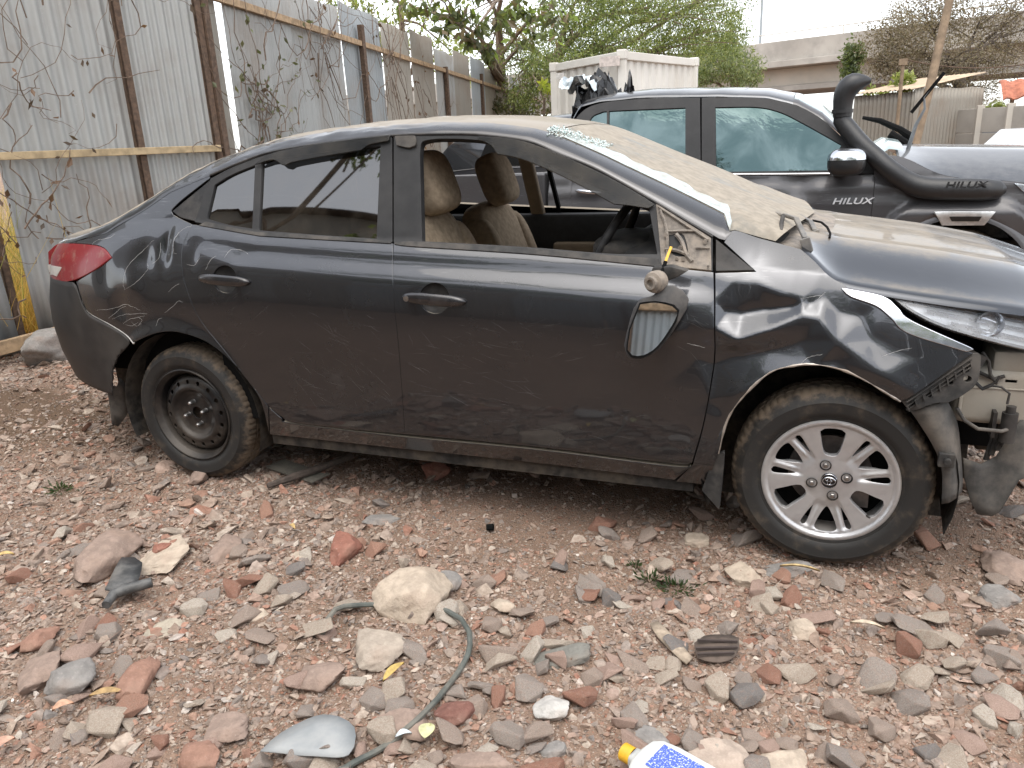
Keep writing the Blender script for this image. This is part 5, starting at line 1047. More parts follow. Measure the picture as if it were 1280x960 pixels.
    panel('window_pane', inset(Wr, -.012), yhil, M['film'], rd, off=.012, gap=0, rim=0, step=.06); panel('window_pane', inset(Wf, -.012), yhil, M['film'], fd, off=.012, gap=0, rim=0, step=.06)
    mb = MB(); mb.bar(onh(760, 139, .006), onh(760, 214, .006), .02, .016, (1, 0, 0)); mb.build('window_divider', bp, rd)
    mb = MB(); mb.tube([onh(x, y, -.008) for x, y in spl([(716, 214), (800, 216.5), (877, 217.8), (960, 217.8), (1038, 217.2)], 20)], .007, 6); mb.build('belt_chrome', M['chrome'], S, smooth=True)
    # door handles
    for px, py, par in ((921, 243, fd), (735, 240, rd)):
        p = onh(px, py, -.03); mb = MB(); mb.tube([p+Vector((-.09, .02, .012)), p+Vector((-.06, -.004, .012)), p+Vector((0, -.01, .004)), p+Vector((.07, -.004, -.004)), p+Vector((.10, .02, -.006))], [.008, .014, .016, .014, .008], 10); mb.build('door_handle', M['chrome'], par, smooth=True)
    # lettering on the door
    def text(s_, name, loc, size, ext, m, parent, shear=0.):
        cu = bpy.data.curves.new(name, 'FONT'); cu.body = s_; cu.size = size; cu.extrude = ext; cu.shear = shear; cu.align_x = 'CENTER'; cu.align_y = 'CENTER'; cu.offset = size*.02; cu.space_character = 1.05
        o = bpy.data.objects.new(name+'_tmp', cu); C.objects.link(o); dg = bpy.context.evaluated_depsgraph_get(); me = bpy.data.meshes.new_from_object(o.evaluated_get(dg)); C.objects.unlink(o); bpy.data.objects.remove(o)
        me.transform(Matrix.Translation(loc) @ Matrix.Rotation(PI/2, 4, 'X') @ Matrix.Diagonal((1.45, 1, 1, 1))); return link(name, me, m, parent)
    p = onh(1064.5, 251.5, -.010); text('HILUX', 'badge_lettering', p, .056, .004, simple('badge_silver', (.72, .73, .75), .35, .2), fd, .25)
    # roof sections
    dp = [xg(*p) for p in ((712, 160), (716, 150), (725, 134), (750, 127), (810, 121.5), (900, 120.5), (959, 122.5), (997, 131.5), (1028, 148.5), (1048, 166.5), (1091, 206), (1112, 193.5), (1134, 197))]
    dx = np.array([q[0] for q in dp]); dz = np.array([q[2] for q in dp]); k = np.argsort(dx); dx, dz = dx[k], dz[k]
    def sect(x, t, far=False):
        zd = float(np.interp(x, dx, dz)); yd = float(yhil(x, zd)); xf = dx[-1]
        ws = float(sst(-.5, -.2, x)); zc = zd+lerp(.085, .10, ws)+.03*float(sst(-.2, .15, x))*0
        k1 = .06; p0 = np.array([yd, zd]); p1 = p0+np.array([.33, .94])*k1; p2 = np.array([lerp(yd, HC, .4), zc]); p3 = np.array([HC, zc]); b = (1-t)**3*p0+3*t*(1-t)**2*p1+3*t*t*(1-t)*p2+t**3*p3
        return (x, 2*HC-b[0] if far else b[0], b[1]+.004*noise.noise((x*6, b[0]*5, 2.)))
    def both(name, xa, xb, ta, m, nx, nt_):
        mb = MB(); mb.grid(lambda u, v: sect(lerp(xa, xb, u), lerp(ta, 1, v)), nx, nt_); mb.grid(lambda u, v: sect(lerp(xa, xb, u), lerp(ta, 1, 1-v), True), nx, nt_); o = mb.build(name, m, S, smooth=True)
        bm = bmesh.new(); bm.from_mesh(o.data); bmesh.ops.recalc_face_normals(bm, faces=bm.faces)
        if sum(f.normal.z*f.calc_area() for f in bm.faces) < 0: bmesh.ops.reverse_faces(bm, faces=bm.faces)
        bm.to_mesh(o.data); bm.free(); o.data.polygons.foreach_set('use_smooth', [True]*len(o.data.polygons)); return o
    xw0 = xg(997, 131.5)[0]-.03; xw1 = xg(1134, 197)[0]
    both('cab_roof', dx[0], xw0, 0., M['hpaint_top'], 60, 22)
    mb = MB(); mb.grid(lambda u, v: sect(lerp(xw0, xg(1091, 206)[0], u), .26*v), 30, 6); mb.build('front_pillar', pt, S, smooth=True)
    t_ = NT('pickup_windscreen'); cw = t_.co(); nn = t_.noise(4, 5, .6, cw); t_.set(col=t_.mix(t_.mr(nn, .35, .7), (.35, .45, .45), (.6, .66, .64)), metal=.5, rough=t_.math('ADD', .06, t_.math('MULTIPLY', nn, .2)))
    both('windscreen', xw0+.004, xw1-.02, .24, t_.m, 40, 20)
    # bonnet
    hx = np.array([p[0] for p in hg]); hz = np.array([p[1] for p in hg]); kk = np.argsort(hx); hx, hz = hx[kk], hz[kk]
    def hood(u, v):
        x = lerp(xw1-.06, 1.75, u); zd = float(np.interp(x, hx, hz))-.16*max(0, x-1.3); yd = float(yhil(min(x, 1.75), zd)); zc = 1.20-.05*(x-.5)-.10*max(0, x-1.2)
        zc = max(zc, zd+.02); t = v; s_ = 1-(1-t)**3; return (x, lerp(yd, HC, t), zd+(zc-zd)*s_+.008*math.exp(-((t-.5)/.12)**2))
    mb = MB(); mb.grid(hood, 40, 26); mb.grid(lambda u, v: (lambda p: (p[0], 2*HC-p[1], p[2]))(hood(u, 1-v)), 40, 26); o = mb.build('bonnet', M['hpaint_top'], S, smooth=True)
    bm = bmesh.new(); bm.from_mesh(o.data); bmesh.ops.recalc_face_normals(bm, faces=bm.faces)
    if sum(f.normal.z*f.calc_area() for f in bm.faces) < 0: bmesh.ops.reverse_faces(bm, faces=bm.faces)
    bm.to_mesh(o.data); bm.free(); o.data.polygons.foreach_set('use_smooth', [True]*len(o.data.polygons))
    # headlamp sliver at the frame edge
    panel('headlamp', T([(1268, 229), (1330, 238)], [(1330, 238), (1335, 262)], [(1335, 262), (1290, 250)], [(1290, 250), (1268, 229)]), yhil, M['lampin'], S, off=-.01, gap=0, step=.05)
    # snorkel
    ctr = [(1054, 140, -.07, .056), (1053, 151, -.075, .058), (1064, 166, -.085, .058), (1078, 182, -.09, .058), (1094, 196, -.09, .058), (1112, 212, -.085, .060), (1134, 227, -.085, .064), (1152, 234, -.09, .067), (1172, 236, -.09, .068), (1200, 236.5, -.09, .068), (1230, 237, -.085, .066), (1247, 237, -.07, .058), (1254, 237, -.05, .03)]
    pts = [np.array([*at(a, b, Y=HY+o_+(.11 if b < 170 else .11 if b < 200 else 0)*max(0, min(1, (215-b)/60))), r]) for a, b, o_, r in ctr]; pts = spl(pts, .04)
    mb = MB(); mb.tube([p[:3] for p in pts], [float(p[3]) for p in pts], 18); sn = mb.build('snorkel', simple('snorkel_black', (.018, .018, .019), .42, var=.15, scale=60, bump=.05), S, smooth=True)
    hp = [(1053, 146, .058), (1053.5, 132, .060), (1055, 120, .066), (1060, 110, .070), (1069, 104, .066), (1080, 101.5, .040), (1089, 101, .014)]
    hpts = spl([np.array([*at(a, b, Y=HY+.03), r]) for a, b, r in hp], .02); mb = MB(); mb.tube([p[:3] for p in hpts], [float(p[3]) for p in hpts], 18); p0 = at(1053, 139, Y=HY+.03); mb.tube([p0+np.array([0, 0, -.012]), p0+np.array([0, 0, .012])], .066, 18); mb.build('snorkel_head', sn.data.materials[0], sn, smooth=True)
    p = Vector(at(1207, 231, Y=HY-.152)); text('HILUX', 'embossed_lettering', p, .052, .006, sn.data.materials[0], sn, .2)
    # door mirror
    p = Vector(at(1058, 203, Y=HY-.16)); mb = MB()
    def mg(u, v): a = 2*PI*u; b = PI*(v-.5); cc = math.cos(b); return p+Vector((.115*math.copysign(abs(cc*math.cos(a))**.6, math.cos(a)), .10*math.copysign(abs(cc*math.sin(a))**.8, math.sin(a)), .085*math.copysign(abs(math.sin(b))**.7, math.sin(b))-.10*0))
    mb.grid(mg, 24, 16); mi = mb.build('door_mirror', simple('mirror_black', (.02, .02, .021), .35, var=.1), S, smooth=True)
    mb = MB(); mb.grid(lambda u, v: (lambda q: p+(q-p)*1.035)(mg(u, .53+.47*v)), 24, 10); mb.build('mirror_cap', M['chrome'], mi, smooth=True)
    mb = MB(); mb.bar(p+Vector((.0, .06, -.07)), (b1[0]-.22, HY+.01, 1.05), .06, .04); mb.build('mirror_arm', bp, mi, bevel=.01)
    # raised wiper
    mb = MB(); Yw = HY+.35; mb.bar(at(1180.5, 90.5, Y=Yw), at(1139, 141, Y=Yw), .012, .022); mb.build('wiper_blade', M['dark'], S)
    mb = MB(); mb.tube([at(1163, 112, Y=Yw), at(1155, 122, Y=Yw), at(1156, 136, Y=Yw), at(1145, 156, Y=Yw), at(1134, 190, Y=Yw)], [.006, .007, .008, .011, .014], 8); mb.build('wiper_arm', simple('wiper_grey', (.16, .17, .18), .45, .3), S, smooth=True)
    mb = MB(); mb.tube([at(a, b, Y=HC+.2) for a, b in ((1078, 147), (1100, 151), (1125, 162), (1140, 172))], [.012, .02, .025, .03], 8); mb.tube([at(a, b, Y=HC) for a, b in ((1112, 167), (1130, 178), (1140, 186))], .03, 8); mb.build('cowl_trim', M['dark'], S, smooth=True)
    # wheels, dark underside, far side, bed
    def wheel(x, y, fl):
        e = bpy.data.objects.new('wheel', None); C.objects.link(e); e.location = (x, y, .30); adopt(e, S); e.rotation_euler = (0, 0, PI if fl else 0)
        mb = MB(); mb.lathe([(.22, .03), (.225, .0), (.26, -.01), (.34, -.005), (.375, .02), (.385, .06), (.385, .2), (.37, .25), (.3, .26), (.22, .25)], 48); t1 = mb.build('tyre', M['tyre'], e, smooth=True)
        mb = MB(); mb.lathe([(0, .02), (.06, .02), (.09, .05), (.19, .04), (.215, .005), (.228, .0), (.226, .05), (.2, .06), (.2, .22)], 40); mb.build('rim', M['alloy'], e, smooth=True)
    for x in (.735, -2.35):
        wheel(x, HY-.05, False); wheel(x, 2*HC-HY+.05, True)
    mb = MB(); mb.box((-3.2, HY+.08, .40), (1.6, 2*HC-HY-.08, .60)); mb.box((xr-.1, HY+.10, .45), (b1[0], HY+.14, 1.0)); mb.box((.2, HY+.25, .5), (1.62, 2*HC-HY-.25, .95)); mb.box((-1.6, HY+.3, .6), (.1, 2*HC-HY-.3, 1.02)); mb.box((1.60, HY+.3, .35), (1.80, 2*HC-HY-.3, .98)); mb.build('chassis', M['under'], S)
    panel('side_skin', [(xr, 1.04), (b1[0], 1.04), (1.6, .98), (1.55, .5), (1.2, .5), (1.0, .8), (.5, .8), (.28, .4), (xr, .4)], yhil, pt, S, mirror=HC, step=.08)
    for x0 in (-.98, xr): mb = MB(); mb.bar((x0, 2*HC-HY-.02, 1.0), (x0, 2*HC-HY-.22, 1.60), .06, .10, (1, 0, 0)); mb.build('pillar', pt, S)
    mb = MB(); mb.box((-3.3, HY+.03, .50), (xr-.22, HY+.10, 1.12)); mb.box((-3.3, 2*HC-HY-.10, .50), (xr-.22, 2*HC-HY-.03, 1.12)); mb.box((-3.36, HY+.03, .5), (-3.3, 2*HC-HY-.03, 1.12)); mb.box((xr-.28, HY+.10, .5), (xr-.22, 2*HC-HY-.10, 1.12)); mb.build('cargo_bed', pt, S, bevel=.02)
    mb = MB(); mb.grid(lambda u, v: (xr-.18-.02*v, lerp(HY+.12, 2*HC-HY-.12, u), lerp(1.0, 1.42, v)), 8, 4); mb.build('rear_cab_glass', M['glass_tint'], S)
    return S
PICKUP = build_pickup()
# crumpled black sheet on the cab roof
def crumple(name, c_, size, m, seed, n=26, amp=.35, th=.002):
    R_ = random.Random(seed); V = []; F = []
    for i in range(n+1):
        for j in range(n+1):
            u, v = i/n-.5, j/n-.5; q = Vector((u*4.1, v*4.1, seed)); w_ = noise.ridged_multi_fractal(q, 1., 2., 4, 1., 2.) if False else noise.noise(q*1.2)+.5*abs(noise.noise(q*2.7))+.25*noise.noise(q*6)
            d_ = noise.noise(q*1.7+Vector((7, 1, 0))); V.append((c_[0]+size[0]*(u+.10*d_), c_[1]+size[1]*(v+.1*noise.noise(q*1.9+Vector((3, 9, 1)))), c_[2]+size[2]*(.5+w_*amp*2-(abs(u)+abs(v))*.9)))
    for i in range(n):
        for j in range(n): k = i*(n+1)+j; F.append((k, k+n+1, k+n+2, k+1))
    o = mesh_obj(name, V, F, m, None, False); o.modifiers.new('thick', 'SOLIDIFY').thickness = th; return o
p = at(755, 113, Y=3.85)
tag(crumple('plastic_sheet', (p[0], 3.85, p[2]-.10), (.46, .34, .30), simple('black_sheet', (.010, .010, .011), .22, var=.2), 5), 'crumpled glossy black plastic sheet on the rear of the pickup roof', 'plastic sheet')
p = at(727, 97, Y=3.8)
tag(crumple('metal_offcut', (p[0], 3.8, p[2]-.04), (.30, .26, .07), simple('silver_sheet', (.45, .5, .52), .3, .6, var=.25, scale=12), 9, 16, .5), 'bent silver sheet resting on black plastic on the pickup roof', 'sheet')
# another dark wreck seen over the saloon roof
def dark_suv():
    p = at(660, 150, D=8.3); T_ = thing('wrecked_car', 'dark wrecked car with sloping roof seen just over the saloon roof', 'car', (float(p[0]), float(p[1]), -.1))
    Rz = Matrix.Translation((p[0]+1.0, p[1]+.3, -.1)) @ Matrix.Rotation(math.radians(3), 4, 'Z')
    prof = [(-2.1, .4), (-2.15, .95), (-2.05, 1.08), (-1.75, 1.50), (-1.55, 1.60), (-1.0, 1.68), (-.2, 1.72), (.5, 1.68), (1.2, 1.1), (2.0, 1.0), (2.2, .8), (2.2, .4)]
    pr = [tuple(q) for q in spl(prof, .12)]
    def lo(v): return abs(v)
    n = len(pr); V = []; ny = 9
    for j in range(ny):
        s_ = -1+2*j/(ny-1); 
        for x, z in pr: V.append(Rz @ Vector((x, s_*(.88-.16*sst(.95, 1.7, z)), z-.07*abs(s_)**4*sst(1.0, 1.6, z))))
    F = [(j*n+i, j*n+(i+1) % n, (j+1)*n+(i+1) % n, (j+1)*n+i) for j in range(ny-1) for i in range(n)]+[tuple(range(n))[::-1], tuple(range((ny-1)*n, ny*n))]
    mesh_obj('body', V, F, M['hpaint_top'], T_)
    mb = MB(); sd_ = [(-1.45, 1.12), (-1.3, 1.48), (-.6, 1.58), (.35, 1.56), (.95, 1.14)]; mb.add([Rz @ Vector((x, -.895+.16*sst(.95, 1.7, z), z)) for x, z in sd_], [tuple(range(len(sd_)))]); mb.build('window', M['dark'], T_)
    for x in (-1.35, 1.4):
        for y in (-.8, .8): mb = MB(); mb.lathe([(0, -.1), (.22, -.1), (.33, -.07), (.34, 0), (.33, .07), (0, .1)], 24, Rz @ Matrix.Translation((x, y, .34))); mb.build('wheel', M['tyre'], T_, smooth=True)
dark_suv()
# ------------------------------------------------------------------ rubble
def hull_mesh(R_, flat=.6, n=14, jag=.25):
    bm = bmesh.new()
    for _ in range(n):
        v = Vector((R_.gauss(0, 1), R_.gauss(0, 1), R_.gauss(0, 1))).normalized()*(1-jag*R_.random()); v = Vector((math.copysign(abs(v.x)**.8, v.x), math.copysign(abs(v.y)**.8, v.y), math.copysign(abs(v.z)**.8, v.z))); bm.verts.new((v.x*.5, v.y*.5, v.z*.5*flat))
    r = bmesh.ops.convex_hull(bm, input=bm.verts); bmesh.ops.delete(bm, geom=[v for v in bm.verts if not v.link_faces], context='VERTS')
    bmesh.ops.triangulate(bm, faces=bm.faces); bm.normal_update(); return bm
def rock_mat(name, attr):
    t = NT(name); co = t.co('Generated' if not attr else 'Object'); co = t.co()
    if attr:
        a = t.new('ShaderNodeAttribute'); a.attribute_name = 'tint'; base = a.outputs['Color']
    else:
        oi = t.new('ShaderNodeObjectInfo').outputs['Random']
        base = t.ramp(oi, [(0., (.29, .25, .22)), (.16, (.31, .25, .21)), (.34, (.36, .26, .215)), (.5, (.27, .235, .21)), (.6, (.40, .34, .28)), (.74, (.32, .185, .135)), (.80, (.27, .145, .105)), (.86, (.46, .41, .35)), (.95, (.20, .185, .175))], 'CONSTANT')
    sc = 1. if attr else 1.
    n = t.noise(40.*sc, 6, .68, co); n2 = t.noise(160., 4, .6, co); n3 = t.noise(14., 3, .6, co)
    c = t.mix(t.mr(n, .3, .7), t.mix(1., base, (.72, .70, .68), 'MULTIPLY'), t.mix(1., base, (1.18, 1.18, 1.18), 'MULTIPLY'))
    c = t.mix(t.math('MULTIPLY', t.mr(n3, .48, .7), .5), c, (.29, .20, .155))        # clinging red dust
    c = t.mix(t.math('MULTIPLY', t.mr(n2, .62, .75), .5), c, (.42, .37, .32))
    return t.set(col=c, rough=.92, spec=.25, nrm=t.bump(t.math('ADD', n, t.math('MULTIPLY', n2, .5)), .55, .008))
M['rock'] = rock_mat('rubble_stone', False); M['rock_attr'] = rock_mat('gravel_stone', True)
PAL = np.array([(.24, .205, .18), (.30, .245, .205), (.35, .26, .215), (.22, .19, .17), (.39, .33, .275), (.33, .19, .14), (.28, .145, .105), (.45, .40, .345), (.18, .165, .155), (.33, .27, .23), (.54, .50, .46)])
PW = np.array([.16, .17, .17, .11, .09, .075, .05, .05, .045, .06, .02]); PW = PW/PW.sum()
RS = random.Random(21); SH_ = []
for k in range(16):
    bm = hull_mesh(RS, RS.uniform(.45, .8), RS.choice([9, 10, 12]), .3); SH_.append((np.array([v.co[:] for v in bm.verts]), np.array([[v.index for v in f.verts] for f in bm.faces]))) if not bm.verts.index_update() else 0; bm.free()
def rotm(yaw, tx, ty):
    cy, sy = np.cos(yaw), np.sin(yaw); cx, sx = np.cos(tx), np.sin(tx); c2, s2 = np.cos(ty), np.sin(ty); o = np.zeros_like(yaw); I = np.ones_like(yaw)
    Rz = np.stack([np.stack([cy, -sy, o], -1), np.stack([sy, cy, o], -1), np.stack([o, o, I], -1)], -2); Rx = np.stack([np.stack([I, o, o], -1), np.stack([o, cx, -sx], -1), np.stack([o, sx, cx], -1)], -2); Ry = np.stack([np.stack([c2, o, s2], -1), np.stack([o, I, o], -1), np.stack([-s2, o, c2], -1)], -2)
    return Rz @ Rx @ Ry
def in_view(x, y, z=0., m_=60):
    d = np.stack([x-CAM[0], y-CAM[1], np.zeros_like(x)+z-CAM[2]], -1); w_ = d@FW; u = 640+FPX*(d@RT)/w_; v = 480-FPX*(d@UP)/w_; return (u > -m_) & (u < 1280+m_) & (v < 960+m_) & (v > 300) & (w_ > .3), u, v
def density(u, v):
    """how stony the ground is at picture position: packed pink soil in the middle, brown soil by the front wheel, rubble elsewhere"""
    mid = np.exp(-(((u-680)/260)**2+((v-640)/62)**2)); rt = np.exp(-(((u-1190)/150)**2+((v-700)/75)**2)); lf = np.exp(-(((u-40)/110)**2+((v-520)/36)**2)); md2 = np.exp(-(((u-690)/90)**2+((v-760)/60)**2))
    return np.clip(1-.85*mid-.75*rt-.9*lf-.55*md2, .06, 1)
def scatter(n, smin, smax, seed, useden=True, power=2.0):
    g = np.random.default_rng(seed); x = g.uniform(-6.0, 1.6, n); y = g.uniform(-1.75, 1.7, n); k, u, v = in_view(x, y)
    den = density(u, v) if useden else np.clip(.15+.85*density(u, v), 0, 1); k &= g.random(n) < den
    k &= ~((y > .35) & (x > -2.9) & (x < .5)) | (g.random(n) < .35)
    clump = vnoise(x, y, 9, 3.)
    k &= g.random(n) < .55+.7*clump
    x, y = x[k], y[k]; s_ = smin*(smax/smin)**(g.random(len(x))**power); return x, y, s_, g
def wheels_clear(x, y, s_): return ~(((np.abs(x) < .16+s_/2) | (np.abs(x+2.55) < .16+s_/2)) & (y > .0-s_/2) & (y < .25))
def gravel(name, sets, label):
    Vs = []; Fs = []; Cs = []; off = 0
    for x, y, s_, g in sets:
        k = g.integers(0, len(SH_), len(x)); yaw = g.uniform(0, 2*PI, len(x)); Rm = rotm(yaw, g.normal(0, .35, len(x)), g.normal(0, .35, len(x))); asp = np.stack([g.uniform(.8, 1.35, len(x)), g.uniform(.6, 1., len(x)), g.uniform(.4, .8, len(x))], -1)
        z = gz(x, y)+s_*g.uniform(-.06, .14, len(x)); ci = g.choice(len(PAL), len(x), p=PW); col = PAL[ci]*g.uniform(.92, 1.32, (len(x), 1)); dm_ = g.uniform(0, .6, (len(x), 1)); col = col*(1-dm_)+np.array([.315, .225, .17])*dm_
        for q in range(len(SH_)):
            m_ = k == q
            if not m_.any(): continue
            v, f = SH_[q]; P = (v[None]*asp[m_][:, None]*s_[m_][:, None, None]); P = np.einsum('nij,nkj->nki', Rm[m_], P)+np.stack([x[m_], y[m_], z[m_]], -1)[:, None]
            n = len(P); Vs.append(P.reshape(-1, 3)); Fs.append((f[None]+(np.arange(n)*len(v))[:, None, None]+off).reshape(-1, 3)); off += n*len(v)
            cc = np.ones((n, len(v), 4)); cc[..., :3] = col[m_][:, None]; Cs.append(cc.reshape(-1, 4))
    me = np_mesh(name, np.vstack(Vs), np.vstack(Fs), M['rock_attr'], False, np.vstack(Cs)); o = link(name, me); o['kind'] = 'stuff'; o['label'] = label; o['category'] = 'gravel'; return o
A1 = scatter(150000, .006, .016, 1, False); A2 = scatter(130000, .013, .036, 2, True, 1.5)
gravel('gravel', [A1, A2], 'loose grey, tan and brick-red gravel covering the yard')
# the largest pieces: single stones of the ground
x, y, s_, g = scatter(12000, .034, .115, 3, True, 2.4); k = wheels_clear(x, y, s_); x, y, s_ = x[k], y[k], s_[k]; dd = np.hypot(x-CAM[0], y-CAM[1]); o_ = np.argsort(-s_/dd)
RK = []
for q in range(22):
    bm = hull_mesh(RS, RS.uniform(.4, .75), RS.choice([12, 14, 17]), .28); bmesh.ops.bevel(bm, geom=list(bm.edges), offset=.022, segments=1, affect='EDGES'); bmesh.ops.triangulate(bm, faces=bm.faces)
    me = bpy.data.meshes.new('stone'); bm.to_mesh(me); bm.free(); me.materials.append(M['rock']); RK.append(me)
for i in o_[:285]:
    o = bpy.data.objects.new('stone', RK[RS.randrange(len(RK))]); C.objects.link(o); o.parent = ground; sc = float(s_[i])
    o.location = (float(x[i]), float(y[i]), float(gz(x[i], y[i]))+sc*RS.uniform(.05, .18)); o.scale = (sc*RS.uniform(.85, 1.4), sc*RS.uniform(.7, 1.05), sc*RS.uniform(.6, .95)); o.rotation_euler = (RS.gauss(0, .25), RS.gauss(0, .25), RS.uniform(0, 6.28))
rest = o_[285:]; A3 = (x[rest], y[rest], s_[rest], g)
gravel('coarse_gravel', [A3], 'fist-sized broken stones mixed into the gravel')
# ---- named rocks and debris, each at its own place
def rock_color(name, col, speck=.25):
    t = NT(name); co = t.co(); n = t.noise(28, 6, .68, co); n2 = t.noise(120, 4, .6, co)
    c = t.mix(t.mr(n, .3, .7), tuple(q*.78 for q in col), tuple(min(1, q*1.12) for q in col)); c = t.mix(t.math('MULTIPLY', t.mr(n2, .6, .75), speck), c, (.55, .5, .45)); c = t.mix(t.math('MULTIPLY', t.mr(t.noise(9, 3, .5, co), .5, .75), .4), c, (.30, .21, .16))
    return t.set(col=c, rough=.93, spec=.2, nrm=t.bump(t.math('ADD', n, t.math('MULTIPLY', n2, .6)), .6, .008))
TAN = rock_color('tan_rock', (.47, .39, .31)); PINK = rock_color('pink_rock', (.30, .225, .185)); BRICK = rock_color('brick_chunk', (.29, .135, .10)); GREYR = rock_color('grey_rock', (.25, .235, .22)); SLATE = rock_color('slate_rock', (.19, .185, .165)); RED2 = rock_color('dark_red_rock', (.20, .10, .08)); ORG = rock_color('orange_rock', (.30, .175, .13)); WHT = rock_color('white_rock', (.50, .48, .45)); CONC = rock_color('concrete_lump', (.28, .26, .24))
def named_rock(px, py, wpx, hpx, m, seed, label, flat=.5, name='rock', slab=False, yaw=None):
    p = at(px, py+hpx*.25, Z=.015); D = (p-CAM)@FW; sx = wpx*D/FPX; foresh = max(.3, (CAM[2])/np.linalg.norm(p-CAM)); sy = hpx*D/FPX/ (foresh+.35*flat); R_ = random.Random(seed)
    bm = bmesh.new(); bmesh.ops.create_icosphere(bm, subdivisions=4, radius=1.); hz_ = flat*min(sx, sy)
    pl = []
    if slab:
        n = R_.choice([5, 6, 7]); a0 = R_.uniform(0, 6.28); pl = [(Vector((math.cos(a0+2*PI*(i+R_.uniform(-.28, .28))/n), math.sin(a0+2*PI*(i+R_.uniform(-.28, .28))/n), R_.uniform(-.1, .35))).normalized(), R_.uniform(.40, .50)) for i in range(n)]+[(Vector((R_.gauss(0, .05), R_.gauss(0, .05), 1)).normalized(), .5), (Vector((0, 0, -1)), .5)]
    else:
        for _ in range(15): pl.append((Vector((R_.gauss(0, 1), R_.gauss(0, 1), R_.gauss(.15, .9))).normalized(), R_.uniform(.36, .52)))
        pl += [(Vector((0, 0, -1)), .45), (Vector((R_.gauss(0, .25), R_.gauss(0, .25), 1)).normalized(), .42)]
    for v in bm.verts:
        d_ = v.co.normalized(); acc = 0.
        for n_, h_ in pl:
            q = d_.dot(n_)
            if q > .02: acc += (q/h_)**36
        r_ = acc**(-1/36) if acc > 0 else .5; r_ = min(r_, .75); f1 = Vector((seed*1.7, 0, 0)); r_ *= 1+.06*noise.noise(d_*2.1+f1)+.05*noise.noise(d_*5.3+f1)+.035*noise.noise(d_*11+f1)+.02*noise.noise(d_*23+f1); v.co = Vector((d_.x*r_*sx, d_.y*r_*sy, d_.z*r_*hz_))
    me = bpy.data.meshes.new(name); bm.to_mesh(me); bm.free(); me.polygons.foreach_set('use_smooth', [True]*len(me.polygons)); me.set_sharp_from_angle(angle=math.radians(50))
    o = link(name, me, m); c_ = at(px, py+hpx*.12, Z=.02); o.location = (c_[0], c_[1], float(gz(c_[0], c_[1]))+hz_*.32); o.rotation_euler = (R_.gauss(0, .08), R_.gauss(0, .08), YAW+(R_.uniform(-.3, .3) if yaw is None else yaw)); return tag(o, label, 'rock', 'larger pieces of rubble')
for a in ((517, 745, 92, 72, TAN, 3, 'largest pale tan rock with uneven top beside the hose loop', .55), (472, 808, 66, 62, rock_color('tan_rock_b', (.40, .34, .28)), 8, 'square tan rock below the largest pale rock', .5), (433, 680, 40, 36, BRICK, 5, 'red brick chunk behind the largest pale rock', .7), (130, 697, 66, 62, PINK, 13, 'big pinkish rock behind the torn black plastic', .6), (281, 679, 30, 42, PINK, 14, 'pinkish upright stone right of the pale tile slab', .6), (174, 849, 42, 40, ORG, 17, 'orange-red rounded rock left of the grey sheet', .7), (248, 942, 52, 46, ORG, 19, 'orange-faced rock at the bottom edge left of centre', .7), (570, 896, 54, 34, RED2, 23, 'dark red rock just right of the hose', .7), (690, 884, 48, 32, WHT, 29, 'whitish crusted rock in the foreground', .6), (815, 922, 32, 30, GREYR, 31, 'smooth grey rock touching the white bottle', .6), (70, 455, 60, 52, CONC, 37, 'grey concrete lump against the fence behind the bumper', .8), (200, 688, 20, 18, BRICK, 41, 'small red stone left of the pale tile slab', .7), (92, 850, 66, 44, GREYR, 43, 'long grey stone left of the orange-red rock', .5), (50, 836, 50, 56, PINK, 47, 'tilted pink stone near the left edge', .5), (46, 800, 32, 30, ORG, 53, 'rusty orange stone near the left edge', .7), (285, 905, 50, 38, PINK, 59, 'flat pink stone left of the grey sheet', .4), (560, 722, 36, 26, GREYR, 61, 'grey lumpy stone touching the largest pale rock', .7), (628, 752, 24, 20, TAN, 67, 'small tan stone right of the hose loop', .6), (250, 590, 26, 18, PINK, 71, 'pink stone in front of the rear tyre', .6), (545, 582, 34, 20, BRICK, 73, 'brick chunk lying under the sill', .6), (1258, 690, 44, 36, PINK, 79, 'pinkish stone at the right edge by the front wheel', .5), (400, 840, 60, 42, PINK, 83, 'flat reddish rock above the grey sheet', .4), (510, 905, 60, 36, PINK, 87, 'pinkish flat rock left of the dark red rock', .5), (600, 955, 80, 30, PINK, 89, 'broad pink rock at the bottom edge', .5)):
    named_rock(*a[:7], flat=a[7], label=None) if False else named_rock(a[0], a[1], a[2], a[3], a[4], a[5], a[6], a[7])
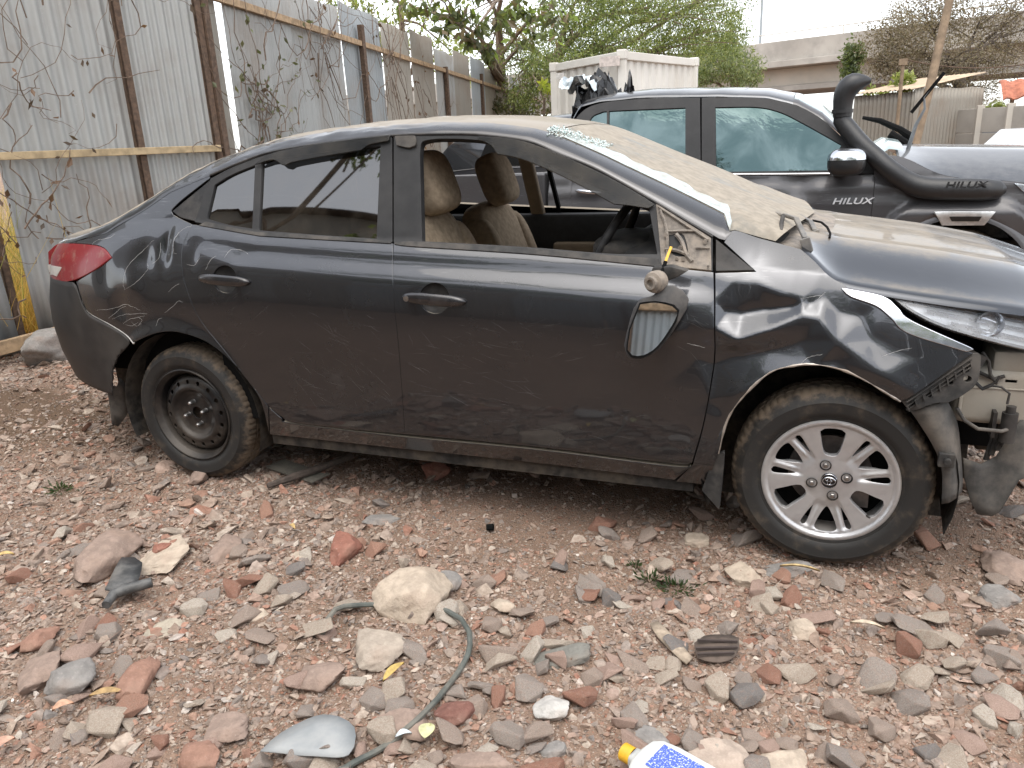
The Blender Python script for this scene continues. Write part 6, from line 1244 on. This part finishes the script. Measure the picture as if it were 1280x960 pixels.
for a in ((207, 689, 58, 34, TAN, 4, 'pale tile slab beside the torn black plastic', .14), (206, 784, 50, 28, rock_color('tile_frag', (.40, .35, .28)), 6, 'flat tan tile fragment in the left foreground', .10), (701, 816, 76, 28, SLATE, 9, 'flat dark grey slate slab in the middle foreground', .22), (895, 937, 74, 46, rock_color('pale_slab', (.42, .34, .28)), 12, 'pale slab right of the white bottle', .22), (977, 937, 78, 44, TAN, 15, 'palest tan slab farther right of the white bottle', .25), (477, 634, 44, 14, GREYR, 18, 'small grey flat stone on the packed soil', .25), (872, 663, 32, 18, TAN, 20, 'pale flat stone left of the front tyre', .25), (928, 708, 36, 32, TAN, 22, 'pale broken stone at the foot of the front tyre', .4), (1040, 780, 1, 1, TAN, 1, '', .2), (1006, 773, 34, 24, TAN, 25, 'pale angular stone below the front tyre', .4), (376, 690, 26, 14, TAN, 27, 'small pale tile chip left of the brick chunk', .2), (320, 770, 30, 16, TAN, 33, 'pale chip in the left middle ground', .2), (1250, 735, 44, 26, GREYR, 35, 'flat grey stone at the right edge', .3), (985, 700, 60, 18, GREYR, 39, 'low grey stone under the front tyre edge', .3), (690, 930, 40, 20, GREYR, 42, 'small grey slab at the bottom centre', .3)):
    if a[2] > 1: named_rock(a[0], a[1], a[2], a[3], a[4], a[5], a[6], a[7], 'slab', True)
def gpt(px, py, h=.0): p = at(px, py, Z=.01+h); return Vector((p[0], p[1], float(gz(p[0], p[1]))+h+.004))
def flat_piece(name, px, m, th, h=.012, arch=.0, label='', cat='sheet', parent=None):
    P = [gpt(a, b, h) for a, b in spl(list(px)+[px[0]], 9)[:-1]]; c_ = sum(P, Vector())/len(P); V = [c_+Vector((0, 0, arch))]+[p+Vector((0, 0, 0)) for p in P]+[(p+c_)/2+Vector((0, 0, arch*.7)) for p in P]; n = len(P); F = []
    zc = sum(p.z for p in P)/n
    V = [Vector((v.x, v.y, zc+(v.z-zc)*.35)) for v in V]
    for i in range(n): j = (i+1) % n; F += [(1+i, 1+j, 1+n+j, 1+n+i), (1+n+i, 1+n+j, 0)]
    o = mesh_obj(name, V, F, m, parent, True); s_ = o.modifiers.new('thick', 'SOLIDIFY'); s_.thickness = th; s_.offset = 1
    return tag(o, label, cat) if label else o
flat_piece('sheet_offcut', [(325, 938), (350, 915), (385, 898), (413, 894), (443, 909), (436, 942), (390, 944)], simple('grey_sheet', (.27, .29, .30), .5, var=.12, scale=14, dust=(.4, .37, .33), dustamt=.4), .003, .035, .015, 'curved grey sheet offcut in the left foreground', 'sheet')
M['wetblack'] = simple('torn_black_plastic', (.05, .052, .054), .5, var=.3, scale=20, dust=(.3, .28, .25), dustamt=.5)
flat_piece('plastic_shard', [(131, 737), (152, 697), (168, 696), (178, 703), (170, 730), (150, 738)], M['wetblack'], .004, .05, .02, 'torn black plastic shard leaning on the pinkish rock', 'plastic shard')
mb = MB(); mb.tube([gpt(133, 758, .03), gpt(142, 742, .04), gpt(160, 734, .05), gpt(190, 727, .05)], [.014, .017, .018, .016], 10, True); tag(mb.build('hose_piece', M['wetblack'], smooth=True), 'short black rubber hose piece beside the plastic shard', 'hose')
hs_ = spl([(404, 798), (408, 785), (420, 770), (445, 762), (475, 762), (510, 764), (540, 764), (560, 768), (577, 778), (587, 795), (588, 812), (580, 835), (563, 862), (538, 890), (505, 918), (470, 940), (430, 958), (390, 975)], 10)
mb = MB(); hh = [gpt(a, b, .016+.012*math.sin(i*.5)) for i, (a, b) in enumerate(hs_)]; mb.tube(hh, .0078, 8); tag(mb.build('garden_hose', simple('green_grey_hose', (.085, .095, .085), .6, var=.2, dust=(.25, .22, .18), dustamt=.5), smooth=True), 'thin green-grey hose looping round the largest pale rock', 'hose')
# white bottle with yellow cap and blue label
def bottle():
    c0 = gpt(783, 960, .0); ax = Vector(gpt(868, 1012)-c0); ax.z = 0; ax.normalize(); sd_ = Vector((-ax.y, ax.x, 0)); T_ = thing('plastic_bottle', 'white plastic bottle with yellow cap lying at the bottom edge', 'bottle', tuple(c0))
    def pt(u, s_, h): return Vector(c0)+ax*u+sd_*s_+Vector((0, 0, h))
    st = [(0.018, .020, .016), (.03, .021, .017), (.032, .03, .022), (.042, .056, .032), (.06, .068, .036), (.10, .072, .038), (.21, .072, .038), (.22, .06, .032)]; V = []; F = []; n = 28
    for u, w_, h in st:
        for k in range(n):
            a = 2*PI*k/n; V.append(pt(u, w_*math.copysign(abs(math.cos(a))**.55, math.cos(a)), .045+h*math.copysign(abs(math.sin(a))**.6, math.sin(a))))
    for i in range(len(st)-1):
        for k in range(n): F.append((i*n+k, i*n+(k+1) % n, (i+1)*n+(k+1) % n, (i+1)*n+k))
    F += [tuple(range(n))[::-1], tuple(range((len(st)-1)*n, len(st)*n))]
    mesh_obj('bottle_body', V, F, simple('white_plastic', (.66, .68, .66), .45, var=.05, dust=(.5, .47, .42), dustamt=.2), T_)
    mb = MB(); V = []; n = 40
    for u, r in ((-.010, .017), (-.008, .0195), (.018, .0195)):
        for k in range(n): a = 2*PI*k/n; rr = r*(1+(.035 if k % 2 else 0)); V.append(pt(u, rr*math.cos(a), .045+rr*math.sin(a)))
    mb.add(V, [(i*n+k, i*n+(k+1) % n, (i+1)*n+(k+1) % n, (i+1)*n+k) for i in range(2) for k in range(n)]+[tuple(range(n))[::-1]]); mb.build('bottle_cap', simple('yellow_cap', (.72, .40, .03), .45), T_, smooth=True)
    t = NT('blue_label'); co = t.co(); wv = t.noise(1., 2, .5, t.co('Object', (260., 260., 20.))); t.set(col=t.mix(t.mr(wv, .56, .6), (.07, .12, .52), (.55, .6, .75)), rough=.4)
    mb = MB(); V = [pt(.072, -.034, .0842), pt(.072, .040, .0842), pt(.20, .040, .0842), pt(.20, -.034, .0842)]; mb.add(V, [(0, 1, 2, 3)]); mb.build('bottle_label', t.m, T_)
bottle()
# grooved dark pad, bark strip, stick, dark bolt
flat_piece('rubber_pad', [(868, 800), (880, 790), (905, 788), (924, 792), (920, 815), (900, 824), (872, 818)], simple('brown_pad', (.10, .075, .06), .9, var=.3), .004, .02, .01, 'dark brown grooved rubber pad pressed into the rubble', 'pad')
for k, (a, b) in enumerate((((872, 798), (922, 796)), ((870, 807), (922, 805)), ((872, 815), (918, 813)))):
    mb = MB(); mb.bar(gpt(*a, .028), gpt(*b, .028), .006, .006); o = mb.build('pad_rib', simple('pad_rib', (.06, .045, .04), .9)); o.parent = [q for q in C.objects if q.name == 'rubber_pad'][0]
flat_piece('bark_strip', [(812, 775), (822, 772), (840, 790), (866, 818), (858, 825), (838, 808), (822, 792)], simple('pale_bark', (.36, .29, .22), .9, var=.25, scale=50), .006, .015, .01, 'pale bark strip beside the grooved pad', 'bark')
mb = MB(); mb.tube([gpt(334, 606, .02), gpt(365, 594, .03), gpt(395, 580, .05), gpt(440, 566, .05)], [.012, .018, .017, .014], 8); tag(mb.build('stick', simple('dark_stick', (.075, .058, .048), .9, var=.3, scale=40, bump=.3), smooth=True), 'dark dead stick poking out from under the rear door', 'stick')
mb = MB(); mb.bar(gpt(343, 576, .02), gpt(400, 590, .03), .10, .006); tag(mb.build('cardboard_scrap', simple('scrap', (.13, .12, .10), .9)), 'dark flat scrap under the sill behind the rear tyre', 'scrap')
mb = MB(); p = gpt(612, 652, .015); mb.tube([p+Vector((-.012, 0, 0)), p+Vector((.012, .004, .004))], .013, 8); tag(mb.build('rubber_bush', M['dark'], smooth=True), 'small black rubber bush on the packed soil', 'rubber bush')
# leaves lying about
def leaf(px, py, L, W, ang, col, label, curl=.01):
    p = gpt(px, py, .022); d = Vector((math.cos(ang+YAW), math.sin(ang+YAW), 0)); s_ = Vector((-d.y, d.x, 0)); V = []; F = []; n = 10
    for i in range(n+1):
        t = i/n; w_ = W*math.sin(PI*min(1, t*1.0))**.8*(1-.3*t); c_ = p+d*(L*(t-.5))+Vector((0, 0, curl*math.sin(PI*t)))
        V += [c_-s_*w_/2+Vector((0, 0, curl*.7)), c_, c_+s_*w_/2+Vector((0, 0, curl*.7))]
    for i in range(n): F += [(3*i, 3*i+3, 3*i+4, 3*i+1), (3*i+1, 3*i+4, 3*i+5, 3*i+2)]
    o = mesh_obj('fallen_leaf', V, F, simple('dry_leaf', col, .8, var=.25, scale=60)); return tag(o, label, 'leaf', 'fallen leaves')
for a in ((493, 848, .085, .028, 1.0, (.50, .36, .12), 'yellow dry leaf below the square tan rock'), (135, 872, .09, .03, .1, (.36, .24, .11), 'curled brown leaf left of the orange-red rock'), (535, 922, .05, .045, 1.4, (.50, .50, .28), 'pale green-yellow leaf right of the hose'), (80, 888, .05, .035, .5, (.50, .30, .20), 'pinkish leaf in the lower left corner area'), (8, 702, .06, .03, .3, (.5, .36, .15), 'yellow leaf at the left edge'), (5, 930, .05, .04, .9, (.5, .3, .22), 'pink leaf at the lower left edge'), (505, 925, .04, .02, .3, (.55, .6, .62), 'tiny pale scrap by the hose'), (365, 655, .05, .02, -.9, (.45, .32, .14), 'yellow-brown leaf behind the brick chunk'), (1000, 706, .12, .012, -.35, (.48, .36, .18), 'straw lying against the front tyre'), (1085, 775, .09, .02, -.4, (.5, .42, .32), 'pale dry blade right below the front tyre')): leaf(*a)
# ------------------------------------------------------------------ foliage
def leaf_mat(name, trans=.5):
    t = NT(name); t.n.remove(t.b); a = t.new('ShaderNodeAttribute'); a.attribute_name = 'tint'
    d = t.new('ShaderNodeBsdfDiffuse'); tr = t.new('ShaderNodeBsdfTranslucent'); g_ = t.new('ShaderNodeBsdfGlossy'); g_.inputs['Roughness'].default_value = .45; g_.inputs['Color'].default_value = (.5, .5, .5, 1)
    t.put(d.inputs[0], a.outputs[0]); t.put(tr.inputs[0], t.mix(1., a.outputs[0], (1.5, 1.45, .8), 'MULTIPLY')); m1 = t.new('ShaderNodeMixShader'); m1.inputs[0].default_value = trans; t.put(m1.inputs[1], d.outputs[0]); t.put(m1.inputs[2], tr.outputs[0])
    m2 = t.new('ShaderNodeMixShader'); m2.inputs[0].default_value = .06; t.put(m2.inputs[1], m1.outputs[0]); t.put(m2.inputs[2], g_.outputs[0]); t.put(t.n['Material Output'].inputs[0], m2.outputs[0]); return t.m
M['leaf'] = leaf_mat('green_leaf', .5); M['leaf_dry'] = leaf_mat('dry_leaf_mass', .3)
M['bark'] = simple('grey_brown_bark', (.17, .125, .09), .9, var=.3, scale=14, bump=.4); M['twig'] = simple('dry_twig', (.15, .105, .075), .9, var=.3)
def leaves_mesh(name, pos, size, cols, seed, m, droop=.3, aspect=.45):
    g = np.random.default_rng(seed); n = len(pos); d = g.normal(0, 1, (n, 3)); d[:, 2] -= droop; d /= np.linalg.norm(d, axis=1)[:, None]; u = g.normal(0, 1, (n, 3)); s_ = np.cross(d, u); s_ /= np.linalg.norm(s_, axis=1)[:, None]+1e-9
    L = size*g.uniform(.6, 1.35, n)[:, None]; W = L*aspect*g.uniform(.8, 1.2, n)[:, None]; nn = np.cross(d, s_)
    V = np.stack([pos, pos+d*L*.5+s_*W*.5+nn*L*.06, pos+d*L, pos+d*L*.5-s_*W*.5+nn*L*.06], 1).reshape(-1, 3); F = np.arange(4*n).reshape(n, 4)
    c = np.ones((n, 4, 4)); c[..., :3] = cols[:, None]; return np_mesh(name, V, F, m, False, c.reshape(-1, 4))
def blobs(cl, g, frac=.7):
    """leaf positions: clumps of twigs inside ellipsoids; cl = (centre, radius xyz, count)"""
    out = []
    for c_, r, n in cl:
        k = max(6, int(n/26)); v = g.normal(0, 1, (k, 3)); v /= np.linalg.norm(v, axis=1)[:, None]; tw = np.array(c_)+v*np.array(r)*(g.random((k, 1))**.45)
        i = g.integers(0, k, n); out.append(tw[i]+g.normal(0, 1, (n, 3))*np.array(r)*.17)
    return np.vstack(out)
def tree(name, label, base, trunk_top, r0, cl, leafsize, pal, seed, m=None, bark=None, nbr=0, aspect=.45, droop=.3, group='trees around the yard', twigs=0):
    g = np.random.default_rng(seed); R_ = random.Random(seed); T_ = thing(name, label, 'tree', tuple(map(float, base)), group); bark = bark or M['bark']; b = Vector(base); t = Vector(trunk_top)
    mb = MB(); mid = (b+t)/2+Vector((R_.uniform(-.2, .2), R_.uniform(-.2, .2), 0)); mb.tube(spl([b-Vector((0, 0, .2)), mid, t], .4), [float(q) for q in np.linspace(r0, r0*.55, len(spl([b, mid, t], .4)))] if len(spl([b-Vector((0, 0, .2)), mid, t], .4)) == len(spl([b, mid, t], .4)) else r0*.8, 10)
    for c_, r, n in cl:
        c_ = Vector(c_); s_ = b.lerp(t, R_.uniform(.55, 1.)); m1 = s_.lerp(c_, .5)+Vector((R_.uniform(-.3, .3), R_.uniform(-.3, .3), R_.uniform(.0, .5))); pp = spl([s_, m1, c_], .5); mb.tube(pp, [float(q) for q in np.linspace(r0*.38, r0*.08, len(pp))], 6)
        for _ in range(nbr):
            v = Vector((R_.gauss(0, 1), R_.gauss(0, 1), R_.gauss(0, .8))).normalized(); e = c_+Vector((v.x*r[0], v.y*r[1], v.z*r[2])); st_ = m1.lerp(c_, R_.random()); q = spl([st_, st_.lerp(e, .5)+Vector((R_.uniform(-.15, .15), 0, R_.uniform(-.1, .2))), e], .5); mb.tube(q, [float(w_) for w_ in np.linspace(r0*.13, r0*.03, len(q))], 4)
    mb.build('trunk', bark, T_, smooth=True)
    pos = blobs(cl, g); pal = np.array(pal); col = pal[g.integers(0, len(pal), len(pos))]*g.uniform(.75, 1.25, (len(pos), 1)); o = link('crown', leaves_mesh('crown', pos, leafsize, col, seed+1, m or M['leaf'], droop, aspect), None, T_); return T_
def cpx(px, py, D, rpx, rz=None, n=600, rd=None):
    r = rpx*D/FPX; return (tuple(at(px, py, D=D)), (r, rd or r, (rz or rpx)*D/FPX), n)
GREEN = [(.10, .15, .035), (.13, .19, .05), (.075, .12, .03), (.17, .22, .07), (.055, .09, .025)]
LIME = [(.20, .25, .07), (.26, .30, .10), (.15, .20, .055), (.30, .32, .14)]
SOFT = [(.17, .215, .10), (.22, .26, .13), (.13, .17, .075), (.27, .30, .16)]
DRY = [(.16, .125, .085), (.20, .16, .11), (.12, .095, .062), (.17, .15, .09), (.24, .20, .145)]
b = at(640, 60, D=19.); b[2] = 0
tree('broadleaf_tree', 'pale-barked tree behind the fence with large drooping leaves', b, at(622, 15, D=18.5), .16, [cpx(530, 8, 11., 26, 18, 70), cpx(560, 22, 11., 24, 18, 90), cpx(590, 42, 11.5, 22, 22, 90), cpx(610, 62, 12., 18, 18, 60), cpx(640, 22, 12., 36, 22, 120), cpx(680, 18, 13., 34, 24, 120), cpx(575, -20, 11., 50, 20, 160), cpx(655, 52, 13, 22, 14, 40)], .17, [(.10, .125, .05), (.14, .165, .06), (.17, .135, .085), (.20, .27, .08), (.08, .09, .045)], 51, aspect=.42, droop=.9, nbr=2)
b = at(700, 110, D=17.); b[2] = 0
tree('feathery_tree', 'large feathery bright green tree behind the white container', b, at(690, 70, D=17.), .20, [cpx(720, 30, 17., 75, 44, 7540), cpx(790, 15, 18., 75, 44, 7540), cpx(850, 15, 19., 60, 46, 6090), cpx(690, 85, 16., 44, 30, 2900), cpx(755, 62, 17., 60, 24, 3480), cpx(655, 85, 18, 44, 34, 2175), cpx(830, 62, 19, 60, 26, 3770), cpx(890, 35, 20., 44, 46, 3770), cpx(640, 45, 19., 50, 44, 2175), cpx(905, -20, 20, 60, 40, 2610), cpx(740, -25, 17, 100, 34, 4640), cpx(660, 118, 16.5, 30, 18, 1015), cpx(800, 88, 17., 50, 12, 1305)], .085, [(.15, .20, .055), (.20, .25, .075), (.11, .15, .04), (.27, .31, .12), (.08, .115, .03), (.30, .33, .15)], 52, nbr=9, aspect=.26, droop=.7)
b = at(925, 120, D=24.); b[2] = 0
tree('drooping_tree', 'soft grey-green drooping tree left of the flyover', b, at(915, 75, D=24.), .2, [cpx(905, 82, 23., 40, 26, 2470), cpx(930, 90, 24., 26, 20, 1330), cpx(880, 60, 24., 40, 30, 2280), cpx(915, 45, 24., 22, 30, 1235), cpx(865, 95, 23., 30, 16, 1140)], .13, SOFT, 53, nbr=4, aspect=.28, droop=.9)
b = at(1205, 150, D=25.); b[2] = 0
tree('dry_tree', 'big dusty brown half-dead tree in front of the flyover', b, at(1195, 75, D=25.), .26, [cpx(1120, 50, 24., 40, 36, 5700), cpx(1165, 20, 25., 50, 34, 6080), cpx(1225, 25, 25., 48, 36, 3610), cpx(1270, 40, 25., 40, 44, 2280), cpx(1180, 75, 24.5, 50, 28, 4560), cpx(1240, 80, 25., 44, 28, 2470), cpx(1150, 100, 24.5, 40, 18, 2660), cpx(1210, 115, 25., 40, 20, 1710), cpx(1110, 85, 24., 28, 22, 2090), cpx(1300, 0, 25, 50, 40, 1900)], .085, DRY, 54, M['leaf_dry'], simple('dry_bark', (.10, .08, .065), .95, var=.3), nbr=9, aspect=.35, droop=.2)
b = at(1068, 120, D=27.); b[2] = 0
tree('small_green_tree', 'small dark green bushy tree between flyover and dry tree', b, at(1066, 80, D=27.), .1, [cpx(1066, 72, 27., 15, 22, 900), cpx(1060, 95, 27., 14, 14, 500)], .16, [(.09, .12, .045), (.12, .15, .06)], 55, nbr=3)
b = at(1126, 140, D=19.5); b[2] = 0
tree('yellow_green_bush', 'yellow-green bush behind the short brown post', b, at(1126, 120, D=19.5), .05, [cpx(1128, 106, 19.5, 16, 14, 420), cpx(1098, 116, 21, 14, 8, 260), cpx(1240, 132, 21, 16, 8, 200)], .13, LIME, 56, nbr=2)
b = at(520, 30, D=24.); b[2] = 0
tree('pale_tree', 'thin pale green tree beyond the left fence against the bright sky', b, at(500, 10, D=24.), .12, [cpx(440, 5, 22., 40, 24, 380), cpx(500, 30, 23., 45, 26, 460), cpx(560, 60, 24., 45, 26, 620), cpx(480, 55, 22, 40, 16, 260), cpx(540, 0, 23, 50, 26, 420), cpx(600, 92, 23, 30, 16, 300)], .15, LIME, 57, nbr=7)
b = np.array([*pB(onB(640), -.25), 0.])
tree('fence_creeper', 'grey-green creeper mass smothering the far end of the fence', b, (b[0], b[1], 1.8), .05, [((*pB(onB(618), .05), 2.2), (.5, .5, .45), 420), ((*pB(onB(636), .1), 2.3), (.8, .8, .5), 560), ((*pB(onB(652), .1), 2.1), (.8, .8, .5), 460), ((*pB(onB(628), .1), 1.5), (.6, .6, .6), 420)], .12, [(.10, .095, .06), (.14, .13, .085), (.09, .105, .05)], 58, nbr=6, group='plants on the fence')
p = at(680, 108, D=14.5); tree('lime_sapling', 'small bright lime sapling left of the white container', (p[0], p[1], 0), (p[0], p[1], p[2]-.2), .03, [cpx(679, 108, 14.5, 9, 8, 60)], .13, [(.32, .38, .05), (.38, .42, .08)], 59, nbr=2, group='plants on the fence')
# dry vines on the fences
def vine(label, start, n, L, planefn, seed, leaf_n, leafcol, drift=(0, 1)):
    R_ = random.Random(seed); T_ = thing('dry_vine', label, 'vine', tuple(map(float, planefn(*start))), 'plants on the fence'); mb = MB(); lp_ = []
    for k in range(n):
        s_, z = start[0]+R_.gauss(0, .18), start[1]+R_.gauss(0, .25); a = R_.uniform(0, 2*PI); pts = []; o_ = R_.uniform(.03, .12)
        for i in range(R_.randint(6, 16)):
            pts.append(planefn(s_, z, o_)); a += R_.gauss(0, .5); s_ += L*.1*(math.cos(a)+drift[0]*.5); z += L*.1*(math.sin(a)+drift[1]*.5); o_ = max(.02, o_+R_.gauss(0, .015)); lp_.append(pts[-1])
        r = R_.choice([.003, .004, .006]); mb.tube(pts, [float(q) for q in np.linspace(r, r*.4, len(pts))], 4)
    mb.build('stem', M['twig'], T_)
    if leaf_n:
        pos = np.array([R_.choice(lp_) for _ in range(leaf_n)], float)+np.array([[R_.gauss(0, .02) for _ in range(3)] for _ in range(leaf_n)]); g = np.random.default_rng(seed); lc = np.array(leafcol); link('leaves', leaves_mesh('leaves', pos, .06, lc[g.integers(0, len(lc), leaf_n)]*g.uniform(.7, 1.3, (leaf_n, 1)), seed, M['leaf_dry'], 1.2, .5), None, T_)
vA = lambda s_, z, o_=.06: (*pA(s_, o_+.02), z); vB = lambda s_, z, o_=.06: (*pB(s_, o_+.02), z)
BR = [(.13, .075, .045), (.17, .10, .06), (.10, .07, .05)]; OL = [(.13, .14, .075), (.17, .17, .10), (.10, .11, .06)]
vine('tangled dry vine on the fence at the upper left edge', (onA(15, 90), 1.9), 16, .75, vA, 61, 26, BR); vine('dry vine with curled brown leaves low on the fence at the left edge', (onA(25, 270), .95), 18, .55, vA, 62, 50, BR, (.1, .4))
vine('olive-leaved vine hanging by the fence corner', (onB(312), 1.75), 26, 1.0, vB, 63, 150, OL, (0, .5)); vine('brown vine low on the fence beside the corner post', (onB(300), 1.2), 16, .8, vB, 64, 24, BR, (0, .7)); vine('dark tangle of vine over the fence top', (onB(405), 2.6), 34, 1.7, vB, 65, 30, BR, (.6, .1)); vine('trailing dark vine across the middle fence sheets', (onB(480), 2.4), 22, 2.0, vB, 66, 20, BR, (.8, -.3)); vine('thin vine with a few leaves on the brown fence sheets', (onB(530), 1.7), 12, 1.6, vB, 67, 24, BR, (.3, .3)); vine('sparse dry vine on the sheet left of the dark post', (onA(120, 60), 2.2), 5, .8, vA, 68, 8, BR, (.2, -.2))
# sunlit dry grass beyond the fence gap, green weeds in the rubble
def grass(name, label, c_, rx, ry, n, h, cols, seed, kind=True):
    g = np.random.default_rng(seed); x = c_[0]+g.normal(0, rx, n); y = c_[1]+g.normal(0, ry, n); z = gz(x, y); kk = ((np.stack([x, y], -1)-FA0)@nAo) < -.12 if h > .3 else np.ones(n, bool); x, y = x[kk], y[kk]; n = len(x); z = gz(x, y); a = g.uniform(0, 2*PI, n); hh = h*g.uniform(.5, 1.3, n); w_ = np.minimum(hh*.08, .006); ln = g.normal(0, .35, (n, 2))*hh[:, None]
    V = np.stack([np.stack([x-w_*np.cos(a), y-w_*np.sin(a), z], -1), np.stack([x+w_*np.cos(a), y+w_*np.sin(a), z], -1), np.stack([x+ln[:, 0], y+ln[:, 1], z+hh], -1)], 1).reshape(-1, 3); c = np.ones((n, 3, 4)); cc = np.array(cols); c[..., :3] = (cc[g.integers(0, len(cc), n)]*g.uniform(.75, 1.25, (n, 1)))[:, None]
    o = link(name, np_mesh(name, V, np.arange(3*n).reshape(n, 3), M['leaf'], False, c.reshape(-1, 4))); o['label'] = label; o['category'] = 'grass'
    if kind: o['kind'] = 'stuff'
    return o
q = pA(s0-.1, -.9); grass('dry_grass', 'sunlit straw-coloured grass beyond the fence gap', q, .5, .5, 9000, .42, [(.55, .36, .12), (.62, .45, .18), (.40, .30, .10)], 71); q = pA(s0-.1, -3.); grass('tall_dry_grass', 'tall yellow grass farther beyond the fence', q, 1.4, 1.4, 9000, 1.0, [(.50, .36, .14), (.55, .42, .18), (.25, .26, .10)], 72)
def weed(px, py, L, n, seed, label):
    p = gpt(px, py); g = np.random.default_rng(seed); pos = np.array(p)+g.normal(0, 1, (n, 3))*np.array([L, L*.6, .006])+np.array([0, 0, .012]); pal = np.array([(.05, .085, .03), (.07, .11, .04), (.04, .065, .025)]); T_ = thing('weed', label, 'plant', tuple(p), 'weeds in the rubble'); link('leaves', leaves_mesh('leaves', pos, .022, pal[g.integers(0, 3, n)], seed, M['leaf'], -.8, .3), None, T_); mb = MB()
    for k in range(6): a = g.uniform(0, 6.28); mb.tube([p, p+Vector((math.cos(a)*L, math.sin(a)*L*.6, .02))], .0012, 4)
    mb.build('stem', M['twig'], T_)
weed(812, 718, .020, 70, 81, 'small green weed left of the front tyre'); weed(846, 726, .028, 110, 82, 'spreading green weed nearest the front tyre'); weed(795, 700, .012, 30, 83, 'tiny green weed behind the other two'); weed(75, 613, .030, 90, 84, 'dark green grass tuft in the left rubble')
# ------------------------------------------------------------------ the yard behind the camera, seen in paint, glass and mirror
FC = thing('corrugated_fence', 'corrugated fence across the yard, seen only in the hanging mirror', 'fence', (-2., -5.2, 0.))
for k in range(16): x0 = -9+k*1.0; corr_sheet('corrugated_sheet', (x0+.97, -5.2), (x0, -5.2), .05, 3.1, M[rnd.choice(['zinc', 'zinc_blue', 'zinc_brown'])], FC)
mb = MB(); mb.bar((-9, -5.15, 2.2), (7, -5.15, 2.2), .04, .07); mb.build('batten', M['ywood2'], FC)
for k in range(7): mb = MB(); mb.box((-9+k*2.4, -5.14, -.1), (-8.94+k*2.4, -5.08, 3.0)); mb.build('fence_post', M['rust'], FC)
for i, (x, y, h, lab) in enumerate(((-4.5, -8.5, 6., 'leafy tree across the yard behind the camera, left one'), (2.5, -9., 6.5, 'leafy tree across the yard behind the camera, right one'))):
    tree('yard_tree', lab, (x, y, 0), (x, y, h*.6), .2, [((x+a*1.6, y+b_*1.2, h*.72+c_), (1.5, 1.4, 1.0), 900) for a, b_, c_ in ((-1, 0, 0), (1, 0, .3), (0, 1, 1), (0, -1, .8), (-.8, .8, 1.3), (1.3, .6, -.5))], .2, GREEN, 90+i, nbr=2)

t_ = thing('reflection_shed', 'tall tin shed added out of view beyond the far fence to darken reflections', 'shed', (-5., -9., 0.))  # added behind the camera; its outline shapes the dark part of window reflections
mb = MB(); mb.add([(-16, -8.0, 0), (-3.6, -8.0, 0), (-3.6, -8.0, 6.1), (-6.2, -8.0, 7.5), (-16, -8.0, 10.)], [(0, 1, 2, 3, 4)]); mb.add([(-16, -14., 0), (-3.6, -14., 0), (-3.6, -14., 6.1), (-6.2, -14., 7.5), (-16, -14., 10.)], [(4, 3, 2, 1, 0)]); mb.build('wall', M['zinc_brown'], t_)
mb = MB(); mb.add([(-3.4, -7.8, 6.0), (-6.2, -7.8, 7.55), (-6.2, -14.2, 7.55), (-3.4, -14.2, 6.0)], [(0, 1, 2, 3)]); mb.add([(-6.2, -7.8, 7.55), (-16.2, -7.8, 10.05), (-16.2, -14.2, 10.05), (-6.2, -14.2, 7.55)], [(0, 1, 2, 3)]); mb.build('roof', M['rust'], t_)
tree('overhanging_tree', 'broad tree whose branches overhang the yard behind the camera', (-7.5, -4.4, 0), (-5.2, -4.6, 8.2), .055, [((-5.9+k*.62, -4.4+.3*math.sin(k*2.1), 6.42+.22*math.sin(k*1.9)), (.45, .6, .26), 330) for k in range(7)], .12, GREEN, 97, nbr=4, aspect=.4)
